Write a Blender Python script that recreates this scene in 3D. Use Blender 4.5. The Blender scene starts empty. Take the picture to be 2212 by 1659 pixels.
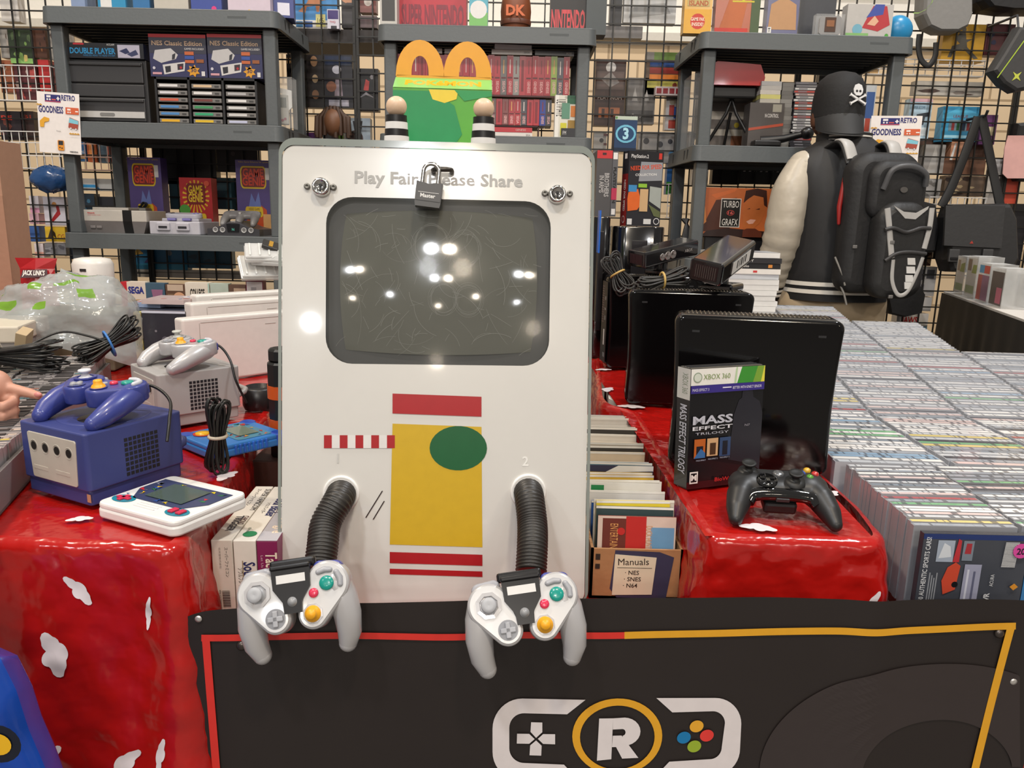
import bpy, bmesh, math, random
from mathutils import Vector as V, Matrix as MX, noise as NZ
random.seed(7)
PI = math.pi
S = bpy.context.scene
COL = S.collection

# ---------------------------------------------------------------- camera
CF, CP, CR_, CH = 1650.0, math.radians(12.3), math.radians(1.3), 1.15
cF = V((0, math.cos(CP), -math.sin(CP)))
_r0 = V((1, 0, 0)); _u0 = _r0.cross(cF)
cR = math.cos(CR_) * _r0 + math.sin(CR_) * _u0
cU = cR.cross(cF)
cam = bpy.data.cameras.new('camera')
cam.sensor_width = 36.0
cam.lens = 36.0 * CF / 2212
cam.clip_start = 0.02
cam_o = bpy.data.objects.new('camera', cam)
COL.objects.link(cam_o)
cam_o.matrix_world = MX(((cR.x, cU.x, -cF.x, 0), (cR.y, cU.y, -cF.y, 0), (cR.z, cU.z, -cF.z, CH), (0, 0, 0, 1)))
S.camera = cam_o


def ray(x, y):
    return cF + cR * ((x - 1106) / CF) - cU * ((y - 829.5) / CF)


def at(x, y, Y=None, Z=None):
    """point of the place seen at a photo position, on the upright plane Y or the level plane Z"""
    d = ray(x, y)
    t = Y / d.y if Y is not None else (Z - CH) / d.z
    return V((0, 0, CH)) + d * t


# ---------------------------------------------------------------- light and exposure
S.view_settings.view_transform = 'Standard'
S.view_settings.look = 'None'
S.view_settings.gamma = 1.0
S.view_settings.use_curve_mapping = False
S.view_settings.exposure = 0.0
W = bpy.data.worlds.new('hall'); S.world = W; W.use_nodes = True
wb = W.node_tree.nodes['Background']
wb.inputs[0].default_value = (1.0, 0.94, 0.87, 1)
wb.inputs[1].default_value = 0.26


def lamp(x, y, z, power, size, col):
    L = bpy.data.lights.new('hall_lamp', 'AREA'); L.shape = 'DISK'; L.size = size
    L.energy = power; L.color = col
    o = bpy.data.objects.new('hall_lamp', L); COL.objects.link(o)
    o.location = (x, y, z)
    o.rotation_euler = (V((0, 1.5, 0.8)) - V((x, y, z))).to_track_quat('-Z', 'Y').to_euler()


WARM = (1, .86, .68); COOL = (.95, .97, 1)
for lx, ly, lz, lw, ls, lc in (
        (-.28, -8.71, 5.6, 92, .42, COOL), (.42, -8.71, 5.6, 92, .42, WARM),
        (-.1, -16.2, 6.4, 60, .45, COOL), (.75, -16.2, 6.4, 60, .45, WARM), (-4.6, -13, 6, 40, .4, COOL), (-4.1, -13, 6, 40, .4, WARM), (4.4, -13, 6, 40, .4, COOL), (5.0, -13, 6, 40, .4, WARM), (-3.6, -21, 6, 40, .45, COOL), (3.2, -21, 6, 40, .45, WARM), (.3, -27, 6, 40, .45, WARM), (-7.5, -24, 6, 40, .45, WARM), (7.5, -24, 6, 40, .45, COOL),
        (-1.7, -1.6, 6.2, 125, .5, COOL), (.9, -1.6, 6.2, 125, .5, WARM),
        (-5.4, -4.6, 6.0, 70, .45, COOL), (5.6, -4.6, 6.0, 70, .45, WARM),
        (-3.0, 1.6, 6.2, 150, .5, WARM), (2.6, 1.6, 6.2, 160, .5, COOL)):
    lamp(lx, ly, lz, lw, ls, lc)


# ---------------------------------------------------------------- materials
_mats = {}


def lin(h):
    h = h.lstrip('#')
    if len(h) == 3: h = ''.join(c * 2 for c in h)
    out = []
    for i in (0, 2, 4):
        c = int(h[i:i + 2], 16) / 255
        out.append(c / 12.92 if c <= .04045 else ((c + .055) / 1.055) ** 2.4)
    return (*out, 1)


def C(h, rough=.5, metal=0.0, coat=0.0, bump=0.0, bscale=60, var=.06, alpha=1.0, trans=0.0, spec=.5, wave=None):
    """procedural principled material: the colour wanders a little with noise, so does the gloss"""
    key = (h, rough, metal, coat, bump, bscale, var, alpha, trans, spec)
    if key in _mats: return _mats[key]
    m = bpy.data.materials.new('paint_' + h.strip('#')); m.use_nodes = True
    nt = m.node_tree; b = nt.nodes['Principled BSDF']
    tc = nt.nodes.new('ShaderNodeTexCoord'); n = nt.nodes.new('ShaderNodeTexNoise')
    n.inputs['Scale'].default_value = bscale; n.inputs['Detail'].default_value = 2
    nt.links.new(tc.outputs['Object'], n.inputs['Vector'])
    mr = nt.nodes.new('ShaderNodeMapRange')
    mr.inputs['To Min'].default_value = 1 - var; mr.inputs['To Max'].default_value = 1 + var
    nt.links.new(n.outputs['Fac'], mr.inputs['Value'])
    mul = nt.nodes.new('ShaderNodeVectorMath'); mul.operation = 'SCALE'
    mul.inputs[0].default_value = lin(h)[:3]
    nt.links.new(mr.outputs[0], mul.inputs['Scale'])
    nt.links.new(mul.outputs[0], b.inputs['Base Color'])
    b.inputs['Roughness'].default_value = rough
    b.inputs['Metallic'].default_value = metal
    b.inputs['Coat Weight'].default_value = coat
    b.inputs['Coat Roughness'].default_value = .05
    b.inputs['Alpha'].default_value = alpha
    b.inputs['Transmission Weight'].default_value = trans
    b.inputs['Specular IOR Level'].default_value = spec
    if bump:
        bp = nt.nodes.new('ShaderNodeBump'); bp.inputs['Strength'].default_value = bump
        bp.inputs['Distance'].default_value = .01
        nt.links.new(n.outputs['Fac'], bp.inputs['Height'])
        nt.links.new(bp.outputs[0], b.inputs['Normal'])
    _mats[key] = m
    return m


def clear_film(h='#e8ecec', alpha=.25, rough=.12):
    return C(h, rough=rough, alpha=alpha, spec=.6)


# ---------------------------------------------------------------- mesh building
def frame(o, u, v):
    """matrix that lays local x,y on directions u,v at o; z comes out of the face"""
    u = V(u).normalized(); v = V(v).normalized(); n = u.cross(v); o = V(o)
    return MX(((u.x, v.x, n.x, o.x), (u.y, v.y, n.y, o.y), (u.z, v.z, n.z, o.z), (0, 0, 0, 1)))


def TR(x=0, y=0, z=0, rx=0, ry=0, rz=0, s=1):
    return (MX.Translation((x, y, z)) @ MX.Rotation(rz, 4, 'Z') @ MX.Rotation(ry, 4, 'Y') @ MX.Rotation(rx, 4, 'X') @ MX.Scale(s, 4))


_txt = {}


def glyphs(s, bold):
    k = (s, bold)
    if k not in _txt:
        cu = bpy.data.curves.new('t', 'FONT'); cu.body = s; cu.size = 1; cu.resolution_u = 2
        cu.offset = bold; cu.fill_mode = 'FRONT'
        o = bpy.data.objects.new('t', cu)
        me = bpy.data.meshes.new_from_object(o)
        vs = [(p.co.x, p.co.y) for p in me.vertices]; fs = [tuple(p.vertices) for p in me.polygons]
        bpy.data.objects.remove(o); bpy.data.curves.remove(cu); bpy.data.meshes.remove(me)
        if not vs: vs = [(0, 0)]
        xs = [p[0] for p in vs]; ys = [p[1] for p in vs]
        _txt[k] = (vs, fs, min(xs), max(xs), min(ys), max(ys))
    return _txt[k]


class MB:
    def __init__(s):
        s.v = []; s.f = []; s.m = []; s.sm = []; s.mats = []

    def mi(s, mat):
        if mat not in s.mats: s.mats.append(mat)
        return s.mats.index(mat)

    def add(s, vs, fs, mat, smooth=False, T=None):
        b = len(s.v); i = s.mi(mat)
        for p in vs:
            p = V(p)
            s.v.append(T @ p if T else p)
        for f in fs:
            s.f.append(tuple(b + k for k in f)); s.m.append(i); s.sm.append(smooth)

    def box(s, c, size, mat, T=None, bev=0.0, seg=2):
        cx, cy, cz = c; x, y, z = (d / 2 for d in size)
        if bev:
            bm = bmesh.new(); bmesh.ops.create_cube(bm, size=1)
            for q in bm.verts: q.co = V((q.co.x * 2 * x, q.co.y * 2 * y, q.co.z * 2 * z))
            bmesh.ops.bevel(bm, geom=bm.edges[:], offset=bev, segments=seg, affect='EDGES', profile=.5)
            bm.verts.index_update()
            vs = [q.co + V(c) for q in bm.verts]; fs = [[q.index for q in f.verts] for f in bm.faces]
            bm.free(); s.add(vs, fs, mat, False, T); return
        vs = [(cx + a * x, cy + b_ * y, cz + d * z) for a in (-1, 1) for b_ in (-1, 1) for d in (-1, 1)]
        fs = [(0, 1, 3, 2), (4, 6, 7, 5), (0, 4, 5, 1), (2, 3, 7, 6), (0, 2, 6, 4), (1, 5, 7, 3)]
        s.add(vs, fs, mat, False, T)

    def flat(s, pts, mat, T=None, z=0.0):
        s.add([(p[0], p[1], z) for p in pts], [tuple(range(len(pts)))], mat, False, T)

    def prism(s, pts, z0, z1, mat, T=None, smooth=False):
        n = len(pts)
        vs = [(p[0], p[1], z0) for p in pts] + [(p[0], p[1], z1) for p in pts]
        fs = [tuple(range(n - 1, -1, -1)), tuple(range(n, 2 * n))]
        s.add(vs, fs, mat, False, T)
        s.add(vs, [(i, (i + 1) % n, n + (i + 1) % n, n + i) for i in range(n)], mat, smooth, T)

    def lathe(s, prof, mat, n=24, T=None, smooth=True):
        vs = []; fs = []
        for (r, z) in prof:
            for k in range(n):
                a = 2 * PI * k / n; vs.append((r * math.cos(a), r * math.sin(a), z))
        for i in range(len(prof) - 1):
            for k in range(n):
                k2 = (k + 1) % n
                fs.append((i * n + k, i * n + k2, (i + 1) * n + k2, (i + 1) * n + k))
        s.add(vs, fs, mat, smooth, T)
        if prof[0][0] > 1e-5: s.add(vs[:n], [tuple(range(n - 1, -1, -1))], mat, False, T)
        if prof[-1][0] > 1e-5: s.add(vs[-n:], [tuple(range(n))], mat, False, T)

    def cyl(s, r, z0, z1, mat, T=None, n=20, bev=0.0):
        if bev: s.lathe([(r - bev, z0), (r, z0 + bev), (r, z1 - bev), (r - bev, z1)], mat, n, T, False)
        else: s.lathe([(r, z0), (r, z1)], mat, n, T)

    def ell(s, c, rad, mat, T=None, nu=20, nv=12):
        prof = []
        vs = []; fs = []
        for j in range(nv + 1):
            t = -PI / 2 + PI * j / nv
            for k in range(nu):
                a = 2 * PI * k / nu
                vs.append((c[0] + rad[0] * math.cos(t) * math.cos(a), c[1] + rad[1] * math.cos(t) * math.sin(a), c[2] + rad[2] * math.sin(t)))
        for j in range(nv):
            for k in range(nu):
                k2 = (k + 1) % nu
                fs.append((j * nu + k, j * nu + k2, (j + 1) * nu + k2, (j + 1) * nu + k))
        s.add(vs, fs, mat, True, T)

    def tube(s, pts, r, mat, n=8, T=None, closed=False, flat_=1.0):
        pts = [V(p) for p in pts]; N = len(pts)
        rs = r if isinstance(r, (list, tuple)) else [r] * N
        vs = []; fs = []; up = None
        for i, p in enumerate(pts):
            if closed: t = pts[(i + 1) % N] - pts[i - 1]
            else: t = pts[min(i + 1, N - 1)] - pts[max(i - 1, 0)]
            t.normalize()
            if up is None:
                up = V((0, 0, 1)) if abs(t.z) < .9 else V((0, 1, 0))
            a = t.cross(up); a.normalize(); b = a.cross(t); up = b
            for k in range(n):
                g = 2 * PI * k / n
                vs.append(p + (a * math.cos(g) + b * math.sin(g) * flat_) * rs[i])
        for i in range(N if closed else N - 1):
            j = (i + 1) % N
            for k in range(n):
                k2 = (k + 1) % n
                fs.append((i * n + k, i * n + k2, j * n + k2, j * n + k))
        s.add(vs, fs, mat, True, T)
        if not closed:
            s.add(vs[:n], [tuple(range(n - 1, -1, -1))], mat, False, T)
            s.add(vs[-n:], [tuple(range(n))], mat, False, T)

    def limb(s, pts, rs, mat, n=14, T=None):
        """tapered tube with round ends"""
        pts = [V(p) for p in pts]
        s.tube(pts, rs, mat, n, T)
        s.ell(pts[0], (rs[0],) * 3, mat, T, n, 8); s.ell(pts[-1], (rs[-1],) * 3, mat, T, n, 8)

    def hull(s, circles, z0, z1, mat, T=None, bev=0.0, n=48, smooth=False, inset_top=0.0):
        """rounded slab: the convex outline round some circles, with rounded rims"""
        rings = [(bev, z0), (bev * .3, z0 + bev * .3), (0, z0 + bev), (inset_top, z1 - bev), (inset_top + bev * .3, z1 - bev * .3), (inset_top + bev, z1)] if bev else [(0, z0), (inset_top, z1)]
        vs = []; fs = []
        for ins, z in rings:
            for k in range(n):
                a = 2 * PI * (k + .5) / n; d = (math.cos(a), math.sin(a))
                c = max(circles, key=lambda q: q[0] * d[0] + q[1] * d[1] + q[2])
                rr = max(c[2] - ins, 1e-4)
                vs.append((c[0] + rr * d[0], c[1] + rr * d[1], z))
        for i in range(len(rings) - 1):
            for k in range(n):
                k2 = (k + 1) % n
                fs.append((i * n + k, i * n + k2, (i + 1) * n + k2, (i + 1) * n + k))
        s.add(vs, fs, mat, smooth, T)
        s.add(vs[:n], [tuple(range(n - 1, -1, -1))], mat, False, T)
        s.add(vs[-n:], [tuple(range(n))], mat, False, T)

    def text(s, t, size, mat, T=None, x=0, y=0, z=.0004, align='L', fit=None, bold=0.0, rot=0.0, sx=1.0):
        """lettering with capital height = size, baseline at x,y"""
        vs, fs, x0, x1, y0, y1 = glyphs(t, bold)
        k = size / .69; kx = k * sx
        if fit and x1 > x0: kx = fit / (x1 - x0)
        w = (x1 - x0) * kx
        ox = {'L': 0, 'C': -w / 2, 'R': -w}[align]
        c, sn = math.cos(rot), math.sin(rot)
        out = []
        for px_, py_ in vs:
            a = (px_ - x0) * kx + ox; b = py_ * k
            out.append((x + a * c - b * sn, y + a * sn + b * c, z))
        s.add(out, fs, mat, False, T)

    def build(s, name, parent=None, loc=(0, 0, 0), rot=(0, 0, 0), remesh=0.0, smooth=0, auto=False):
        me = bpy.data.meshes.new(name)
        me.from_pydata([tuple(p) for p in s.v], [], s.f)
        for m in s.mats: me.materials.append(m)
        me.polygons.foreach_set('material_index', s.m)
        me.polygons.foreach_set('use_smooth', s.sm)
        me.update()
        o = bpy.data.objects.new(name, me); COL.objects.link(o)
        if remesh:
            r = o.modifiers.new('r', 'REMESH'); r.mode = 'VOXEL'; r.voxel_size = remesh; r.use_smooth_shade = True
            if smooth:
                q = o.modifiers.new('s', 'SMOOTH'); q.iterations = smooth; q.factor = .5
            dg = bpy.context.evaluated_depsgraph_get()
            m2 = bpy.data.meshes.new_from_object(o.evaluated_get(dg))
            o.modifiers.clear(); o.data = m2; m2.name = name; bpy.data.meshes.remove(me)
        o.location = loc; o.rotation_euler = rot
        if parent: o.parent = parent
        return o


def tag(o, label, cat, group=None, kind=None):
    o['label'] = label; o['category'] = cat
    if group: o['group'] = group
    if kind: o['kind'] = kind
    return o


def struct(o):
    o['kind'] = 'structure'; return o


def thing(name, label, cat, loc=(0, 0, 0), rot=(0, 0, 0), group=None):
    o = bpy.data.objects.new(name, None); COL.objects.link(o)
    o.empty_display_size = .02; o.location = loc; o.rotation_euler = rot
    return tag(o, label, cat, group)


def copy_tree(o, parent=None):
    c = o.copy(); COL.objects.link(c)
    if parent: c.parent = parent
    for ch in list(o.children): copy_tree(ch, c)
    return c


def circ(x, y, r, n=24, ry=None):
    return [(x + r * math.cos(2 * PI * k / n), y + (ry or r) * math.sin(2 * PI * k / n)) for k in range(n)]


def rrect(x0, y0, x1, y1, r, n=6):
    out = []
    for cx, cy, a in ((x1 - r, y1 - r, 0), (x0 + r, y1 - r, 90), (x0 + r, y0 + r, 180), (x1 - r, y0 + r, 270)):
        for k in range(n + 1):
            t = math.radians(a + 90 * k / n); out.append((cx + r * math.cos(t), cy + r * math.sin(t)))
    return out


def prints(mb, T, w, h, items, rough=.35):
    """printing on a face w x h whose lower left corner is the frame T: fractions of the face"""
    z = .0004
    for it in items:
        k = it[0]; z += .00012
        if k == 'r': mb.flat([(it[1] * w, it[2] * h), (it[3] * w, it[2] * h), (it[3] * w, it[4] * h), (it[1] * w, it[4] * h)], C(it[5], rough), T, z)
        elif k == 'c': mb.flat(circ(it[1] * w, it[2] * h, it[3] * h, 18, (it[5] if len(it) > 5 else it[3]) * h), C(it[4], rough), T, z)
        elif k == 'p': mb.flat([(a * w, b * h) for a, b in it[1]], C(it[2], rough), T, z)
        elif k == 't':   # ('t', x, y, size, text, colour, fit, rot, align, bold)
            _, x, y, sz, tx, co = it[:6]
            fit = it[6] if len(it) > 6 else None; rot = it[7] if len(it) > 7 else 0
            al = it[8] if len(it) > 8 else 'L'; bo = it[9] if len(it) > 9 else .0
            r90 = abs(math.sin(rot)) > .7
            mb.text(tx, sz * (w if r90 else h), C(co, rough), T, x * w, y * h, z, al, (fit * (h if r90 else w)) if fit else None, bo, rot)


def pbox(name, w, d, h, col, loc, rz=0, front=(), left=(), right=(), top=(), label=None, cat='box', group=None, rough=.4, rx=0, ry=0, bev=.0, parent=None, mat=None, fit_rough=.35):
    """printed carton standing on loc: one mesh, artwork and lettering on its faces"""
    mb = MB(); m = mat or C(col, rough)
    mb.box((0, 0, h / 2), (w, d, h), m, None, bev)
    if front: prints(mb, frame((-w / 2, -d / 2, 0), (1, 0, 0), (0, 0, 1)), w, h, front, fit_rough)
    if left: prints(mb, frame((-w / 2, d / 2, 0), (0, -1, 0), (0, 0, 1)), d, h, left, fit_rough)
    if right: prints(mb, frame((w / 2, -d / 2, 0), (0, 1, 0), (0, 0, 1)), d, h, right, fit_rough)
    if top: prints(mb, frame((-w / 2, -d / 2, h), (1, 0, 0), (0, 1, 0)), w, d, top, fit_rough)
    o = mb.build(name, parent, loc, (rx, ry, rz))
    if label: tag(o, label, cat, group)
    return o


def pxbox(name, x0, y0, x1, y1, Y, d, col, label, cat='box', rz=0, zb=None, **k):
    """carton whose front shows between two photo corners on the upright plane Y"""
    a = at(x0, y1, Y=Y); b = at(x1, y0, Y=Y)
    e = at(x1, y1, Y=Y)
    z = zb if zb is not None else (a.z + e.z) / 2
    c = (at((x0 + x1) / 2, (y0 + y1) / 2, Y=Y))
    w = (at(x1, (y0 + y1) / 2, Y=Y) - at(x0, (y0 + y1) / 2, Y=Y)).length
    tz = at((x0 + x1) / 2, y0, Y=Y).z
    return pbox(name, w, d, tz - z, col, (c.x, Y + d / 2, z), rz, label=label, cat=cat, **k)
# ================================================================= setting
def structure():
    mb = MB(); mb.box((0, -2.5, -.05), (16, 19, .1), C('#6a6763', .7, bump=.2)); struct(mb.build('floor'))
    m = bpy.data.materials.new('block_wall'); m.use_nodes = True; nt = m.node_tree; b = nt.nodes['Principled BSDF']
    tc = nt.nodes.new('ShaderNodeTexCoord'); mp = nt.nodes.new('ShaderNodeMapping')
    mp.inputs['Rotation'].default_value = (PI / 2, 0, 0)
    br = nt.nodes.new('ShaderNodeTexBrick'); br.inputs['Scale'].default_value = 1
    br.inputs['Color1'].default_value = lin('#d3b893'); br.inputs['Color2'].default_value = lin('#dac19e'); br.inputs['Mortar'].default_value = lin('#a58d6d')
    br.inputs['Brick Width'].default_value = .4; br.inputs['Row Height'].default_value = .2; br.inputs['Mortar Size'].default_value = .008
    nt.links.new(tc.outputs['Object'], mp.inputs['Vector']); nt.links.new(mp.outputs[0], br.inputs['Vector']); nt.links.new(br.outputs['Color'], b.inputs['Base Color'])
    b.inputs['Roughness'].default_value = .6
    mb = MB(); mb.box((0, 5.6, 1.15), (16, .2, 2.3), m)
    wh = C('#efe9de', .5)
    mb.box((0, 5.6, 4.3), (16, .2, 4.0), wh)
    struct(mb.build('wall_back'))
    mb = MB()
    for k in range(4): mb.box((0, 5.46, 2.34 + .34 * k), (16, .06, .05), C('#cfc8bb', .5))
    struct(mb.build('trim_1'))


structure()


def grid_panel(x, z0, label, w=.95, y=3.5):
    k = C('#17140f', .4); mb = MB(); n = 13; r = .0028
    for i in range(n + 1):
        xx = i * w / n; e = i in (0, n)
        rr = .006 if e else r; zb = 0 if e else z0
        xx = min(max(xx, .007), w - .007)
        mb.box((xx, 0, (zb + 2.35) / 2), (rr * 2, rr * 2, 2.35 - zb), k)
    z = z0
    while z < 2.36:
        mb.box((w / 2, -.005, z), (w - .01, r * 2, r * 2), k); z += w / n
    tag(mb.build('grid_panel', None, (x, y, 0)), label, 'grid panel', 'black wire grid panels along the back of the stall')


for gx, gz, gl in ((-2.6, .5, 'black wire grid panel at the far left beside the tall cardboard box'),
                   (-1.65, .84, 'black wire grid panel directly behind the left grey shelving unit'),
                   (-.70, .5, 'black wire grid panel between the left and middle shelving units, reaching behind the middle one'),
                   (.25, .5, 'black wire grid panel between the middle and right shelving units'),
                   (1.20, .5, 'black wire grid panel behind the person with the backpack'),
                   (2.15, .5, 'black wire grid panel at the far right behind the pink pouch')):
    grid_panel(gx, gz, gl)

# ---------------------------------------------------------------- tables and cloths
RED = C('#a81410', .18, coat=.35, bump=.38, bscale=30, var=.05)
CLOUD = C('#e6dcdf', .25, coat=.2, bump=.2, bscale=22)


def table(name, pts, z, label, th=.03):
    t = thing(name, label, 'table', (0, 0, 0))
    mb = MB(); mb.prism(pts, z - th, z, C('#c9c5bd', .5)); mb.build('tabletop', t)
    cx = sum(p[0] for p in pts) / len(pts); cy = sum(p[1] for p in pts) / len(pts)
    for p in pts:
        q = MB(); x = p[0] + (cx - p[0]) * .15; y = p[1] + (cy - p[1]) * .15
        q.cyl(.014, 0, z - th, C('#55565a', .4, .6), TR(x, y, 0)); q.build('leg', t)
    return t


def noise1(a, b, s=0.0):
    return NZ.noise(V((a, b, s)))


def cloth(name, top, path, z, zlow, label, seed, clouds, amp=.035, fold=None, flat_clouds=()):
    """plastic sheet: flat over the polygon 'top' and hanging down outside 'path'"""
    P = [V((p[0], p[1], 0)) for p in path]
    # dense path with rounded corners
    fine = []
    for i in range(len(P) - 1):
        n = max(2, int((P[i + 1] - P[i]).length / .008))
        for k in range(n): fine.append(P[i].lerp(P[i + 1], k / n))
    fine.append(P[-1])
    for _ in range(14):
        fine = [fine[0]] + [(fine[i - 1] + fine[i] * 2 + fine[i + 1]) / 4 for i in range(1, len(fine) - 1)] + [fine[-1]]
    L = [0]
    for i in range(1, len(fine)): L.append(L[-1] + (fine[i] - fine[i - 1]).length)
    T = L[-1]
    nor = []
    for i in range(len(fine)):
        t = fine[min(i + 1, len(fine) - 1)] - fine[max(i - 1, 0)]; t.normalize(); nor.append(V((t.y, -t.x, 0)))

    def surf(s, d, off=0.0):
        """point at path length s, d metres of cloth below the edge"""
        import bisect
        s = min(max(s, 0), T); i = min(max(bisect.bisect(L, s) - 1, 0), len(fine) - 2)
        u = (s - L[i]) / max(L[i + 1] - L[i], 1e-6)
        p = fine[i].lerp(fine[i + 1], u); n = nor[i].lerp(nor[i + 1], u)
        g = min(1, max(d, 0) / .35) ** .8
        o = amp * g * (noise1(s * 5.0, d * 1.3, seed) + .6 * noise1(s * 13, d * 3 + 2, seed)) + .006 * g * noise1(s * 30, d * 22, seed + 5) + .02 * g
        o += .004 * noise1(s * 40, d * 40, seed + 9) * min(1, max(d, 0) / .02)
        if fold:
            for fs, fw, fa in fold:
                o += fa * g * math.exp(-((s - fs) / fw) ** 2)
        r = .012
        if d < r * 1.57:
            a = d / r; q = p + n * (r * math.sin(a) - r); zz = z - r + r * math.cos(a)
        else:
            q = p.copy(); zz = z - r - (d - r * 1.57)
        q = q + n * (max(o, -.004) + off); q.z = zz
        return q
    mb = MB(); D = z - zlow; ns = len(fine); nd = 64
    ds = [0, .006, .012, .018] + [.025 + (D - .025) * (k / (nd - 4)) ** 1.05 for k in range(nd - 3)]
    vs = []; fs = []
    for d in ds:
        for i in range(ns): vs.append(surf(L[i], d))
    for a in range(len(ds) - 1):
        for i in range(ns - 1):
            fs.append((a * ns + i, (a + 1) * ns + i, (a + 1) * ns + i + 1, a * ns + i + 1))
    mb.add(vs, fs, RED, True)
    # top sheet: bilinear patch
    q = [V((p[0], p[1], 0)) for p in top]; vs = []; fs = []; N = 70
    for j in range(N + 1):
        for i in range(N + 1):
            a = i / N; b = j / N
            p = q[0].lerp(q[1], a).lerp(q[3].lerp(q[2], a), b)
            edge = min(a, 1 - a, b, 1 - b)
            p.z = z - .0035 + (.0025 * noise1(p.x * 14, p.y * 20, seed) + .0015 * noise1(p.x * 60, p.y * 40, seed + 3)) * min(1, edge * 12)
            vs.append(p)
    for j in range(N):
        for i in range(N):
            fs.append((j * (N + 1) + i, j * (N + 1) + i + 1, (j + 1) * (N + 1) + i + 1, (j + 1) * (N + 1) + i))
    mb.add(vs, fs, RED, True)
    # printed clouds follow the sheet: one scalloped outline each
    BL = ((-.55, -.1, .42), (0, .1, .55), (.5, 0, .45), (.15, -.3, .4), (.95, -.15, .3), (-.95, -.2, .26))

    def outline(n=44):
        out = []
        for k in range(n):
            a = 2 * PI * k / n; c, sn = math.cos(a), math.sin(a); best = .1
            for bx, by, br in BL:
                pr = bx * c + by * sn; h2 = br * br - (bx * sn - by * c) ** 2
                if h2 > 0: best = max(best, pr + math.sqrt(h2))
            out.append((best * c, best * sn))
        return out
    OUT = outline(); n = len(OUT); R = 6
    for (s0, d0, sz, ang, sq) in clouds:
        ca, sa = math.cos(ang), math.sin(ang); vs = []; fs = []
        for ring in range(R + 1):
            for (ox, oy) in OUT:
                x = ox * sz * ring / R; y = oy * sz * ring / R * sq
                vs.append(surf(s0 + x * ca - y * sa, d0 - (x * sa + y * ca), .0016))
        for ring in range(R):
            for k in range(n):
                k2 = (k + 1) % n
                fs.append((ring * n + k, ring * n + k2, (ring + 1) * n + k2, (ring + 1) * n + k))
        mb.add(vs, fs, CLOUD, True)
    for (x, y, sz, ang) in flat_clouds:
        ca, sa = math.cos(ang), math.sin(ang)
        mb.flat([(x + (ox * ca - oy * sa) * sz, y + (ox * sa + oy * ca) * sz) for ox, oy in OUT], CLOUD, None, z + .0012)
    return tag(mb.build(name), label, 'tablecloth')


TZ = .735      # top of the two raised tables
LZ = .59      # lower surface in the middle
CZ = .625      # surface carrying the cases on the right

table('folding_table', [(-1.75, .97), (-.42, .905), (-.545, 1.7), (-.66, 2.45), (-1.75, 2.45)], TZ - .008, 'folding table under the red cloth on the left, carrying the purple console')
table('folding_table', [(.285, .985), (.50, .985), (.525, 1.25), (.60, 2.42), (.285, 2.42), (.235, 1.80), (.285, 1.66)], TZ - .008, 'folding table under the red cloth on the right, carrying the black consoles')
table('folding_table', [(-.385, .965), (.235, .965), (.19, 1.85), (-.50, 1.85)], LZ - .004, 'low table in the middle carrying the white arcade kiosk')
table('folding_table', [(.575, .955), (1.42, .955), (1.40, 2.0), (1.24, 2.4), (.66, 2.4)], CZ - .003, 'table at the right packed with rows of disc cases')

# front edge, corner and side of the left cloth
cloth('tablecloth', [(-1.75, .965), (-.425, .905), (-.66, 2.45), (-1.75, 2.45)], [(-1.75, .965), (-.415, .893), (-.535, 1.7), (-.645, 2.45)], TZ, .02,
      'red plastic tablecloth with white clouds on the left table, hanging to the floor', 1.3,
      [(1.205, .068, .02, -.9, .75), (1.172, .155, .026, -1.3, 1), (1.152, .305, .022, 1.0, .8), (1.25, .31, .024, .8, .7), (1.292, .098, .02, 1.4, .35), (1.3, .295, .022, 1.4, .4)],
      fold=[(1.335, .03, .03), (1.43, .03, .018)], flat_clouds=[(-.585, .975, .014, .3), (-.455, 1.16, .02, 1.3), (-.47, 1.36, .02, .5)])
cloth('tablecloth', [(.268, .975), (.50, .975), (.60, 2.43), (.22, 2.43)], [(.265, 2.44), (.205, 1.78), (.212, 1.7), (.268, 1.64), (.268, .965), (.512, .962), (.532, 1.08), (.536, 1.25), (.61, 2.44)], TZ, .3,
      'red plastic tablecloth with white clouds on the right table under the black consoles', 4.1,
      [(1.70, .10, .022, 1.2, .4)], amp=.02, fold=[(1.50, .02, .012), (1.74, .05, .03)],
      flat_clouds=[(.347, 1.0, .021, -.3), (.238, 1.86, .022, 1.2), (.272, 1.69, .026, -.2), (.256, 2.12, .02, .2), (.505, 1.14, .016, .9)])
# strip of red sheet over the low table in the middle and blue sheet by the disc cases
mb = MB(); mb.box((-.09, 1.37, LZ - .0025), (.64, .85, .003), RED); tag(mb.build('tablecloth'), 'red plastic sheet on the low middle table under the box of manuals', 'tablecloth')
mb = MB()
vs = []; fs = []
for j in range(6):
    for i in range(31): vs.append((.56 + .0135 * i, .962 - .011 * j + .005 * noise1(i * .5, j, 3), CZ - .001 - .011 * j + .006 * abs(noise1(i * .7, j * .9, 8))))
for j in range(5):
    for i in range(30): fs.append((j * 31 + i, (j + 1) * 31 + i, (j + 1) * 31 + i + 1, j * 31 + i + 1))
mb.add(vs, fs, C('#1c4fa0', .2, coat=.3, bump=.3, bscale=40), True)
o_ = tag(mb.build('tablecloth'), 'crinkled blue plastic sheet edge below the front disc cases on the right', 'tablecloth')


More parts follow.
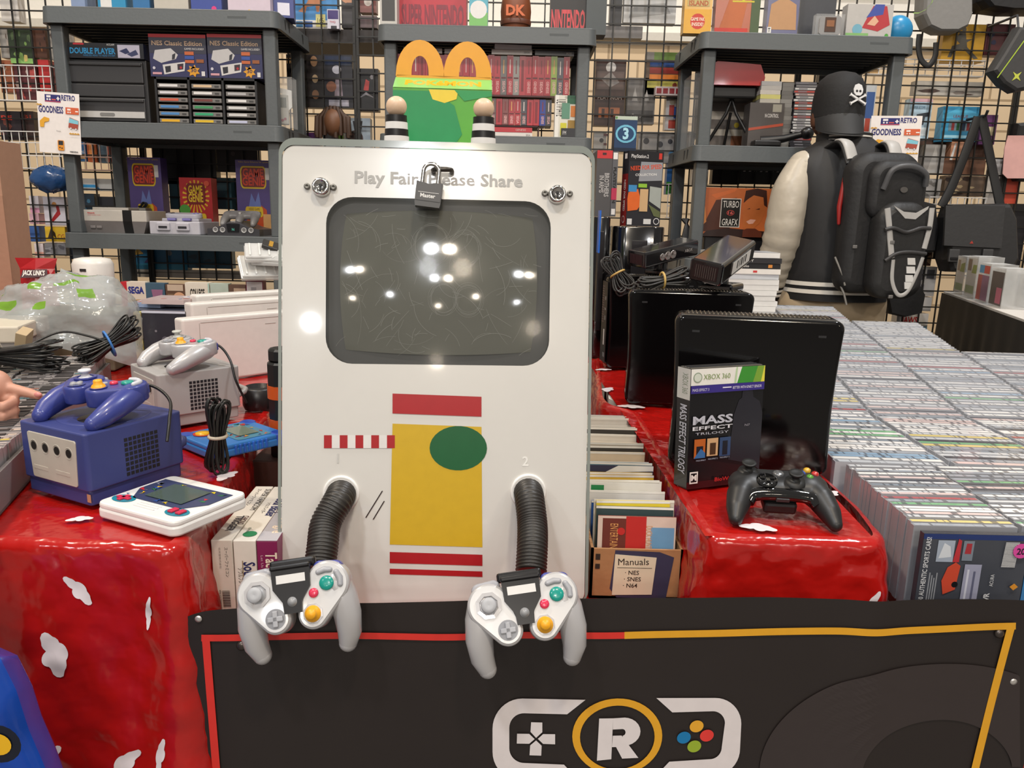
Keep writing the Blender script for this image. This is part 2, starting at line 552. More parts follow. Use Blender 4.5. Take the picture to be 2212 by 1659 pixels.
mb = MB(); vs = []; fs = []
for j in range(33):
    for i in range(81):
        x = .60 + .0105 * i; g = j / 32; z = CZ - .004 - g * (CZ - .03)
        y = .940 - .03 * g * (.5 + noise1(x * 7, z * 2, 12)) - .004 * noise1(x * 30, z * 20, 4)
        if j == 0: y = .958
        vs.append((x, y, z))
for j in range(32):
    for i in range(80): fs.append((j * 81 + i, (j + 1) * 81 + i, (j + 1) * 81 + i + 1, j * 81 + i + 1))
mb.add(vs, fs, RED, True)
tag(mb.build('tablecloth'), 'red plastic sheet hanging below the disc cases, beyond the right end of the banner', 'tablecloth')


# ---------------------------------------------------------------- banner
def banner():
    Y0 = .895
    tl, tr = at(360, 1319, Y=Y0), at(2212, 1290, Y=Y0 + .01)
    xl, xr = tl.x, .712
    zt = .684
    t = thing('vinyl_banner', 'wide black vinyl banner with red and yellow border hung along the table front', 'banner', (0, 0, 0))
    vin = C('#231c1a', .5, bump=.12, bscale=9, var=.08)

    def sf(x, z, off=0.0):
        u = (x - xl) / (xr - xl); g = min(1, (zt - z) / .3)
        y = Y0 + .006 * noise1(x * 7, z * 2, 3) + .012 * g * noise1(x * 4, z * 1.2, 8)
        y -= .005 * math.exp(-((x - .47) / .03) ** 2)
        return V((x, y - off, z))

    def ztop(x):
        u = (x - xl) / (xr - xl)
        return tl.z + (tr.z - tl.z) * u + .012 * math.sin(PI * u) + .003 * noise1(x * 6, 0, 2) - (.016 * math.exp(-((u) / .03) ** 2))
    mb = MB(); nx, nz = 330, 60; vs = []; fs = []
    for j in range(nz + 1):
        for i in range(nx + 1):
            zz0 = .08
            u = i / nx; v = j / nz
            x = xl + (xr - xl) * u
            zz = ztop(x) + (zz0 - ztop(x)) * v
            # sides draw in a little towards the foot
            x2 = x + .035 * v * (1 - u) - .03 * v * u
            vs.append(sf(x2, zz))
    for j in range(nz):
        for i in range(nx): fs.append((j * (nx + 1) + i, (j + 1) * (nx + 1) + i, (j + 1) * (nx + 1) + i + 1, j * (nx + 1) + i + 1))
    mb.add(vs, fs, vin, True)
    sheet = mb.build('sheet', t)

    def P(px_, py_, off=.0012):
        p = at(px_, py_, Y=Y0); return sf(p.x, p.z, off)

    def strip(mb, pts, w, mat, off=.0024):
        """band of photo width w along a line"""
        vs = []; fs = []
        for (x, y, dx, dy) in pts:
            vs.append(P(x - dx * w / 2, y - dy * w / 2, off)); vs.append(P(x + dx * w / 2, y + dy * w / 2, off))
        for i in range(len(pts) - 1): fs.append((2 * i, 2 * i + 1, 2 * i + 3, 2 * i + 2))
        mb.add(vs, fs, mat, False)

    def line(mb, x0, y0, x1, y1, w, mat, n=40, horiz=True, wob=0):
        strip(mb, [(x0 + (x1 - x0) * k / n, y0 + (y1 - y0) * k / n, 0 if horiz else 1, 1 if horiz else 0) for k in range(n + 1)], w, mat)
    mb = MB(); r_ = C('#d4322a', .4); ye = C('#dda025', .4)
    line(mb, 438, 1374, 1348, 1369, 14, r_, 80); line(mb, 447, 1368, 478, 1720, 17, r_, 30, False)
    line(mb, 1348, 1369, 2195, 1353, 15, ye, 80); line(mb, 2187, 1347, 2098, 1720, 17, ye, 30, False)
    mb.build('border_print', t)

    def poly(mb, pts, mat, off):
        mb.add([P(x, y, off) for x, y in pts], [tuple(range(len(pts)))], mat)
    # big dim swirl
    mb = MB(); dk = C('#332b2a', .5)
    vs = []; fs = []; Q = 9
    for k in range(81):
        a = math.radians(4 + 186 * k / 80)
        for q_ in range(Q):
            u = q_ / (Q - 1); rr = 118 + 152 * u; ry = 112 + 123 * u
            vs.append(P(min(2022 + rr * 1.42 * math.cos(a), 2206), 1668 - ry * math.sin(a), .0018))
    for k in range(80):
        for q_ in range(Q - 1): fs.append((Q * k + q_, Q * k + q_ + 1, Q * (k + 1) + q_ + 1, Q * (k + 1) + q_))
    mb.add(vs, fs, dk); mb.build('swirl_print', t)
    # logo
    mb = MB(); wh = C('#dcd4d4', .4)
    s = 760 / 2212

    def q(x, y): return (972 + x * s, 1394 + y * s)

    def band(pts_o, pts_i):
        vs = []; fs = []
        for a, b in zip(pts_o, pts_i):
            vs.append(P(*q(*a), .0018)); vs.append(P(*q(*b), .0018))
        for k in range(len(pts_o) - 1): fs.append((2 * k, 2 * k + 1, 2 * k + 3, 2 * k + 2))
        mb.add(vs, fs, wh)

    def arc(cx, cy, r, a0, a1, n=10): return [(cx + r * math.cos(math.radians(a0 + (a1 - a0) * k / n)), cy - r * math.sin(math.radians(a0 + (a1 - a0) * k / n))) for k in range(n + 1)]
    # left half, outer then inner outline
    lo = [(850, 328)] + arc(455, 515, 187, 90, 180) + arc(455, 660, 187, 180, 270) + [(830, 847)]
    li = [(735, 420)] + arc(465, 512, 92, 90, 180) + arc(465, 640, 92, 180, 270) + [(715, 732)]
    band(lo, li)
    ro = [(1295, 322)] + arc(1665, 485, 163, 90, 0) + arc(1650, 640, 170, 0, -90) + [(1280, 815)]
    ri = [(1395, 412)] + arc(1650, 480, 75, 90, 0) + arc(1630, 630, 75, 0, -90) + [(1375, 718)]
    band(ro, ri)
    # ring
    vs = []; fs = []
    for k in range(49):
        a = 2 * PI * k / 48; c_, s_ = math.cos(a), math.sin(a)
        vs.append(P(*q(1049 + 282 * c_, 555 - 235 * s_), .002)); vs.append(P(*q(1049 + 234 * c_, 560 - 196 * s_), .002))
    for k in range(48): fs.append((2 * k, 2 * k + 1, 2 * k + 3, 2 * k + 2))
    mb.add(vs, fs, ye)
    # letter R, in bars and a half ring
    def pq(pts, mat, off=.0024): mb.add([P(*q(x, y), off) for x, y in pts], [tuple(range(len(pts)))], mat)
    pq([(935, 441), (1022, 441), (1010, 692), (920, 700)], wh)
    pq([(1022, 441), (1100, 438), (1100, 508), (1020, 510)], wh)
    pq([(1020, 548), (1075, 548), (1180, 688), (1078, 690), (1040, 618), (1014, 618)], wh)
    vs = []; fs = []
    for k in range(13):
        a = math.radians(90 - 180 * k / 12)
        vs.append(P(*q(1090 + 104 * math.cos(a), 525 - 87 * math.sin(a)), .0024)); vs.append(P(*q(1082 + 18 * math.cos(a), 529 - 20 * math.sin(a)), .0024))
    for k in range(12): fs.append((2 * k, 2 * k + 1, 2 * k + 3, 2 * k + 2))
    mb.add(vs, fs, wh)
    # plus pad
    for pts in ([(510, 475), (580, 475), (580, 535), (541, 572), (506, 535)], [(422, 548), (498, 548), (532, 580), (498, 610), (420, 610)],
                [(660, 545), (660, 608), (585, 608), (552, 578), (585, 547)], [(541, 588), (576, 620), (573, 682), (500, 682), (504, 620)]): pq(pts, wh, .002)
    for cx, cy, co in ((1547, 499, '#e0a32e'), (1467, 569, '#1174ab'), (1611, 557, '#dc3a34'), (1532, 624, '#94ab2f')):
        pq([(cx + 43 * math.cos(2 * PI * k / 24) - 6 * math.sin(2 * PI * k / 24), cy + 37 * math.sin(2 * PI * k / 24)) for k in range(24)], C(co, .4), .002)
    mb.build('logo_print', t)
    for (x, y, r) in ((524, 1391, .0065), (2160, 1370, .006)):
        mb = MB(); p = P(x, y); mb.lathe([(r, 0), (r, .002), (r * .5, .004), (.0, .0042)], C('#5d5550', .3, .8), 16, frame(p, (1, 0, 0), (0, 0, 1))); mb.build('screw', t)
    for (x, y) in ((404, 1593), (431, 1334), (2193, 1476)):
        mb = MB(); p = P(x, y); mb.lathe([(.0045, 0), (.0045, .001), (.0018, .0014)], C('#d8d4d0', .3, .7), 14, frame(p, (1, 0, 0), (0, 0, 1))); mb.build('eyelet', t)
    return t


banner()
# blue bag at the lower left edge
mb = MB(); bl = C('#1647a8', .22, coat=.3, bump=.25, bscale=14)
ol = [at(-330, 1340, Y=.74), at(-60, 1395, Y=.74), at(0, 1420, Y=.74), at(35, 1490, Y=.74), at(62, 1575, Y=.74), at(98, 1659, Y=.74), at(150, 1800, Y=.74), at(190, 2050, Y=.74), at(-330, 2050, Y=.74)]
cx = sum(p.x for p in ol) / len(ol); cz = sum(p.z for p in ol) / len(ol)
rim = []
for i in range(len(ol)):
    for k in range(6):
        a, b = ol[i], ol[(i + 1) % len(ol)]; rim.append(a.lerp(b, k / 6))
n = len(rim); vs = []; fs = []
R = 8
for side in (-1, 1):
    base = len(vs)
    for r in range(R + 1):
        g = r / R
        for p in rim:
            x = cx + (p.x - cx) * g; z = cz + (p.z - cz) * g
            dep = .055 * math.sqrt(max(0, 1 - g ** 3)) + .008 * noise1(x * 25, z * 14, 3) * (1 - g)
            vs.append((x, .74 + side * dep, z))
    for r in range(R):
        for k in range(n):
            q = (base + r * n + k, base + r * n + (k + 1) % n, base + (r + 1) * n + (k + 1) % n, base + (r + 1) * n + k)
            fs.append(q if side > 0 else q[::-1])
mb.add(vs, fs, bl, True)
p = at(-3, 1607, Y=.68)
mb.flat(circ(0, 0, .023, 20, .022), C('#0f1626', .3), frame((p.x, .680, p.z), (1, 0, 0), (0, 0, 1)))
mb.flat(circ(0, 0, .0135, 20, .0125), C('#e8b41e', .3), frame((p.x, .679, p.z), (1, 0, 0), (0, 0, 1)))
tag(mb.build('plastic_bag'), 'blue plastic bag with a yellow and black print at the lower left corner', 'bag')
# ================================================================= the arcade kiosk
KL, KR = at(602, 1312, Z=LZ), at(1268, 1308, Z=LZ)
KW = (KR - KL).length; KO = (KL + KR) / 2
kU = (KR - KL).normalized(); kh = V((kU.y, -kU.x, 0)); KT = math.radians(10.4)
kN = kh * math.cos(KT) + V((0, 0, 1)) * math.sin(KT)
KF = frame(KO, kU, kN.cross(kU))
kV = kN.cross(kU)
KH = .668


def kp(x, y, out=0.0):
    """point of the kiosk's face (u, v) seen at a photo position"""
    d = ray(x, y); o = V((0, 0, CH)); t = ((KO + kN * out) - o).dot(kN) / d.dot(kN)
    p = o + d * t - KO
    return p.dot(kU), p.dot(kV)


HOSES = [[(737, 1066, None), (728, 1072, 1.055), (714, 1090, 1.025), (704, 1130, .995), (697, 1180, .968), (690, 1232, .945)],
         [(1141, 1062, None), (1143, 1070, 1.07), (1147, 1092, 1.04), (1150, 1132, 1.005), (1150, 1180, .975), (1147, 1238, .948)]]


def smooth_path(pts, n=10):
    out = []
    P = [pts[0] * 2 - pts[1]] + pts + [pts[-1] * 2 - pts[-2]]
    for i in range(1, len(P) - 2):
        for k in range(n):
            t = k / n; a, b, c, d = P[i - 1], P[i], P[i + 1], P[i + 2]
            out.append(.5 * ((2 * b) + (c - a) * t + (2 * a - 5 * b + 4 * c - d) * t * t + (3 * b - 3 * c + d - a) * t ** 3))
    out.append(pts[-1]); return out


def kiosk():
    t = thing('arcade_kiosk', 'tall white play kiosk with a built-in screen and two hose-mounted controllers', 'arcade kiosk')
    t.matrix_world = KF
    white = C('#d9d5ce', .32, var=.015); KWh = KW / 2
    # body behind the face: side outline (back distance, height) laid into the slanted frame
    prof = [(.012, .0), (.42, .0), (.42, .635), (.145, .635)]
    q = [(b * math.sin(KT) + z * math.cos(KT), -b * math.cos(KT) + z * math.sin(KT)) for b, z in prof]
    mb = MB(); n = 4; e = KWh - .006
    vs = [(-e, y, z) for y, z in q] + [(e, y, z) for y, z in q]
    mb.add(vs, [(3, 2, 1, 0), (4, 5, 6, 7), (0, 1, 5, 4), (1, 2, 6, 5), (2, 3, 7, 6), (3, 0, 4, 7)], white)
    mb.build('cabinet', t)
    # face with a window
    a0, b0 = kp(704, 788); a1, b1 = kp(1188, 428)
    x0, _ = kp(704, 610); x1, _ = kp(1188, 610); _, y1 = kp(945, 430); _, y0 = kp(945, 788)
    hole = rrect(x0, y0, x1, y1, .038, 8); out = rrect(-KWh + .004, .002, KWh - .004, KH - .004, .018, 8)
    mb = MB(); N = len(hole)
    gl = C('#d6d3cd', .2, coat=1.0, var=.012)
    vs = [(p[0], p[1], 0) for p in out] + [(p[0], p[1], 0) for p in hole] + [(p[0], p[1], -.02) for p in hole]
    mb.add(vs, [(i, (i + 1) % N, N + (i + 1) % N, N + i) for i in range(N)], gl)
    mb.add(vs, [(N + i, N + (i + 1) % N, 2 * N + (i + 1) % N, 2 * N + i) for i in range(N)], C('#1d1d1c', .4))
    vs = [(p[0], p[1], 0) for p in out] + [(p[0], p[1], -.009) for p in out]
    mb.add(vs, [(i, N + i, N + (i + 1) % N, (i + 1) % N) for i in range(N)], gl)
    # faint marks
    mb.text('1', .0135, C('#c3c1bc', .3), None, *kp(728, 1000), .0006, bold=.02)
    mb.text('2', .0135, C('#e9e7e2', .3), None, *kp(1128, 1006), .0006, bold=.02)
    mb.build('front_panel', t)
    # clear edge of the panel
    mb = MB(); o2 = rrect(-KWh - .001, -.0, KWh + .001, KH + .0065, .022, 8)
    o3 = rrect(-KWh + .0035, .0015, KWh - .0035, KH - .0035, .018, 8)
    edge = C('#7c8580', .12, coat=.8)
    vs = [(p[0], p[1], .0015) for p in o2] + [(p[0], p[1], .0015) for p in o3] + [(p[0], p[1], -.011) for p in o2]
    mb.add(vs, [(i, (i + 1) % N, N + (i + 1) % N, N + i) for i in range(N)], C('#868c86', .12, coat=.8))
    mb.add(vs, [(i, 2 * N + i, 2 * N + (i + 1) % N, (i + 1) % N) for i in range(N)], edge)
    mb.build('acrylic_edge', t)
    # lettering
    mb = MB(); u0, v0 = kp(766, 396); u1, v1 = kp(1129, 400)
    mb.text('Play Fair, Please Share', .0165, C('#a3a19d', .35), None, u0, (v0 + v1) / 2 - .001, .0007, fit=u1 - u0, bold=.025)
    mb.build('lettering', t)
    # tube set behind the window: dark surround and bulging glass
    mb = MB(); mb.flat(rrect(x0 - .003, y0 - .003, x1 + .003, y1 + .003, .04), C('#262625', .45), None, -.02); mb.build('screen_surround', t)
    mb = MB(); cx, cy = (x0 + x1) / 2, (y0 + y1) / 2; hw, hh = (x1 - x0) * .445, (y1 - y0) * .44
    vs = []; fs = []; M = 36
    for j in range(M + 1):
        for i in range(M + 1):
            a = -1 + 2 * i / M; b = -1 + 2 * j / M
            k = 1 - .03 * (a * a * b * b)
            r2 = (a * a + b * b * .8)
            vs.append((cx + a * hw * (1 - .025 * b * b) * k, cy + b * hh * (1 - .03 * a * a) * k, -.006 - .0075 * r2))
    for j in range(M):
        for i in range(M): fs.append((j * (M + 1) + i, j * (M + 1) + i + 1, (j + 1) * (M + 1) + i + 1, (j + 1) * (M + 1) + i))
    mb.add(vs, fs, C('#56564d', .06, coat=.6, var=.02), True)
    mb.build('screen', t)
    # scratched clear cover over the window
    mb = MB(); mb.flat(rrect(x0, y0, x1, y1, .038, 8), C('#a9aaa4', .1, alpha=.10, coat=1.0), None, .0004)
    rr = random.Random(5); sc = C('#8c8c86', .5, alpha=.55)
    for k in range(150):
        u = rr.uniform(x0 + .012, x1 - .012); v = rr.uniform(y0 + .015, y1 - .012); a = rr.uniform(0, 2 * PI); L = rr.choice((.012, .02, .035, .06)); cv = rr.uniform(-40, 40)
        wv = rr.uniform(.00012, .00028); P_ = []
        for i in range(14):
            P_.append((u, v)); a += cv * L / 13; u += math.cos(a) * L / 13; v += math.sin(a) * L / 13
        if not all(x0 + .01 < p[0] < x1 - .01 and y0 + .01 < p[1] < y1 - .01 for p in P_): continue
        vs = []
        for i, p in enumerate(P_):
            d = (P_[min(i + 1, 13)][0] - P_[max(i - 1, 0)][0], P_[min(i + 1, 13)][1] - P_[max(i - 1, 0)][1]); l = math.hypot(*d)
            vs += [(p[0] - d[1] / l * wv, p[1] + d[0] / l * wv, .0009), (p[0] + d[1] / l * wv, p[1] - d[0] / l * wv, .0009)]
        mb.add(vs, [(2 * i, 2 * i + 1, 2 * i + 3, 2 * i + 2) for i in range(13)], sc)
    for (px_, py_, r) in ((932, 530, .03), (1004, 538, .026), (958, 645, .022), (1012, 648, .022)):  # scratch glints round the lamp reflections, drawn in as pale rings
        u, v = kp(px_, py_)
        for m_ in range(5):
            ru = r * rr.uniform(.75, 1.05); rv = r * rr.uniform(.8, 1.15)
            vs = []
            for i in range(33):
                g = 2 * PI * i / 32
                for w_ in (-.00016, .00016): vs.append((u + (ru + w_) * math.cos(g), v + (rv + w_) * math.sin(g), .0009))
            mb.add(vs, [(2 * i, 2 * i + 1, 2 * i + 3, 2 * i + 2) for i in range(32)], sc)
    mb.build('screen_cover', t)
    # plain abstract sticker in the colours of the printed decal
    mb = MB(); ye, re, gr, wh, bk = C('#c9a41f', .3), C('#a51a20', .3), C('#13592f', .3), C('#dddad6', .3), C('#26110f', .3)

    def kpoly(pts, m, z): mb.flat([kp(*p) for p in pts], m, None, z)
    kpoly([(848, 915), (1040, 922), (1042, 1182), (842, 1176)], ye, .0006)
    for k in range(9):
        xa = 700 + 17 * k
        kpoly([(xa, 940), (xa + 17, 940), (xa + 17, 968), (xa, 968)], re if k % 2 == 0 else wh, .0008)
    kpoly(circ(990, 968, 62, 30, 48), gr, .0009)
    kpoly([(842, 1192), (1042, 1198), (1042, 1222), (842, 1216)], re, .0008)
    kpoly([(842, 1228), (1042, 1234), (1042, 1246), (842, 1240)], re, .0008)
    kpoly([(848, 850), (1040, 857), (1040, 900), (848, 893)], re, .0008)
    for (xa, ya, xb, yb) in ((790, 1118, 826, 1060), (806, 1122, 830, 1082)):
        kpoly([(xa - 1, ya), (xb - 1, yb), (xb + 1.5, yb), (xa + 1.5, ya)], bk, .001)
    mb.build('sticker', t)
    # locks, screws, hose collars
    ch = C('#d2d0cd', .08, 1.0)
    for (px_, py_) in ((693, 403), (1204, 419)):
        u, v = kp(px_, py_, .008); mb = MB()
        mb.lathe([(.0135, 0), (.0135, .003), (.012, .012), (.0085, .0135), (.0085, .012), (.0, .012)], ch, 28, TR(u, v, 0))
        lk = mb.build('cam_lock', t)
        mb = MB(); mb.prism(circ(u, v + .001, .0022, 12), .0122, .0128, C('#0e0d0c', .5)); mb.box((u, v - .0025, .0125), (.0017, .006, .0006), C('#0e0d0c', .5)); mb.build('keyhole', lk)
    for (px_, py_) in ((663, 402), (720, 404), (1177, 417), (1231, 418)):
        u, v = kp(px_, py_, .003); mb = MB(); mb.lathe([(.0046, 0), (.0046, .003), (.0036, .0045), (.0016, .0045), (.0016, .003), (0, .003)], C('#77756f', .35, .5), 16, TR(u, v, 0)); mb.build('screw', t)
    u, v = kp(956, 368, .01); mb = MB()
    mb.tube([(u - .013, v, 0), (u - .013, v, .012), (u - .010, v, .016), (u + .010, v, .016), (u + .013, v, .012), (u + .013, v, 0)], .0036, C('#4c4843', .3, .6), 10); mb.build('staple', t)
    for i, pts in enumerate(HOSES):
        u, v = kp(*pts[0][:2])
        mb = MB(); mb.lathe([(.0262, 0), (.0262, .002), (.0245, .0035), (.0215, .002)], C('#e9e7e3', .3), 32, TR(u, v, 0)); mb.build('hose_collar', t)
        P_ = [KO + kU * u + kV * v - kN * .004, KO + kU * u + kV * (v - .006) + kN * .026] + [at(x, y, Y=Y) for x, y, Y in pts[3:]]
        P_ = smooth_path(P_, 30)
        L = [0]
        for a, b in zip(P_, P_[1:]): L.append(L[-1] + (b - a).length)
        st = .0012; nn = int(L[-1] / st); out = []; j = 0
        for k in range(nn):
            s = k * st
            while L[j + 1] < s: j += 1
            out.append(P_[j].lerp(P_[j + 1], (s - L[j]) / max(1e-9, L[j + 1] - L[j])))
        rs = [.0186 + .0030 * (0, .7, 1, .7)[k % 4] for k in range(nn)]
        inv = KF.inverted(); mb = MB(); mb.tube([inv @ p for p in out], rs, C('#2a2724', .42, var=.1), 22); mb.build('ribbed_hose', t)
    return t


kiosk()


# ---------------------------------------------------------------- padlock on the kiosk
def padlock():
    o = kp(926, 422, .02)
    t = thing('padlock', 'small black padlock hanging from the staple above the kiosk screen', 'padlock')
    t.matrix_world = KF @ MX.Translation((o[0], o[1], .020)) @ MX.Rotation(math.radians(-6), 4, 'Z')
    k = C('#2c2a29', .35); mb = MB()
    w, h, d = .0185, .0175, .008
    mb.prism([(-w, h), (-w * .98, -h * .72), (-w * .92, -h), (w * .92, -h), (w * .98, -h * .72), (w, h), (w * .3, h * .93), (0, h * .82)], -d, d, k)
    mb.prism([(-w * .94, h * .92), (-w * .94, -h * .55), (w * .94, -h * .55), (w * .94, h * .92), (0, h * .74)], d, d + .0012, k)
    mb.text('Master', .0052, C('#dcdad7', .4), None, -.0005, -.005, d + .0015, align='C', bold=.03)
    mb.box((0, .002, d + .0014), (.029, .0006, .0004), C('#dcdad7', .4))
    mb.build('lock_body', t)
    mb = MB(); P_ = [(-.011, .012, 0), (-.011, .03, 0)] + [(-.011 * math.cos(PI * k / 10), .034 + .0105 * math.sin(PI * k / 10), 0) for k in range(11)] + [(.011, .03, 0), (.011, .012, 0)]
    mb.tube(P_, .0031, C('#c9c5bf', .12, 1.0), 12); mb.build('shackle', t)


padlock()


# ---------------------------------------------------------------- game controllers
def controller(t, body, plate, stick, cstick, grip=None, mount=False, cable=None, btn='#9d9ea3'):
    """twin-grip controller: face at z=0, top edge towards +y"""
    gm = grip or body
    LS, DP, AB, CS = (-.042, .010), (-.0225, -.0215), (.042, .012), (.0225, -.0215)
    mb = MB()
    for (a, ra), (b, rb) in (((LS, .0262), (DP, .0185)), ((AB, .0268), (CS, .0185))):
        mb.hull([(*a, ra), (*b, rb)], -.026, 0, body, None, .003, 56, True)
    mb.hull([(-.04, .012, .018), (.04, .012, .018)], -.024, -.0035, body, None, .004, 48, True)
    mb.build('body', t)
    for s in (-1, 1):
        mb = MB()
        mb.limb([(s * .049, .014, -.016), (s * .055, -.005, -.0185), (s * .0585, -.028, -.024), (s * .0575, -.05, -.032), (s * .053, -.063, -.038)], [.0185, .0185, .0172, .0148, .0115], gm, 22)
        mb.build('grip', t)
        mb = MB(); mb.hull([(s * .034, .031, .009), (s * .052, .029, .009)], -.020, -.004, C('#3a4290', .3) if s > 0 else C('#9a9aa0', .35), None, .003, 24); mb.build('shoulder_button', t)
    if plate:
        for (a, ra), (b, rb) in (((LS, .0236), (DP, .0158)), ((AB, .0242), (CS, .0158))):
            mb = MB(); mb.hull([(*a, ra), (*b, rb)], -.001, .0009, plate, None, .0006, 56, True); mb.build('face_plate', t)
    # analogue stick
    mb = MB(); mb.lathe([(.0165, .0), (.0165, .002), (.012, .0022), (.0105, -.0005)], body, 8, TR(LS[0], LS[1], .0008, rz=PI / 8), False)
    mb.lathe([(.0105, 0), (.006, .003), (.0045, .008), (.0085, .0095), (.0095, .0115), (.0085, .013), (.004, .0135), (0, .0128)], C(stick, .45), 24, TR(*LS, .001)); mb.build('analogue_stick', t)
    mb = MB(); mb.lathe([(.0125, 0), (.0125, .001), (.0105, .0012)], body, 8, TR(CS[0], CS[1], .0008, rz=PI / 8), False)
    mb.lathe([(.0102, .001), (.0085, .0045), (.0062, .006), (.0062, .010), (.0055, .0118), (0, .0125)], C(cstick, .4), 20, TR(*CS, .0006)); mb.build('yellow_stick', t)
    mb = MB(); d = C('#9fa0a5', .4)
    mb.flat(circ(DP[0], DP[1], .0122, 24), C('#8a8b90', .4) if plate else body, None, .0011)
    mb.box((DP[0], DP[1], .002), (.0062, .0188, .004), d, None, .001); mb.box((DP[0], DP[1], .002), (.0188, .0062, .004), d, None, .001); mb.build('direction_pad', t)
    for (x, y, r, co, nm) in ((*AB, .0088, '#0d8f82', 'green_button'), (AB[0] - .0165, AB[1] - .0095, .0058, '#cf3050', 'red_button')):
        mb = MB(); mb.lathe([(r, 0), (r, .0022), (r * .85, .0034), (r * .4, .004), (0, .0041)], C(co, .25, coat=.5), 24, TR(x, y, .0006)); mb.build(nm, t)
    for pts in ([(.033, .0262), (.041, .0282), (.047, .0272)], [(.0545, .0235), (.0582, .0165), (.0582, .0085)]):
        mb = MB(); mb.limb([(x, y, .0012) for x, y in pts], [.0036, .004, .0036], C(btn, .35), 10); mb.build('grey_button', t)
    if not mount:
        mb = MB(); mb.lathe([(.0042, 0), (.0042, .0015), (.003, .0022), (0, .0022)], d, 16, TR(0, .008, -.0035)); mb.build('start_button', t)
    if mount:
        k = C('#0f0d10', .3, spec=.35); mb = MB()
        mb.prism([(-.0235, .036), (.0235, .036), (.0225, .012), (.0115, -.004), (.0105, -.0175), (-.0105, -.0175), (-.0115, -.004), (-.0225, .012)], -.004, .0045, k)
        mb.box((0, .0375, -.004), (.049, .006, .022), k, None, .002)
        mb.box((0, .041, -.012), (.056, .012, .012), k, None, .003)
        mb.flat([(-.0175, .0185), (.0175, .0185), (.0175, .0285), (-.0175, .0285)], C('#cfcdcb', .25), None, .0049)
        mb.lathe([(.0058, 0), (.0058, .0006), (.0042, .001), (.0042, .0028), (0, .003)], C('#8d8e90', .35), 18, TR(0, -.004, .0044)); mb.build('mounting_bracket', t)
    if cable:
        mb = MB(); mb.tube(smooth_path([V(p) for p in cable], 10), .0024, C('#161616', .4), 8); mb.build('cable', t)


SILVER = C('#b3b1b2', .3, .15, coat=.25, var=.02); PLATE = C('#c1c0c0', .3, .15, coat=.3, var=.02)


def face_frame(cx, cy, Y, az, el, roll):
    """frame facing the camera, turned az to its left and el up, rolled"""
    p = at(cx, cy, Y=Y); n = (V((0, 0, CH)) - p).normalized()
    n = MX.Rotation(az, 3, 'Z') @ n
    r = V((0, 0, 1)).cross(n).normalized(); n = MX.Rotation(-el, 3, r) @ n
    u = V((0, 0, 1)).cross(n).normalized(); v = n.cross(u)
    u2 = u * math.cos(roll) + v * math.sin(roll); v2 = n.cross(u2)
    return frame(p, u2, v2)


for (cx, cy, Y, az, el, roll, lb) in ((633, 1292, .846, math.radians(-17), math.radians(-2), math.radians(9.5), 'silver twin-grip controller on the left hose of the kiosk, turned to the left'),
                                      (1132, 1316, .85, math.radians(3), math.radians(2), math.radians(8.5), 'silver twin-grip controller on the right hose of the kiosk, facing forward')):
    t = thing('game_controller', lb, 'game controller', group='hose-mounted controllers')
    t.matrix_world = face_frame(cx, cy, Y, az, el, roll)
    controller(t, SILVER, PLATE, '#a7a8ac', '#e3a01c', mount=True)


# ---------------------------------------------------------------- cube consoles
def cube_console(lb, corner, rz, col, port, grille='#15151a', dark=False, top='#00000'):
    R = MX.Rotation(rz, 3, 'Z'); c = V((*corner, TZ)) - R @ V((.075, -.0805, 0))
    t = thing('game_console', lb, 'game console', c, (0, 0, rz))
    m = C(col, .38, var=.02); mb = MB()
    # lower tray tapers in, upper box
    mb.hull([(-.068, -.0735, .007), (.068, -.0735, .007), (.068, .0735, .007), (-.068, .0735, .007)], .026, .11, m, None, .0022, 64)
    mb.hull([(-.0655, -.071, .006), (.0655, -.071, .006), (.0655, .071, .006), (-.0655, .071, .006)], .004, .0262, m, None, .002, 64)
    mb.build('case', t)
    mb = MB(); mb.lathe([(.064, .1098), (.064, .1104), (.0625, .1109), (.0, .1109)], m, 48, TR(0, .004, 0)); mb.lathe([(.030, .1109), (.030, .1113), (0, .1113)], C('#17171a', .3), 30, TR(.012, -.012, 0)); mb.build('lid', t)
    mb = MB(); F = frame((0, -.0805, .0), (1, 0, 0), (0, 0, 1)); pm = C(port, .4)
    mb.hull([(-.05, .094, .004), (.052, .094, .004), (.048, .034, .004), (-.045, .034, .004)], -.004, .0016, pm, F, .0008, 40)
    for k in range(4):
        x = -.04 + .0265 * k
        mb.lathe([(.0092, .0016), (.0085, .0022), (.0078, .0014), (.0, .0014)], pm, 22, F @ TR(x, .078, 0))
        mb.flat(circ(x, .078, .0062, 18), C('#181410', .6), F, .0018)
    for x in (-.028, .022): mb.box((x, .046, .0016), (.032, .006, .0008), pm, F, .0003)
    mb.build('port_panel', t)
    mb = MB(); G = frame((.0750, -.0805, 0), (0, 1, 0), (0, 0, 1)); gk = C(grille, .6)
    for i in range(8):
        for j in range(8):
            mb.box((.062 + i * .0072, .036 + j * .0074, .0001), (.0052, .0052, .0006), gk, G)
    mb.build('vent_grille', t)
    mb = MB(); mb.box((.0, 0, 0), (.008, .0002, .012), C('#b9896a', .4), TR(.069, -.0779, .016)); mb.build('sticker', t)
    mb = MB(); h = C(col, .38, var=.02); mb.tube([(-.05, .075, .04), (-.05, .1, .05), (-.046, .104, .053), (.046, .104, .053), (.05, .1, .05), (.05, .075, .04)], .006, h, 10); mb.build('handle', t)
    return c, R


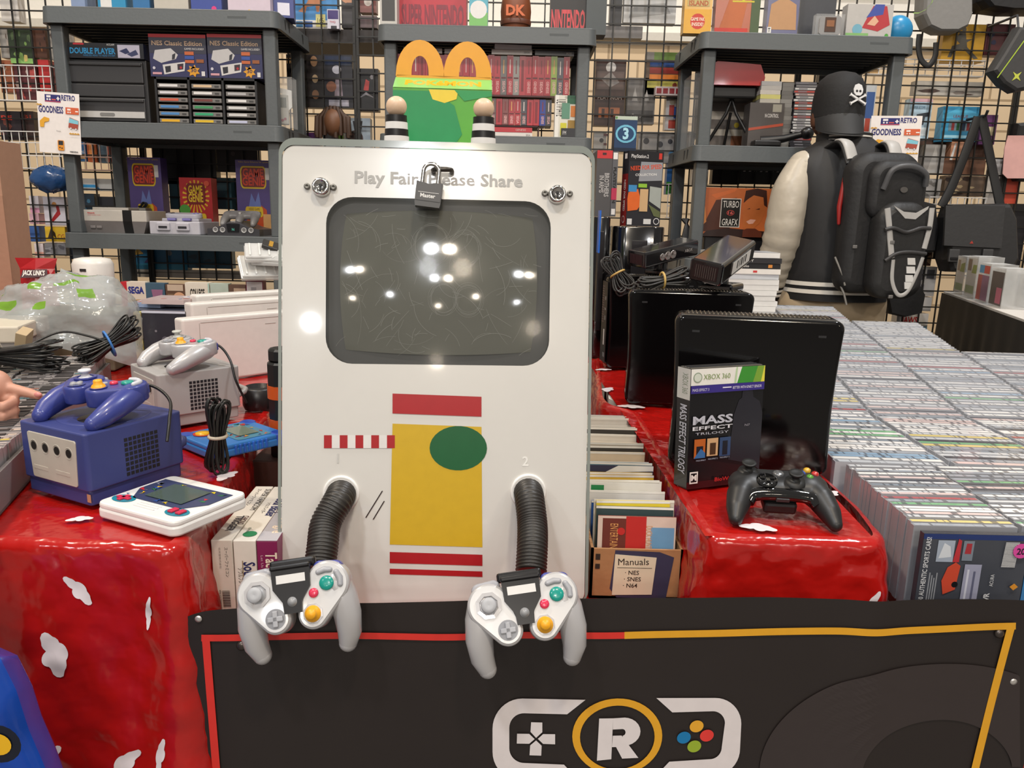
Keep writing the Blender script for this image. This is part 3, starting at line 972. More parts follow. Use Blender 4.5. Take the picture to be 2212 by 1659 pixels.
blue_c, blue_R = cube_console('purple cube game console with a controller on top, at the front of the left table', (-.586, 1.006), math.radians(-27), '#39417a', '#bab3a6')
silv_c, silv_R = cube_console('silver cube game console with a controller on top, behind the purple one', (-.668, 1.402), math.radians(-46), '#a19e9c', '#b0aca6')

PUR = C('#343d84', .33, coat=.25, var=.02)
for (c, R, rz, body, st, lb, off, cab) in (
        (blue_c, blue_R, math.radians(-22), PUR, '#c9c9cf', 'purple twin-grip controller resting on top of the purple console', (.002, .0, .1605),
         [(.0, .034, -.012), (.04, .055, -.015), (.085, .045, -.03), (.112, .015, -.05), (.123, -.004, -.075)]),
        (silv_c, silv_R, math.radians(-36), SILVER, '#b9b9b2', 'silver twin-grip controller resting on top of the silver console', (.01, .0, .1605),
         [(.0, .034, -.012), (.035, .05, -.015), (.07, .05, -.04), (.09, .045, -.08), (.095, .06, -.13)])):
    t = thing('game_controller', lb, 'game controller', c + R @ V(off), (math.radians(4), 0, rz))
    controller(t, body, None, st, '#eda51f', cable=cab, btn='#c3c4cb')


def cable_bundle(name, lb, c, axis, up, L, wd, n, tie, seed, col='#131313', r=.0022):
    """hank of cable folded back and forth, held by a tie in the middle"""
    rr = random.Random(seed); t = thing(name, lb, 'cable', c); ax = V(axis).normalized(); u = V(up).normalized(); s = ax.cross(u).normalized()
    mb = MB(); m = C(col, .38)
    for k in range(n):
        a = rr.uniform(-1, 1); b = rr.uniform(-1, 1); l1 = L * rr.uniform(.8, 1.05); l2 = L * rr.uniform(.8, 1.05)
        P_ = []
        for i in range(29):
            g = 2 * PI * i / 28; x = math.cos(g); pinch = .35 + .65 * abs(x) ** 1.3
            P_.append(ax * (x * (l1 if x > 0 else l2)) + s * ((a * .5 + math.sin(g) * .55) * wd * pinch) + u * (b * wd * .45 * pinch + wd * .5))
        mb.tube(P_[:-1], r, m, 6, None, True)
    mb.build('coils', t)
    mb = MB(); mb.tube([s * (wd * .42 * math.cos(2 * PI * k / 16)) + u * (wd * .5 + wd * .42 * math.sin(2 * PI * k / 16)) for k in range(16)], .0028, C(tie, .5), 6, None, True, 1.0); mb.build('tie', t)
    return t


p = at(455, 930, Y=1.19)
cable_bundle('cable_bundle', 'black controller cable in a hank tied beside the purple console', (-.478, 1.175, .80), (.12, -.1, 1), (.8, -.6, 0), .062, .032, 9, '#b9ad9c', 3)
cable_bundle('cable_bundle', 'long black cable hank tied with a white band at the left edge', (-1.08, 1.56, .808), (1, .05, 0), (0, 0, 1), .135, .075, 24, '#d8d0c2', 5)
cable_bundle('cable_bundle', 'black cable hank with a blue tie in front of the clear plastic bag', (-.915, 1.73, .815), (.7, .5, .5), (-.2, -.3, 1), .075, .07, 20, '#3b74b8', 8)
mb = MB(); mb.tube(smooth_path([V((-1.07, 1.66, .85)), V((-1.02, 1.7, .875)), V((-.97, 1.72, .865)), V((-.92, 1.73, .845))], 8), .0025, C('#131313', .4), 8)
tag(mb.build('cable'), 'single black cable running from the paper tag to the blue-tied hank', 'cable')
# power brick and cable behind the silver console
mb = MB(); mb.lathe([(.03, 0), (.034, .01), (.034, .045), (.026, .05), (.02, .02), (0, .02)], C('#1c1a1b', .35), 26)
t = mb.build('round_adapter', None, (-.545, 1.60, TZ)); tag(t, 'black round cup-like adapter behind the silver console', 'adapter')
cable_bundle('cable_bundle', 'small black cable coil right behind the silver console', (-.50, 1.60, .752), (.5, .4, 1), (1, -.3, 0), .035, .03, 6, '#1a1a1a', 11)

# striped torch in the gap beside the kiosk
mb = MB(); k = C('#161616', .35); o_ = C('#c2501a', .4); p = at(592, 800, Y=1.35)
mb.cyl(.030, 0, .185, k, None, 10, .004); mb.cyl(.0305, .045, .075, o_, None, 24); mb.cyl(.0305, .115, .14, o_, None, 24); mb.cyl(.027, .185, .21, k, None, 10, .004)
tag(mb.build('flashlight', None, (-.435, 1.42, LZ + .10)), 'black and orange striped flashlight beside the left edge of the kiosk', 'flashlight')
mb = MB(); mb.box((0, 0, .05), (.1, .1, .1), C('#4a2b22', .6)); mb.box((0, 0, .1005), (.09, .09, .001), C('#3a1f18', .6)); tag(mb.build('carton', None, (-.44, 1.42, LZ)), 'small brown carton under the striped flashlight', 'box')


# ---------------------------------------------------------------- handheld games
def handheld(lb, c, rz, w, l, col, accents):
    t = thing('handheld_game', lb, 'handheld game', c, (0, 0, rz)); mb = MB(); m = C(col, .32, coat=.15)
    hw, hl = w / 2 - .014, l / 2 - .014
    mb.hull([(-hw, -hl, .014), (hw, -hl, .014), (hw, hl, .014), (-hw, hl, .014)], 0, .014, m, None, .003, 56)
    mb.hull([(-hw, -hl, .013), (hw, -hl, .013), (hw, hl, .013), (-hw, hl, .013)], .013, .022, m, None, .003, 56)
    mb.build('shell', t)
    accents(t, w, l); return t


def white_acc(t, w, l):
    mb = MB(); z = .0226; mb.flat([(-.068, .0), (-.068, .044), (.068, .044), (.068, .0), (.045, -.03), (-.045, -.03)], C('#39405f', .3), None, z)
    rr = random.Random(2)
    for k in range(46):
        x = rr.uniform(-.062, .062); y = rr.uniform(-.022, .04)
        if abs(x) < .036 and y > -.016 and y < .036: continue
        mb.flat([(x + rr.uniform(-.008, .008), y + rr.uniform(-.006, .006)) for _ in range(5)], C(rr.choice(('#e2c21d', '#c12a33', '#274fa0', '#2b7a3c', '#15151a', '#e0b518', '#8d8da0')), .3), None, z + .0002 + k * .00001)
    mb.build('printed_panel', t)
    mb = MB(); mb.flat(rrect(-.036, -.018, .036, .034, .002), C('#4c5a52', .12, coat=.8), None, z + .0012); mb.build('screen', t)
    for x, nm in ((-.052, 'direction_pad'), (.052, 'button_pad')):
        mb = MB(); mb.flat(circ(x, -.038, .019, 26, .0125), C('#1e7f94', .3), None, z)
        r_ = C('#c22c48', .3)
        if x < 0: mb.box((x, -.038, z + .0012), (.024, .006, .0025), r_, None, .0008); mb.box((x, -.038, z + .0012), (.007, .018, .0025), r_, None, .0008)
        else:
            for dx in (-.007, .007): mb.box((x + dx, -.038, z + .0015), (.009, .013, .003), r_, None, .001)
        mb.build(nm, t)
    mb = MB()
    for k in range(3): mb.box((0, -.036 - .006 * k, z), (.04, .002, .0012), C('#d9d8d6', .35), None, .0004)
    mb.build('speaker_slots', t)


def blue_acc(t, w, l):
    z = .0226; mb = MB(); mb.flat(rrect(-.05, -.018, .05, .05, .006), C('#4a86a0', .3), None, z); rr = random.Random(6)
    for k in range(50):
        x = rr.uniform(-.046, .046); y = rr.uniform(-.015, .047)
        if abs(x) < .03 and -.004 < y < .036: continue
        mb.flat([(x + rr.uniform(-.007, .007), y + rr.uniform(-.006, .006)) for _ in range(5)], C(rr.choice(('#d9542c', '#d8cfc0', '#b32c2c', '#2b3f86', '#d79a35', '#3a9a8c')), .3), None, z + .0002 + k * .00001)
    mb.build('printed_panel', t)
    mb = MB(); mb.flat(rrect(-.03, -.004, .03, .036, .002), C('#7f8f80', .12, coat=.8), None, z + .0012); mb.build('screen', t)
    mb = MB(); mb.lathe([(.017, z), (.017, z + .001)], C('#c23a2a', .3), 26, TR(-.03, -.04, 0)); mb.lathe([(.013, z), (.0125, z + .003), (0, z + .0042)], C('#e5b21d', .3), 26, TR(-.03, -.04, 0)); mb.build('yellow_button', t)
    for sx in (-1, 1):
        for sy in (-1, 1):
            mb = MB(); mb.hull([(sx * (w / 2 - .011), sy * (l / 2 - .011), .015)], -.001, .0232, C('#1d48b0', .3, coat=.3), None, .003, 24); mb.build('corner_bumper', t)
    mb = MB()
    for k in range(8): mb.box((w / 2 - .001, -.03 + k * .0085, .011), (.006, .004, .016), C('#2d62c4', .3), None, .001)
    mb.build('side_ribs', t)


handheld('white handheld electronic game with red buttons, lying before the purple console', (-.470, 1.008, TZ + .001), math.radians(-26), .155, .13, '#e2e0dd', white_acc)
handheld('blue handheld electronic game with a yellow button, lying beside the cable hank', (-.503, 1.327, TZ + .001), math.radians(-40), .125, .145, '#2f78c4', blue_acc)

# ---------------------------------------------------------------- upright cartons by the kiosk
WB = '#dcd6cb'
sx0 = -.423
for k, (dx, th, col, lb, tp, fr) in enumerate((
        (0, .0295, WB, 'white game carton reading SUPER FAMICOM on its upper edge, leftmost of three', [('t', .72, .93, .3, 'SUPER FAMICOM', '#3a3836', .42, -PI / 2, 'L', .0), ('t', .30, .93, .17, 'スーパーファミコン', '#3a3836', .33, -PI / 2), ('t', .66, .40, .3, 'CHRONO', '#5c3d36', .15, -PI / 2, 'L', .02), ('t', .34, .40, .36, 'TRIGGER', '#2c2a30', .26, -PI / 2, 'L', .02)],
         [('t', .62, .9, .14, 'スーパーファミコン', '#4b4845', .42, -PI / 2), ('t', .35, .9, .07, '任天堂株式会社', '#8b8782', .3, -PI / 2), ('t', .25, .3, .1, '4961012946037', '#55524e', .28, -PI / 2)] + [('r', .42, .05 + .0125 * i, .78, .05 + .0125 * i + (.009 if i % 3 else .005), '#45403c') for i in range(20)]),
        (.0312, .0315, WB, 'white game carton reading Soul Blader, middle one of three', [('t', .62, .74, .5, 'Soul Blader', '#2b2f5e', .34, -PI / 2, 'L', .02), ('t', .30, .66, .16, 'ソウルブレイダー', '#3c3a38', .2, -PI / 2), ('c', .55, .1, .045, '#1f7a4a'), ('t', .3, .2, .12, 'ENIX', '#1f5a3a', .1, -PI / 2)],
         [('t', .42, .70, .5, 'Soul Blader', '#2b2f5e', .6, -PI / 2, 'L', .02), ('t', .16, .62, .2, 'ソウルブレイダー', '#33302e', .36, -PI / 2), ('r', .36, .08, .4, .72, '#8f7c5c')]),
        (.0642, .0285, '#7e1f4f', 'magenta game carton with a grey upper edge, rightmost of three against the kiosk', [('r', 0, 0, 1, 1, '#aaa6aa'), ('t', .5, .62, .5, 'Tactics Ogre', '#e3cdb4', .5, -PI / 2, 'L', .02)],
         [('t', .42, .84, .55, 'Tactics Ogre', '#e6d6c0', .75, -PI / 2, 'L', .02), ('t', .18, .8, .12, 'Let Us Cling Together', '#cfa9b4', .6, -PI / 2)]))):
    pbox('game_carton', th, .22, .108, col, (sx0 + dx + th / 2, 1.0 + .11, LZ), math.radians(2.5), top=tp, front=fr, label=lb, cat='box', group='white and magenta game cartons beside the kiosk', bev=.0012)

# ---------------------------------------------------------------- meal box and peg toys on the kiosk
KTZ = LZ + .635
c = at(953, 300, Y=1.33)
mw = .162; mh = .118
t = thing('meal_box', 'green cardboard meal box with yellow double-arch handle standing on the kiosk', 'box', (c.x, 1.375, KTZ), (0, 0, math.radians(3)))
mb = MB(); gm = C('#57a33a', .35)
q = [(-.081, -.05, 0), (.081, -.05, 0), (.081, .05, 0), (-.081, .05, 0)]
hh_ = .128; hr = .152
vs = q + [(x, y, hh_) for x, y, _ in q] + [(-.079, 0, hr), (.079, 0, hr)]
mb.add(vs, [(3, 2, 1, 0), (0, 1, 5, 4), (1, 2, 6, 9, 5), (2, 3, 7, 6), (3, 0, 4, 8, 7), (4, 5, 9, 8), (6, 7, 8, 9)], gm)
F = frame((-.081, -.0503, 0), (1, 0, 0), (0, 0, 1))
prints(mb, F, .162, hh_, [('p', [(.0, .0), (.0, .97), (.40, .97), (.62, .80), (.70, .45), (.55, .18), (.30, .0)], '#1f8a50'), ('p', [(.36, .99), (.66, .99), (.64, .88), (.52, .83), (.40, .87)], '#e6c93a'),
                          ('p', [(.62, .99), (1, .99), (1, .93), (.72, .86)], '#2a9350'), ('p', [(.56, .3), (.66, .04), (.72, .08), (.64, .34)], '#1f8a50'), ('p', [(.2, 0), (.5, 0), (.42, .12), (.3, .14)], '#c7848a')])
F2 = frame((-.081, -.0504, hh_ + .0002), (1, 0, 0), (0, .05, hr - hh_))
prints(mb, F2, .162, .0555, [('r', .0, .0, 1, 1, '#7cba62'), ('t', .5, .30, .42, 'POKéMON', '#e9a41f', .78, 0, 'C', .05)])
mb.build('carton', t)
mb = MB(); ym = C('#e9a221', .35)
# double arch handle with two openings
def arch(cx):
    o = [(cx - .040, 0)]; o += [(cx - .037 + .006 * k, .012 + .0) for k in range(0)]
    outer = [(cx - .041 * math.cos(PI * k / 16) * (1 - .10 * math.sin(PI * k / 16)), .004 + .058 * math.sin(PI * k / 16) ** .8) for k in range(17)]
    inner = [(cx - .0145 * math.cos(PI * k / 16), .006 + .031 * math.sin(PI * k / 16) ** .8) for k in range(17)]
    return outer, inner
for cx in (-.040, .040):
    o, i = arch(cx); vs = []; fs = []
    for zz in (-.0008, .0008):
        for a, b in zip(o, i): vs += [(a[0], a[1], zz), (b[0], b[1], zz)]
    n = len(o)
    for k in range(n - 1):
        f = (2 * k, 2 * k + 1, 2 * k + 3, 2 * k + 2); fs += [f[::-1], tuple(v + 2 * n for v in f)]
        fs += [(2 * k, 2 * k + 2, 2 * n + 2 * k + 2, 2 * n + 2 * k), (2 * k + 1, 2 * n + 2 * k + 1, 2 * n + 2 * k + 3, 2 * k + 3)]
    mb.add(vs, fs, ym, False, frame((0, -.001, hr - .002), (1, 0, 0), (0, 0, 1)))
mb.prism([(-.081, 0), (.081, 0), (.079, .008), (-.079, .008)], -.0008, .0008, ym, frame((0, -.001, hr - .004), (1, 0, 0), (0, 0, 1)))
mb.build('arch_handle', t)


def peg(lb, px_, py_, rz):
    p = at(px_, py_, Y=1.20)
    t = thing('peg_toy', lb, 'toy', (p.x, 1.20, KTZ), (0, 0, rz)); t.scale = (1.25,) * 3; mb = MB(); a, b = C('#e5e2df', .35), C('#1d1b1c', .35)
    for k in range(7): mb.lathe([(.0175 - .0008 * k, .008 * k), (.0172 - .0008 * k, .008 * k + .008)], b if k % 2 == 0 else a, 24)
    mb.build('striped_body', t)
    mb = MB(); mb.ell((0, 0, .066), (.0125, .012, .012), C('#d9b99c', .4)); mb.build('round_head', t)


peg('plain striped peg toy standing at the left of the green meal box', 857, 300, 0)
peg('plain striped peg toy standing at the right of the green meal box', 1044, 305, 0)
# ================================================================= right table: black consoles
def tall_console(lb, p0, rz, back=False, H=.264, W=.269, D=.075):
    """glossy black console on its edge; p0 = front lower left corner"""
    R = MX.Rotation(rz, 3, 'Z'); c = V((p0[0], p0[1], TZ)) + R @ V((W / 2, D / 2, 0))
    t = thing('game_console', lb, 'game console', c, (0, 0, rz)); m = C('#090809', .12, coat=.15, var=.0, spec=.35); mb = MB()

    def ol(ins):
        out = []
        for x, z in rrect(-W / 2 + ins, ins + .004, W / 2 - ins, H - ins, max(.016 - ins, .004), 8):
            out.append((x, z))
        d = []
        for i in range(len(out)):       # finer upright sides so the waist bends
            a, b = out[i], out[(i + 1) % len(out)]; k = 10 if abs(a[1] - b[1]) > .1 else 1
            for q in range(k): d.append((a[0] + (b[0] - a[0]) * q / k, a[1] + (b[1] - a[1]) * q / k))
        return [((x * (1 + .05 * (abs(z - H * .42) / (H * .58)) ** 1.6 - .05)), z) for x, z in d]
    rings = [(ol(.006), -D / 2), (ol(.002), -D / 2 + .002), (ol(0), -D / 2 + .006), (ol(0), D / 2 - .006), (ol(.002), D / 2 - .002), (ol(.006), D / 2)]
    vs = []; fs = []; n = len(rings[0][0])
    for o, y in rings: vs += [(x, y, z) for x, z in o]
    for i in range(5):
        for k in range(n): fs.append((i * n + k, (i + 1) * n + k, (i + 1) * n + (k + 1) % n, i * n + (k + 1) % n))
    mb.add(vs, [f[::-1] for f in fs], m, True); mb.add(vs[:n], [tuple(range(n))], m); mb.add(vs[-n:], [tuple(range(n - 1, -1, -1))], m)
    mb.build('case', t)
    mb = MB(); g = C('#a89e8e', .18, .85)  # gold glints of the vent slats put into their colour
    mb.box((0, 0, H - .0005), (W * .86, D * .56, .003), C('#15130f', .3), None, .001)
    nn = 34
    for k in range(nn): mb.box((-W * .415 + W * .83 * k / (nn - 1), 0, H + .0012), (.0026, D * .5, .0028), g, TR(rz=0), .0008)
    mb.build('vent', t)
    mb = MB()
    for x in (-W * .37, W * .37): mb.box((x, -D / 2 - .0002, H - .026), (.012, .0008, .0035), C('#2b2b2d', .3))
    mb.build('clip', t)
    if back:
        mb = MB(); F = frame((-W / 2 - .0012, D / 2, 0), (0, -1, 0), (0, 0, 1)); dk = C('#1b1718', .4)
        mb.box((D / 2, H / 2, 0), (D * .8, H * .86, .002), dk, F)
        for z in range(16):
            mb.box((D * .32, H * .50 + z * .0066, .001), (D * .36, .0026, .001), C('#5c4a4a', .4), F)
        for z, w, h in ((.2, .012, .01), (.17, .016, .006), (.145, .01, .012), (.04, .02, .012)): mb.box((D * .7, z, .0012), (w, h, .001), C('#6c6a6b', .3), F)
        mb.box((D * .62, .09, .0014), (.009, .044, .0008), C('#d8d2cb', .4), F)
        mb.build('port_panel', t)
    return t


tall_console('tall glossy black game console nearest the camera, behind the trilogy game box', (.268, 1.262), math.radians(-10))
tall_console('second tall glossy black game console, standing behind the nearest one', (.255, 1.70), math.radians(-5), W=.275)
tall_console('third tall black console with its ports showing, close to the kiosk edge', (.262, 2.12), math.radians(6), back=True)


# ---------------------------------------------------------------- boxed game trilogy
def trilogy():
    w, d, h = .138, .036, .192; rz = math.radians(21); R = MX.Rotation(rz, 3, 'Z')
    c = V((.279, 1.145, TZ)) + R @ V((w / 2, d / 2, 0))
    t = thing('game_box', 'black boxed game reading MASS EFFECT TRILOGY leaning against the nearest console', 'game box', c, (math.radians(-3), 0, rz))
    mb = MB(); bk = C('#131316', .25, coat=.3)
    mb.box((0, 0, h / 2), (w, d, h), bk)
    F = frame((-w / 2, -d / 2, 0), (1, 0, 0), (0, 0, 1)); L = frame((-w / 2, d / 2, 0), (0, -1, 0), (0, 0, 1))
    g = [('r', 0, 0, 1, .06, '#3a1216'), ('p', [(.55, .22), (.6, .60), (.66, .72), (.70, .74), (.71, .82), (.84, .82), (.86, .74), (.95, .70), (1, .6), (1, .1), (.9, .16)], '#26262d'),
         ('r', 0, .865, 1, 1, '#e7e5de'), ('p', [(.62, .865), (.68, 1), (.9, 1), (.84, .865)], '#3f8f36'), ('p', [(.84, .865), (.90, 1), (1, 1), (1, .865)], '#79a03a'), ('p', [(.95, .865), (.99, 1), (1, 1), (1, .865)], '#d9d04a'),
         ('p', [(.58, .865), (.60, 1), (.62, 1), (.605, .865)], '#b6d0a4'),
         ('c', .085, .93, .042, '#8d9a86'), ('c', .085, .93, .034, '#cdd3c6'), ('t', .16, .912, .042, 'XBOX 360', '#7d9455', .36, 0, 'L', .0),
         ('r', 0, .80, 1, .865, '#3a2f80'), ('t', .02, .818, .022, 'MASS EFFECT 3', '#d9d6e6', .22), ('t', .96, .82, .022, 'BETTER WITH KINECT SENSOR', '#e6e3f0', .40, 0, 'R'), ('r', .42, .832, .54, .842, '#d9d6e6'),
         ('t', .04, .545, .065, 'MASS', '#b9bcc6', .54, 0, 'L', .03), ('t', .04, .495, .03, 'EFFECT', '#d6d8de', .54, 0, 'L', .02), ('t', .08, .455, .02, 'TRILOGY', '#b9bcc6', .45),
         ('r', .07, .26, .22, .42, '#b5602a'), ('r', .10, .26, .19, .36, '#24242c'), ('p', [(.07, .26), (.22, .26), (.22, .3), (.16, .34)], '#3b6aa0'),
         ('r', .24, .27, .39, .42, '#caa57a'), ('r', .28, .28, .36, .38, '#4a3423'), ('r', .41, .26, .56, .42, '#33496e'), ('r', .45, .27, .52, .39, '#1a1d26'),
         ('t', .10, .235, .012, 'MASS EFFECT', '#aab3c4', .13), ('t', .26, .24, .012, 'MASS EFFECT 2', '#aab3c4', .13), ('t', .42, .243, .012, 'MASS EFFECT 3', '#aab3c4', .13),
         ('r', .02, .05, .13, .15, '#e3dfda'), ('r', .035, .062, .115, .138, '#16161a'), ('t', .075, .078, .045, 'M', '#e3dfda', .07, 0, 'C', .04), ('t', .36, .05, .032, 'BioWare', '#c22c2c', .3, 0, 'L', .02), ('t', .74, .50, .018, 'N7', '#9a9aa2', .07)]
    prints(mb, F, w, h, g, .25)
    prints(mb, L, d, h, [('r', 0, .745, 1, 1, '#d6d3cb'), ('t', .4, .96, .42, 'XBOX 360', '#84907a', .17, -PI / 2), ('t', .32, .70, .5, 'MASS EFFECT TRILOGY', '#c9c9d0', .58, -PI / 2, 'L', .02)], .25)
    mb.build('sleeve', t)
    mb = MB(); mb.box((0, 0, h + .0006), (w * .97, d * .8, .001), C('#6a655c', .5))
    for k in range(3): mb.box((0, -d * .25 + k * d * .22, h + .0012), (w * .95, .004, .0014), C('#2c2c2e', .4))
    mb.build('disc_cases', t)


trilogy()


# ---------------------------------------------------------------- black pad
def black_pad():
    p = at(1684, 1048, Z=TZ + .045)
    t = thing('game_controller', 'matte black game controller lying in front of the trilogy box', 'game controller', (p.x, p.y, TZ + .040))
    t.matrix_world = MX.Translation((p.x, p.y, TZ + .042)) @ MX.Rotation(math.radians(-6), 4, 'Z') @ MX.Rotation(math.radians(14), 4, 'X')
    m = C('#1d1d1e', .42, var=.03); mb = MB()
    mb.hull([(-.042, .012, .026), (.042, .012, .026)], -.022, .012, m, None, .008, 48, True)
    mb.ell((-.045, .010, -.004), (.032, .030, .021), m); mb.ell((.045, .010, -.004), (.032, .030, .021), m); mb.ell((0, .0, -.004), (.045, .026, .018), m)
    for s in (-1, 1): mb.limb([(s * .05, .006, -.006), (s * .061, -.016, -.009), (s * .069, -.042, -.016), (s * .0725, -.060, -.022)], [.022, .021, .0165, .011], m, 20)
    mb.build('body', t, remesh=.0022, smooth=10)
    t.scale = (.93,) * 3
    gl = C('#0b0b0c', .06, coat=1.0)
    mb = MB(); P_ = [(-.052, -.030, -.010), (-.045, -.022, -.004), (-.03, -.0195, -.0015), (0, -.019, -.0005), (.03, -.0195, -.0015), (.045, -.022, -.004), (.052, -.030, -.010)]
    mb.tube(smooth_path([V(p) for p in P_], 8), .0105, gl, 14); mb.build('gloss_rim', t)
    mb = MB(); mb.box((0, -.0295, -.004), (.02, .004, .006), C('#2e2e30', .4), None, .001); mb.build('headset_port', t)
    mb = MB(); mb.box((0, -.012, -.023), (.05, .03, .02), C('#161617', .45), None, .005); mb.build('battery_pack', t)
    for x, y in ((-.046, .021), (.021, -.002)):
        mb = MB(); mb.lathe([(.0165, .010), (.0145, .0155), (.0095, .016), (.006, .018), (.0055, .024), (.0105, .026), (.0115, .0285), (.0105, .030), (.007, .029), (0, .0286)], C('#161616', .5), 24, TR(x, y, 0)); mb.build('analogue_stick', t)
    mb = MB(); mb.lathe([(.0165, .011), (.0155, .016), (.0135, .0165), (.0, .0155)], gl, 26, TR(-.021, -.002, 0))
    mb.box((-.021, -.002, .017), (.006, .022, .004), gl, None, .001); mb.box((-.021, -.002, .017), (.022, .006, .004), gl, None, .001); mb.build('direction_pad', t)
    for x, y, co, nm in ((.046, .010, '#4a8a2f', 'green_button'), (.056, .020, '#b02a26', 'red_button'), (.036, .020, '#2a4a9a', 'blue_button'), (.046, .030, '#c59a26', 'yellow_button')):
        mb = MB(); mb.lathe([(.0055, .011), (.0055, .0165), (.003, .0185), (0, .019)], C(co, .2, coat=.5), 18, TR(x, y, 0)); mb.build(nm, t)
    mb = MB(); mb.lathe([(.0085, .010), (.0085, .0145), (.0065, .016), (0, .0165)], C('#77787a', .25, .6), 24, TR(0, .018, 0)); mb.build('guide_button', t)


black_pad()


# ---------------------------------------------------------------- motion sensor bars with cables
def sensor_bar(lb, c, rz, ry, rx, sticker, L=.20):
    t = thing('motion_sensor_bar', lb, 'sensor', c); g = C('#131214', .12, coat=.6)
    Rm = MX.Rotation(rz, 4, 'Z') @ MX.Rotation(ry, 4, 'Y') @ MX.Rotation(rx, 4, 'X'); up = V((0, 0, .062))
    B = MX.Translation(up) @ Rm; mb = MB()
    mb.hull([(-.026, -.015, .007), (.026, -.015, .007), (.026, .015, .007), (-.026, .015, .007)], -L / 2, L / 2, g, B @ MX.Rotation(PI / 2, 4, 'Y') @ MX.Rotation(PI / 2, 4, 'Z'), .003, 40)
    mb.build('bar', t)
    mb = MB(); E = frame((-L / 2 - .0006, .027, -.017), (0, -1, 0), (0, 0, 1))
    mb.box((.027, .017, 0), (.046, .028, .001), C('#231617', .4), B @ E, .0)
    for k in range(10): mb.box((.008 + .0042 * k, .017, .0008), (.0016, .024, .0016), C('#5a5552', .25, .5) if sticker else C('#3a2427', .4), B @ E)
    mb.build('end_grille', t)
    mb = MB(); Fr = frame((-L / 2, -.0222 - .0, 0), (1, 0, 0), (0, 0, 1)) if 0 else frame((-L / 2, -.0340, 0), (1, 0, 0), (0, 0, 1))
    if sticker:
        mb.box((L * .55, 0, 0), (L * .55, .024, .0006), C('#c7c4bf', .4), B @ Fr)
        for k, w in enumerate((.004, .002, .006, .003, .005)): mb.box((L * .42 + .012 * k, .002, .0006), (w, .015, .0005), C('#1a1a1c', .4), B @ Fr)
        mb.build('label_sticker', t)
    else:
        for k, r in ((.30, .010), (.40, .012), (.50, .012)):
            mb.lathe([(r, 0), (r, .002), (r * .8, .003), (r * .6, .001), (0, .001)], C('#8e8784', .15, .7), 20, B @ Fr @ TR(L * k, 0, 0))
        mb.text('XBOX', .008, C('#a8a4a0', .4), B @ Fr, L * .72, -.003, .0012); mb.build('lenses', t)
    mb = MB(); mb.box((0, 0, .008), (.075, .07, .016), g, TR(rz=rz), .005); mb.cyl(.014, .014, .055, g, None, 16); mb.build('foot', t)
    return t


CT = TZ + .264 + .003
p = at(1462, 560, Y=1.90)
sensor_bar('black motion sensor bar with lenses, farther of the two on the consoles', (.415, 2.165, CT), math.radians(38), math.radians(-9), math.radians(6), False, .22)
sensor_bar('black motion sensor bar with a white label, nearer of the two on the consoles', (.475, 1.765, CT - .006), math.radians(56), math.radians(-13), math.radians(10), True, .19).scale = (1.15, 1.15, 1.15)
cable_bundle('cable_bundle', 'grey cable coil with a yellow tie hanging at the left of the sensor bars', (.283, 2.14, CT - .004), (.45, -.2, -.8), (0, -1, .3), .055, .05, 13, '#b99a58', 21, '#2c2b2a', .0026)
cable_bundle('cable_bundle', 'grey cable coil with a yellow tie lying before the nearer sensor bar', (.335, 1.745, CT - .004), (.9, .1, .25), (0, -.25, 1), .058, .042, 13, '#b99a58', 22, '#2a2928', .0026)
mb = MB(); mb.box((0, 0, 0), (.018, .012, .05), C('#3a3b3c', .4), None, .003); tag(mb.build('cable_plug', None, (.408, 1.722, CT + .030), (.3, math.radians(-38), 0)), 'dark grey rectangular cable plug in front of the labelled sensor bar', 'plug')

# ---------------------------------------------------------------- upright consoles and boxes behind
def black_tower(lb, x, y, w, d, h, extra=None):
    mb = MB(); m = C('#0e0d0e', .12, coat=.5)
    r = min(w, d) * .3
    mb.hull([(-w / 2 + r, -d / 2 + r, r), (w / 2 - r, -d / 2 + r, r), (w / 2 - .004, d / 2 - .004, .004), (-w / 2 + .004, d / 2 - .004, .004)], 0, h, m, None, .004, 56, True)
    mb.box((0, -d / 2 + .004, h * .55), (w * .3, .01, h * .7), C('#2a282a', .2), None, .002)
    return tag(mb.build('game_console', None, (x, y, TZ)), lb, 'game console')


zt = at(1370, 489, Y=2.34).z
xa = at(1322, 520, Y=2.34).x; xb = at(1432, 520, Y=2.34).x
black_tower('upright rounded black console under the racing game box', (xa + xb) / 2, 2.36, xb - xa, .13, zt - TZ)
xa2 = at(1278, 520, Y=2.34).x
zb = at(1300, 468, Y=2.34).z
black_tower('narrow upright black console under the army game box beside the kiosk', (xa2 + xa) / 2 - .004, 2.365, xa - xa2 - .012, .12, zb - TZ)
mb = MB(); pa = at(1290, 545, Y=2.28); mb.box((0, 0, .06), (.004, .05, .12), C('#1e63c4', .3)); mb.box((0, 0, -.1), (.004, .05, .2), C('#16161a', .4))
tag(mb.build('blue_card', None, (pa.x, 2.26, pa.z)), 'narrow bright blue card beside the right edge of the kiosk', 'card')
RZB = at(1385, 327, Y=2.32).z
sp = at(1333, 400, Y=2.33); fr = at(1434, 400, Y=2.31)
wB = .108; rzB = math.radians(14)
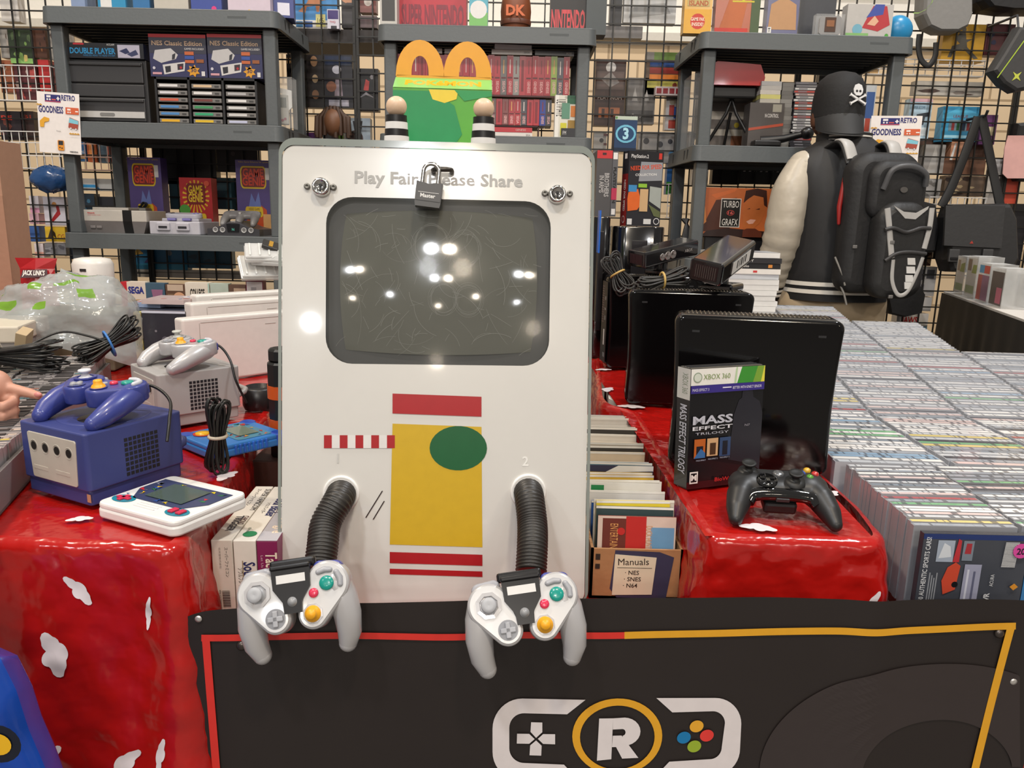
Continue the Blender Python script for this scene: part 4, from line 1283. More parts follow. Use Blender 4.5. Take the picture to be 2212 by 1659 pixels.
pbox('game_box', wB, .045, RZB - zt, '#26252a', (sp.x + .022 + wB / 2, 2.345, zt + .001), rzB, label='racing game box with a dark red spine reading NEED FOR SPEED', cat='game box', bev=0,
     front=[('r', .02, .87, .98, 1, '#201f22'), ('t', .06, .91, .045, 'PlayStation.2', '#dcd9d6', .5, 0, 'L', .01), ('r', .86, .90, .95, .98, '#c4372c'), ('p', [(.3, .6), (.35, .86), (.98, .86), (.98, .62)], '#8f9094'), ('t', .06, .74, .055, 'NEED FOR SPEED', '#cf4a2a', .9, .09, 'L', .02), ('t', .2, .67, .03, 'COLLECTION', '#dcd9d6', .62, .05, 'L', .02),
            ('p', [(.0, .36), (.02, .45), (.3, .5), (.42, .3), (.3, .22), (.02, .2)], '#d8652a'), ('r', .02, .46, .26, .55, '#3f86b8'), ('p', [(.36, .5), (.36, .2), (.6, .2), (.6, .5)], '#c9a579'), ('p', [(.64, .54), (.64, .34), (.98, .24), (.98, .52)], '#9fa39c'), ('p', [(.62, .3), (.98, .2), (.98, .12), (.8, .14)], '#5d6340'), ('r', .3, .52, .55, .57, '#8cb83a'), ('r', .02, .02, .16, .1, '#d8d5d2'), ('r', .5, .03, .72, .1, '#cfcdca'), ('c', .88, .07, .045, '#dcd9d6'), ('c', .88, .07, .036, '#26252a')],
     left=[('r', 0, 0, 1, .7, '#7c1f1f'), ('r', .3, .9, .7, .97, '#dcd5d2'), ('t', .35, .62, .3, 'NEED FOR SPEED', '#d8c6c2', .42, -PI / 2, 'L', .02), ('c', .5, .09, .05, '#cfc4c0'), ('c', .5, .09, .04, '#7c1f1f')])
a = at(1287, 400, Y=2.33); b = at(1320, 400, Y=2.33)
pbox('game_box', b.x - a.x, .13, RZB - zb, '#4a4849', ((a.x + b.x) / 2, 2.39, zb + .001), 0, label='grey army game box with a red band on its spine', cat='game box',
     front=[('r', 0, .88, 1, 1, '#c22a2e'), ('t', .35, .93, .3, 'Ξ', '#3a1416', .25), ('t', .55, .66, .28, 'BROTHERS', '#a9a6a4', .36, -PI / 2, 'L', .03), ('t', .22, .62, .28, 'IN ARMS', '#a9a6a4', .26, -PI / 2, 'L', .03)])
a = at(1320, 400, Y=2.33); b = at(1333, 400, Y=2.33)
pbox('game_box', b.x - a.x - .002, .13, RZB - zb - .002, '#57575b', ((a.x + b.x) / 2, 2.39, zb + .001), 0, label='thin grey game box with upright PLAYSTATION lettering between the army and racing boxes', cat='game box',
     front=[('r', .1, .88, .9, .98, '#e5e2de'), ('t', .25, .76, .5, 'PLAYSTATION', '#18181a', .55, -PI / 2, 'L', .05), ('r', 0, .26, 1, .44, '#b52c4e'), ('r', .15, .03, .85, .12, '#dcd9d6')])
pxbox('game_box', 1326, 251, 1375, 324, 2.345, .03, '#1f3a5e', 'dark blue game box with a glowing ring and the number 3', 'game box', rz=math.radians(6), zb=RZB + .001,
      front=[('r', 0, .9, 1, 1, '#b9c4b4'), ('c', .06, .95, .035, '#5f8a4a'), ('c', .5, .5, .31, '#6fb6cf', .26), ('c', .5, .5, .25, '#1c3f66', .20), ('t', .5, .36, .3, '3', '#a9d8e6', .26, 0, 'C', .04), ('r', 0, .0, 1, .1, '#142238')], left=[('r', 0, 0, 1, 1, '#15171c')])


# ---------------------------------------------------------------- box of manuals
def manuals():
    x0, x1, yf, yb = .124, .262, 1.062, 1.62
    t = thing('cardboard_box', 'open brown cardboard box of manuals with a handwritten note, right of the kiosk', 'cardboard box', ((x0 + x1) / 2, yf, LZ))
    w = x1 - x0; d = yb - yf; h = .080; k = C('#a5784f', .65, bump=.1); mb = MB(); th = .004
    mb.box((0, d / 2, .002), (w, d, .004), k); mb.box((0, th / 2, h / 2), (w, th, h), k); mb.box((0, d - th / 2, h / 2), (w, th, h), k)
    for s in (-1, 1): mb.box((s * (w / 2 - th / 2), d / 2, h / 2), (th, d, h), k)
    F = frame((-w / 2, 0, 0), (1, 0, 0), (0, 0, 1))
    prints(mb, F, w, h, [('p', [(.22, .2), (.26, .98), (.74, .96), (.9, .86), (.84, .02), (.3, .02)], '#33334d'), ('r', .05, .78, .10, .9, '#2b2118'), ('r', .05, .6, .10, .7, '#2b2118')], .6)
    mb.build('box', t)
    mb = MB(); p_ = C('#d9ceb2', .6); mb.prism([(.034, .006), (.094, .008), (.098, .068), (.036, .072)], .0008, .0014, p_, F)
    ink = C('#2a2118', .6)
    mb.text('Manuals', .0105, ink, F, .041, .055, .0017, fit=.046, rot=.03); mb.box((.066, .051, .0017), (.052, .0006, .0002), ink, F)
    for i, s in enumerate(('· NES', '· SNES', '· N64')): mb.text(s, .0066, ink, F, .052 - .001 * i, .040 - .0105 * i, .0017, bold=.01)
    mb.build('handwritten_note', t)
    # manuals, each a thin booklet leaning back in the box
    rr = random.Random(12)
    cols = ['#6b2f2a', '#e2c532', '#e8cf3a', '#3f7f8f', '#2f74a8', '#dcdad4', '#3a3a3e', '#e0b73a', '#d9d5cc', '#37363a', '#d6cfc0', '#2a7a46', '#cfc8b8', '#2c2c36', '#8f2c5c', '#2f5da8', '#1c1b1e', '#e3dfd6', '#2e2b52', '#e8e5de']
    spec = []; y = .016
    big = {0: ('brown and red booklet reading ENTERTAINMENT, frontmost in the manual box', '#7d3a2c'), 1: ('teal-edged black booklet second from the front in the manual box', '#2b3f40'), 2: ('bright yellow booklet behind the front ones in the manual box', '#e6cc34'),
           4: ('plain blue booklet leaning at the left front of the manual box', '#2f7fb0'), 9: ('booklet with a green block at the left of the manual box', '#ddd9cf'), 14: ('purple and blue booklet in the middle of the manual box', '#8a2f62'),
           17: ('dark booklet with a round Wi-Fi mark in the manual box', '#26233f'), 19: ('white booklet reading Wii in the manual box', '#ebe8e2'), 38: ('navy booklet with an orange strip toward the back of the manual box', '#2c3f8a'), 41: ('light blue booklet reading PIXAR toward the back of the manual box', '#4fa3bf'), 43: ('blue booklet at the very back of the manual box', '#2f6f9f')}
    n = 44
    for i in range(n):
        yy = .016 + (d - .03) * (i / (n - 1)) ** 1.05
        hh = .118 + .012 * math.sin(i * .8) + rr.uniform(-.006, .006) + .012 * i / n
        ww = w - .012 - rr.uniform(0, .012); xo = rr.uniform(-.003, .003)
        lab, co = big.get(i, (None, rr.choice(cols if i < 24 else ['#d9cfbe', '#cdbfa8', '#e0d9cc', '#8c7b66', '#d3c0a4', '#3a342c', '#e3ddd2'])))
        if i == 4: ww *= .55; xo = -.026
        fr_ = []
        if i == 0: fr_ = [('r', 0, 0, 1, 1, '#d9c3b4'), ('r', .06, 0, .48, .97, '#6d342b'), ('r', .36, 0, .62, 1, '#c0302c'), ('r', .68, .0, .98, .86, '#6f9cc0'), ('t', .16, .9, .1, 'ENTERTAINMENT', '#e0a060', .5, -PI / 2), ('t', .62, .88, .08, 'DUCK HUNT', '#d8a070', .3, -PI / 2), ('c', .30, .80, .05, '#c0302c')]
        elif i == 17: fr_ = [('c', .18, .84, .07, '#3aa0cf', .05), ('t', .18, .825, .03, 'Wi-Fi', '#f0f0f0', .14, 0, 'C', .02), ('p', [(.3, .9), (.5, 1), (1, 1), (1, .93)], '#e6e3dc')]
        elif i == 19: fr_ = [('t', .86, .9, .06, 'Wii', '#8d8e92', .16, 0, 'R'), ('p', [(.08, .75), (.2, .86), (.5, .88), (.66, .8), (.6, .75)], '#2a2648'), ('r', .92, .88, 1, .98, '#2f6fb8')]
        elif i == 9: fr_ = [('r', .02, .7, .2, .97, '#1f7f46')]
        elif i == 14: fr_ = [('r', .46, .6, 1, 1, '#3a63a8')]
        elif i == 38: fr_ = [('r', 0, .93, .5, .99, '#c2622f')]
        elif i == 41: fr_ = [('t', .12, .9, .035, 'PIXAR', '#e6f2f6', .22, 0, 'L', .01), ('r', .8, .85, 1, 1, '#c9cdd0')]
        else: fr_ = [('r', 0, .97, 1, 1, '#e9e4d9')]
        thk = .0025 if i < 30 else .002
        pbox('booklet', ww, thk, hh, co, ((x0 + x1) / 2 + xo, yf + yy, LZ + .005), rr.uniform(-.03, .03), front=fr_, rx=math.radians(-7 + rr.uniform(-2, 2)), rough=.45,
             label=lab or 'thin paper booklet standing in the row inside the manual box', cat='booklet', group='booklets in the manual box')


manuals()


# ---------------------------------------------------------------- disc cases on the right
def spine_mat(name, stops, dark, scale=95, thr=.54):
    m = bpy.data.materials.new(name); m.use_nodes = True; nt = m.node_tree; b = nt.nodes['Principled BSDF']; N = nt.nodes.new; K = nt.links.new
    oi = N('ShaderNodeObjectInfo'); ge = N('ShaderNodeNewGeometry'); ad = N('ShaderNodeMath'); ad.operation = 'ADD'
    K(oi.outputs['Random'], ad.inputs[0]); K(ge.outputs['Random Per Island'], ad.inputs[1])
    fr = N('ShaderNodeMath'); fr.operation = 'FRACT'; K(ad.outputs[0], fr.inputs[0])
    cr = N('ShaderNodeValToRGB'); cr.color_ramp.interpolation = 'CONSTANT'
    e = cr.color_ramp.elements; e[0].position = 0; e[0].color = lin(stops[0][1]); e[1].position = stops[1][0]; e[1].color = lin(stops[1][1])
    for p_, c_ in stops[2:]:
        q = e.new(p_); q.color = lin(c_)
    K(fr.outputs[0], cr.inputs[0])
    tc = N('ShaderNodeTexCoord'); sx = N('ShaderNodeSeparateXYZ'); K(tc.outputs['Object'], sx.inputs[0])
    mu = N('ShaderNodeMath'); mu.operation = 'MULTIPLY_ADD'; K(fr.outputs[0], mu.inputs[0]); mu.inputs[1].default_value = 37; K(sx.outputs['X'], mu.inputs[2])
    nz = N('ShaderNodeTexNoise'); nz.noise_dimensions = '1D'; nz.inputs['Scale'].default_value = scale; nz.inputs['Detail'].default_value = 3
    K(mu.outputs[0], nz.inputs['W'])
    n2 = N('ShaderNodeTexNoise'); n2.noise_dimensions = '1D'; n2.inputs['Scale'].default_value = 17; n2.inputs['Detail'].default_value = 1; K(mu.outputs[0], n2.inputs['W'])
    st = N('ShaderNodeMath'); st.operation = 'GREATER_THAN'; st.inputs[1].default_value = thr; K(nz.outputs['Fac'], st.inputs[0])
    s2 = N('ShaderNodeMath'); s2.operation = 'GREATER_THAN'; s2.inputs[1].default_value = .47; K(n2.outputs['Fac'], s2.inputs[0])
    m3 = N('ShaderNodeMath'); m3.operation = 'MULTIPLY'; K(st.outputs[0], m3.inputs[0]); K(s2.outputs[0], m3.inputs[1])
    m4 = N('ShaderNodeMath'); m4.operation = 'MULTIPLY'; K(m3.outputs[0], m4.inputs[0]); m4.inputs[1].default_value = .75
    mx = N('ShaderNodeMix'); mx.data_type = 'RGBA'; K(m4.outputs[0], mx.inputs[0]); K(cr.outputs[0], mx.inputs[6]); mx.inputs[7].default_value = lin(dark)
    K(mx.outputs[2], b.inputs['Base Color']); b.inputs['Roughness'].default_value = .18; b.inputs['Coat Weight'].default_value = .5
    return m


SP = spine_mat('case_spine', [(0, '#efedec'), (.28, '#cfd2d7'), (.46, '#a3a9b3'), (.58, '#dcc6c4'), (.65, '#b0585c'), (.685, '#e0cd86'), (.715, '#50525b'), (.79, '#98b4ce'), (.835, '#f2f0ed'), (.93, '#8b949f'), (.98, '#7fb58a')], '#4a4b53', thr=.555)


def case_mesh(name, w, h, d, spine, body, lean=0):
    mb = MB(); mb.box((0, 0, h / 2), (w, d, h), body)
    mb.flat([(-w / 2 + .002, -d / 2 + .0011), (w / 2 - .002, -d / 2 + .0011), (w / 2 - .002, d / 2 - .0011), (-w / 2 + .002, d / 2 - .0011)], spine, None, h + .0003)
    return mb


def rise(y): return max(0, y - 1.55) * .165


CB = C('#98999e', .15, coat=.5); DB = C('#b0b2b8', .25, coat=.3)
jew = case_mesh('disc_case', .142, .124, .0102, SP, CB).build('disc_case')
tag(jew, 'clear disc case standing spine-up in the front block of rows on the right', 'disc case', 'disc cases packed in rows on the right table')
dvd = case_mesh('disc_case', .186, .135, .0140, SP, DB).build('disc_case')
tag(dvd, 'long disc case standing spine-up in the rear rows on the right table', 'disc case', 'disc cases packed in rows on the right table')
rr = random.Random(31); first = {}


def put(src, x, y, z, rz, rx):
    o = src if src not in first else src.copy()
    if src in first: COL.objects.link(o)
    first[src] = 1
    o.location = (x, y, z); o.rotation_euler = (rx, 0, rz)
    return o


for k in range(3):
    for i in range(21):
        if i == 0 and k < 2: continue
        y = .975 + .0113 * i; x = .626 + .147 * k
        if y < (.98, .98, 1.0)[k]: continue
        put(jew, x + rr.uniform(-.0015, .0015), y, CZ + .001 + rr.uniform(0, .003) + .0006 * i, rr.uniform(-.012, .012), 0)
ST = MB()
for k, ye_ in enumerate((2.40, 2.40, 2.24, 1.98)):
    y = 1.232; i = 0
    while y < ye_:
        x = .640 + .197 * k + .055 * (y - 1.2); z = CZ + .001 + rise(y) + rr.uniform(0, .0012)
        if y < 2.12: put(dvd, x + rr.uniform(-.002, .002), y, z, rr.uniform(-.012, .012) - .05, 0)
        else:
            T_ = MX.Translation((x, y, z)) @ MX.Rotation(-.05, 4, 'Z')
            c_ = case_mesh('x', .186, .135, .0140, SP, DB)
            b0 = len(ST.v)
            for vv in c_.v: ST.v.append(T_ @ vv)
            for ff, mm in zip(c_.f, c_.m): ST.f.append(tuple(b0 + q for q in ff)); ST.m.append(ST.mi(c_.mats[mm])); ST.sm.append(False)
        y += .0152
o = ST.build('far_disc_cases'); o['label'] = 'far ends of the packed rows of disc cases on the right table'; o['category'] = 'disc cases'; o['kind'] = 'stuff'
mb = MB(); mb.add([(.62, 1.64, -.001), (1.40, 1.64, -.001), (1.24, 2.42, -.001), (.64, 2.42, -.001), (.64, 2.42, rise(2.42) - .012), (1.24, 2.42, rise(2.42) - .012)], [(3, 2, 1, 0), (0, 1, 5, 4), (3, 4, 5, 2), (0, 4, 3), (1, 2, 5)], C('#d9d5cd', .6))
tag(mb.build('sloping_riser', None, (0, 0, CZ)), 'sloping white board lifting the rear rows of disc cases', 'riser')
# front cases that show their backs
pbox('disc_case', .142, .0102, .124, '#3b3d45', (.626, .962, CZ + .001), 0, label='front disc case showing a red car and a round pink 20 sticker', cat='disc case', rough=.15,
     front=[('r', .0, 0, 1, 1, '#43464e'), ('r', 0, .94, 1, 1, '#23356b'), ('t', .075, .02, .045, 'OVER 140 AUTHENTIC SPORTS CARS!', '#d9dadd', .94, PI / 2, 'L', .01)] +
     [('r', .10 + .022 * i, .04, .112 + .022 * i, .55 - .03 * (i % 3), '#8f9298') for i in range(4)] +
     [('r', .14, .68, .30, .93, '#9fa9b8'), ('p', [(.16, .72), (.28, .74), (.26, .86), (.2, .9)], '#cfd4da'), ('p', [(.30, .68), (.36, .68), (.36, .93), (.33, .95)], '#b8333a'), ('r', .38, .70, .48, .93, '#77808c'), ('p', [(.40, .78), (.46, .78), (.46, .9), (.41, .9)], '#a03038'),
      ('p', [(.25, .30), (.36, .36), (.38, .64), (.33, .68), (.26, .62), (.22, .46)], '#c64a33'), ('c', .35, .42, .035, '#17171a'), ('r', .42, .03, .58, .66, '#9a9bb0'), ('r', .45, .06, .47, .6, '#c9cbd8'), ('r', .51, .06, .53, .58, '#5f6178')] +
     [('r', .76, .64 + .015 * i, .89, .648 + .015 * i, '#dcdcdc') for i in range(20)] +
     [('t', .68, .2, .05, 'TVR', '#d5d6d8', .14, PI / 2, 'L', .03), ('t', .70, .42, .035, 'ACURA', '#d5d6d8', .14, PI / 2), ('p', [(.86, .42), (.90, .46), (.94, .42), (.90, .38)], '#d08a2a'), ('r', .74, .04, .80, .2, '#b5433a'), ('c', .91, .84, .085, '#d24a9a'), ('t', .91, .80, .07, '20', '#2a1a2c', .08, 0, 'C', .03)])
pbox('disc_case', .142, .0102, .124, '#2f6fa8', (.772, .966, CZ + .001), 0, label='front disc case with a blue cover reading AND he\'s ready at the right edge', cat='disc case', rough=.15,
     front=[('r', 0, 0, 1, 1, '#3a7cb5'), ('r', 0, .92, 1, 1, '#8fc9b0'), ('t', .13, .06, .07, "he's back... AND he's ready!", '#e8a23a', .84, PI / 2, 'L', .02), ('c', .42, .55, .13, '#b5522c'), ('p', [(.5, .1), (.95, .2), (.9, .45), (.6, .4)], '#6fb0d0'), ('p', [(.3, .3), (.6, .34), (.4, .42)], '#d9e6ec')])
# stack of cases behind the second console
zz = CZ + .138 + rise(2.16); p = at(1608, 590, Y=2.14)
for i in range(14):
    z_ = zz + .0148 * i
    co, fr_ = (('#d8d6d2', []), ('#c9ccd0', []), ('#ded9d2', [('t', .1, .25, .5, 'F1', '#c23a3a', .08), ('r', .6, .3, .66, .7, '#c23a3a')]), ('#2a2a2c', [('t', .14, .25, .5, 'grand theft auto', '#e0dcd6', .4), ('r', .82, .2, .88, .8, '#d0853a'), ('r', .0, 0, .1, 1, '#e4e2de')]), ('#333234', [('t', .14, .25, .5, 'CALL OF DUTY', '#d8d5d0', .45), ('r', 0, 0, .1, 1, '#d9d7d4')]), ('#dcdad6', [('t', .4, .3, .4, 'madden', '#77777a', .2)]))[max(0, i - 8) if i < 14 else 0]
    lb = {10: 'white game case reading F1 in the stack behind the second black console', 11: 'black-spined case reading grand theft auto in the stack behind the second console', 12: 'dark case reading CALL OF DUTY in the stack behind the second console', 13: 'top case of the small stack behind the second black console'}.get(i, 'white game case low in the stack behind the second black console')
    pbox('game_case', .19, .13, .0142, co, (p.x - .0 + rr.uniform(-.003, .003), 2.20 + rr.uniform(-.003, .003), z_), rr.uniform(-.03, .03), front=fr_, label=lb, cat='game case', group='game cases stacked behind the second console', rough=.2,
         top=[('r', 0, 0, 1, 1, '#9fa3a8'), ('p', [(.2, .2), (.8, .3), (.6, .8), (.3, .7)], '#4a4d55'), ('p', [(.4, .3), (.6, .35), (.5, .6)], '#b04a3a')] if i == 13 else ())
# ================================================================= shelving units
SG = C('#55595a', .45, bump=.04, bscale=90, var=.03)
SY = 3.0


def shelving(lb, x0, x1, tiers, y=SY, d=.45, rz=0):
    W_ = x1 - x0; t = thing('shelving_unit', lb, 'shelving unit', ((x0 + x1) / 2, y, 0), (0, 0, rz)); h = .058
    for z in tiers + [.22]:
        mb = MB(); r = .03
        c4 = [(-W_ / 2 + r, r, r), (W_ / 2 - r, r, r), (W_ / 2 - r, d - r, r), (-W_ / 2 + r, d - r, r)]
        mb.hull(c4, z - .012, z, SG, None, .003, 40)
        # skirt with slight overhang, open ribs below
        n = 40; vs = []; fs = []
        for ins, zz in ((.0, z - .006), (-.004, z - h), (.008, z - h), (.008, z - .012)):
            for k in range(n):
                a = 2 * PI * (k + .5) / n; dd = (math.cos(a), math.sin(a)); q = max(c4, key=lambda c: c[0] * dd[0] + c[1] * dd[1])
                vs.append((q[0] + (q[2] - ins) * dd[0], q[1] + (q[2] - ins) * dd[1], zz))
        for i in range(3):
            for k in range(n): fs.append((i * n + k, (i + 1) * n + k, (i + 1) * n + (k + 1) % n, i * n + (k + 1) % n))
        mb.add(vs, [f[::-1] for f in fs], SG)
        dk = C('#2b2d2e', .6)
        for k in range(8): mb.box((0, .05 + k * (d - .1) / 7, z - .03), (W_ - .05, .008, .034), dk)
        for sx in (-1, 1):
            for yy in (.09, .14, d - .12): mb.box((sx * (W_ / 2 - .001), yy, z - .03), (.008, .012, .038), C('#1d1f20', .6))
        mb.box((W_ * .33, -.0008, z - .027), (.07, .002, .012), C('#4a4e4f', .5), None, .0008)
        mb.build('shelf', t)
    zs = [0] + sorted(tiers + [.22])
    for sx in (-1, 1):
        for yy in (.045, d - .045):
            mb = MB()
            for a, b in zip(zs, zs[1:]):
                mb.box((sx * (W_ / 2 - .042), yy, (a + b - .06) / 2), (.046, .046, b - a - .055), SG, None, .006)
            mb.build('post', t)
    return t


LT = [.645, 1.055, 1.467, 1.866]; MT = [.63, 1.035, 1.449, 1.831]; RT = [.60, 1.01, 1.432, 1.828]
shelving('grey plastic shelving unit at the left holding consoles and cartridges', -1.752, -.885, LT)
shelving('grey plastic shelving unit in the middle, full of red game cases', -.521, .280, MT)
shelving('grey plastic shelving unit at the right behind the person', .662, 1.452, RT, rz=math.radians(1.5))

IY = SY + .055   # fronts of things on the shelves
# ---- left unit, upper tier
z = LT[2]


def at_x(px_, py_, Y=IY): return at(px_, py_, Y=Y).x


def drawer_cabinet():
    a = at(142, 190, Y=IY); b = at(320, 190, Y=IY); w = b.x - a.x; h = at(230, 128, Y=IY).z - z
    t = thing('drawer_cabinet', 'black storage cabinet with a silver strip on the left shelving unit', 'cabinet', ((a.x + b.x) / 2, IY, z)); k = C('#343334', .4)
    mb = MB(); mb.box((0, .15, h / 2), (w, .3, h), C('#232223', .45), None, .004); mb.build('body', t)
    for za, zb_, nm in ((.03, .40, 'drawer'), (.63, .96, 'drawer')):
        mb = MB(); mb.box((0, -.002, h * (za + zb_) / 2), (w * .92, .012, h * (zb_ - za)), k, None, .004); mb.box((0, -.009, h * (zb_ - .04)), (w * .9, .01, .012), k, None, .003); mb.build(nm, t)
    mb = MB(); mb.box((0, -.003, h * .51), (w * .92, .012, h * .2), k, None, .003)
    mb.box((0, -.0105, h * .135), (w * .90, .004, h * .10), C('#cdcac6', .25, .3)); mb.prism(rrect(-.028, -.006, .028, .006, .0055), 0, .001, C('#8d8b88', .3, .4), frame((0, -.0128, h * .135), (1, 0, 0), (0, 0, 1))); mb.build('silver_strip', t)


drawer_cabinet()
zc = at(230, 128, Y=IY).z + .001
pxbox('game_box', 146, 93, 310, 127, IY - .01, .12, '#17171c', 'long black box reading DOUBLE PLAYER lying on the black storage cabinet', 'game box', zb=zc,
      front=[('r', .02, .1, .64, .82, '#15171d'), ('t', .03, .30, .36, 'DOUBLE PLAYER', '#2a86b8', .6, 0, 'L', .03), ('t', .2, .12, .12, 'WIRELESS HEAD TO HEAD SYSTEM', '#2a78a8', .42), ('r', .08, .86, .22, .97, '#b52a32'), ('t', .52, .84, .12, 'ACCLAIM', '#d9d6d2', .1), ('r', .66, .06, .95, .9, '#b9b4c4'), ('p', [(.68, .5), (.78, .7), (.82, .4), (.76, .3)], '#2c3157'), ('p', [(.78, .3), (.9, .6), (.93, .3), (.84, .14)], '#3a3f63')],
      right=[('r', 0, 0, 1, 1, '#1b2440')])
zr = at(440, 168, Y=IY).z
for k, (xa, xb, lb) in enumerate(((323, 446, 'dark blue NES CLASSIC EDITION box standing on the cartridge rack, left of the two'), (449, 566, 'dark blue NES CLASSIC EDITION box standing on the cartridge rack, right of the two'))):
    pxbox('console_box', xa, 74, xb, 165, IY, .1, '#33345c', lb, 'console box', zb=zr + .001, rz=0,
          front=[('r', 0, .55, 1, 1, '#3a3a48'), ('r', 0, .92, 1, 1, '#b8343a'), ('t', .05, .74, .10, 'NES Classic Edition', '#c9a98a', .88, 0, 'L', .02), ('p', [(.06, .42), (.1, .62), (.38, .67), (.5, .52), (.46, .42), (.2, .32)], '#c9c6c4'), ('p', [(.40, .52), (.46, .56), (.44, .42), (.39, .4)], '#35343a'),
                 ('p', [(.22, .28), (.62, .36), (.60, .14), (.24, .05)], '#d8d5d2'), ('p', [(.26, .24), (.36, .26), (.36, .12), (.27, .09)], '#2c2b33'), ('p', [(.48, .30), (.59, .32), (.58, .18), (.48, .16)], '#3a2b33'), ('c', .54, .22, .03, '#b52a32'), ('p', [(.76, .26)] + [(.76 + (.12 if q % 2 else .07) * math.cos(2 * PI * q / 14), .15 + (.15 if q % 2 else .09) * math.sin(2 * PI * q / 14)) for q in range(14)], '#e3a02a'),
                 ('t', .76, .12, .08, '30', '#2a2a50', .1, 0, 'C', .02), ('t', .62, .64, .045, 'GAMES INCLUDED!', '#e6e3e0', .34), ('r', .62, .52, .78, .60, '#c9683a'), ('r', .62, .42, .78, .5, '#3a55a0'), ('r', .62, .33, .78, .4, '#c9683a'), ('r', .82, .34, .95, .42, '#9a5a30'), ('r', .04, .05, .2, .1, '#d8a0a8'), ('c', .07, .2, .035, '#cfccd6'), ('r', .9, .03, .96, .14, '#dcd9d6')])
# cartridge rack with 18 cartridges
a = at(336, 215, Y=IY); b = at(556, 215, Y=IY); w = b.x - a.x; h = zr - z; cx = (a.x + b.x) / 2
t = thing('cartridge_rack', 'black rack of eighteen game cartridges on the left shelving unit', 'rack', (cx, IY, z)); k = C('#1a191a', .5)
mb = MB()
for x in (-w / 2 + .004, -w / 6, w / 6, w / 2 - .004): mb.box((x, .075, h / 2), (.008, .15, h), k)
mb.box((0, .075, .003), (w, .15, .006), k); mb.box((0, .075, h - .004), (w, .15, .008), k); mb.box((0, .147, h / 2), (w, .006, h), k); mb.build('frame', t)
lc = ['#d9d6d3', '#cfccd0', '#c2563e', '#4a7fb5', '#4a7fb5', '#d9a52a', '#d2b48f', '#d9d6d3', '#6d3a34', '#3d8a57', '#2f9a6a', '#d6b02a', '#b9b6b4', '#a9a7a6', '#d9d6d3', '#cfcdca', '#c9c6c3', '#b9bad0']
ln = ['upper left', 'second row left', 'third row left', 'fourth row left', 'fifth row left', 'bottom left', 'top middle', 'second row middle', 'third row middle', 'fourth row middle', 'fifth row middle', 'bottom middle', 'top right', 'second row right', 'third row right', 'fourth row right', 'fifth row right', 'bottom right']
for c_ in range(3):
    for r_ in range(6):
        i = c_ * 6 + r_; cw = w / 3 - .018; mb = MB(); g = C('#6f6c69', .4)
        mb.box((0, .05, .009), (cw, .11, .016), g, None, .0012); mb.box((-cw * .12, -.0058, .0095), (cw * .62, .001, .0085), C(lc[i], .35)); mb.box((cw * .36, -.0058, .009), (cw * .14, .001, .005), C('#3a3836', .5))
        o = mb.build('game_cartridge', None, (cx - w / 3 + c_ * w / 3 + .001, IY + .006, z + .006 + (5 - r_) * (h - .02) / 6)); tag(o, 'grey cartridge with a coloured edge label in the black rack, %s slot' % ln[i], 'game cartridge', 'cartridges in the black rack')
# clear case with a grey handheld at the unit's right end
t = pxbox('clear_case', 586, 166, 632, 268, IY + .02, .06, '#c9c9c6', 'clear case with a grey handheld console at the right end of the left shelving unit', 'case', zb=z, mat=clear_film('#d9d8d4', .22))
mb = MB(); mb.box((0, 0, .07), (.055, .025, .11), C('#a9a7a0', .4), None, .003); mb.box((0, -.013, .095), (.04, .001, .036), C('#4c5450', .3)); mb.flat(circ(.014, .035, .005, 12), C('#8d2f50', .4), frame((0, -.0135, 0), (1, 0, 0), (0, 0, 1))); mb.flat(circ(.004, .03, .005, 12), C('#8d2f50', .4), frame((0, -.0135, 0), (1, 0, 0), (0, 0, 1))); mb.build('handheld', t, (-.012, 0, 0), (0, 0, .2))
mb = MB(); mb.prism([(0, 0), (.05, -.01), (.05, -.07), (.03, -.09), (.028, -.03), (.002, -.018)], 0, .002, C('#e3e1dc', .4), frame((-.02, -.0, .15), (1, 0, 0), (0, 0, 1))); mb.build('insert', t)
# lower tier of the left unit
z = LT[1]


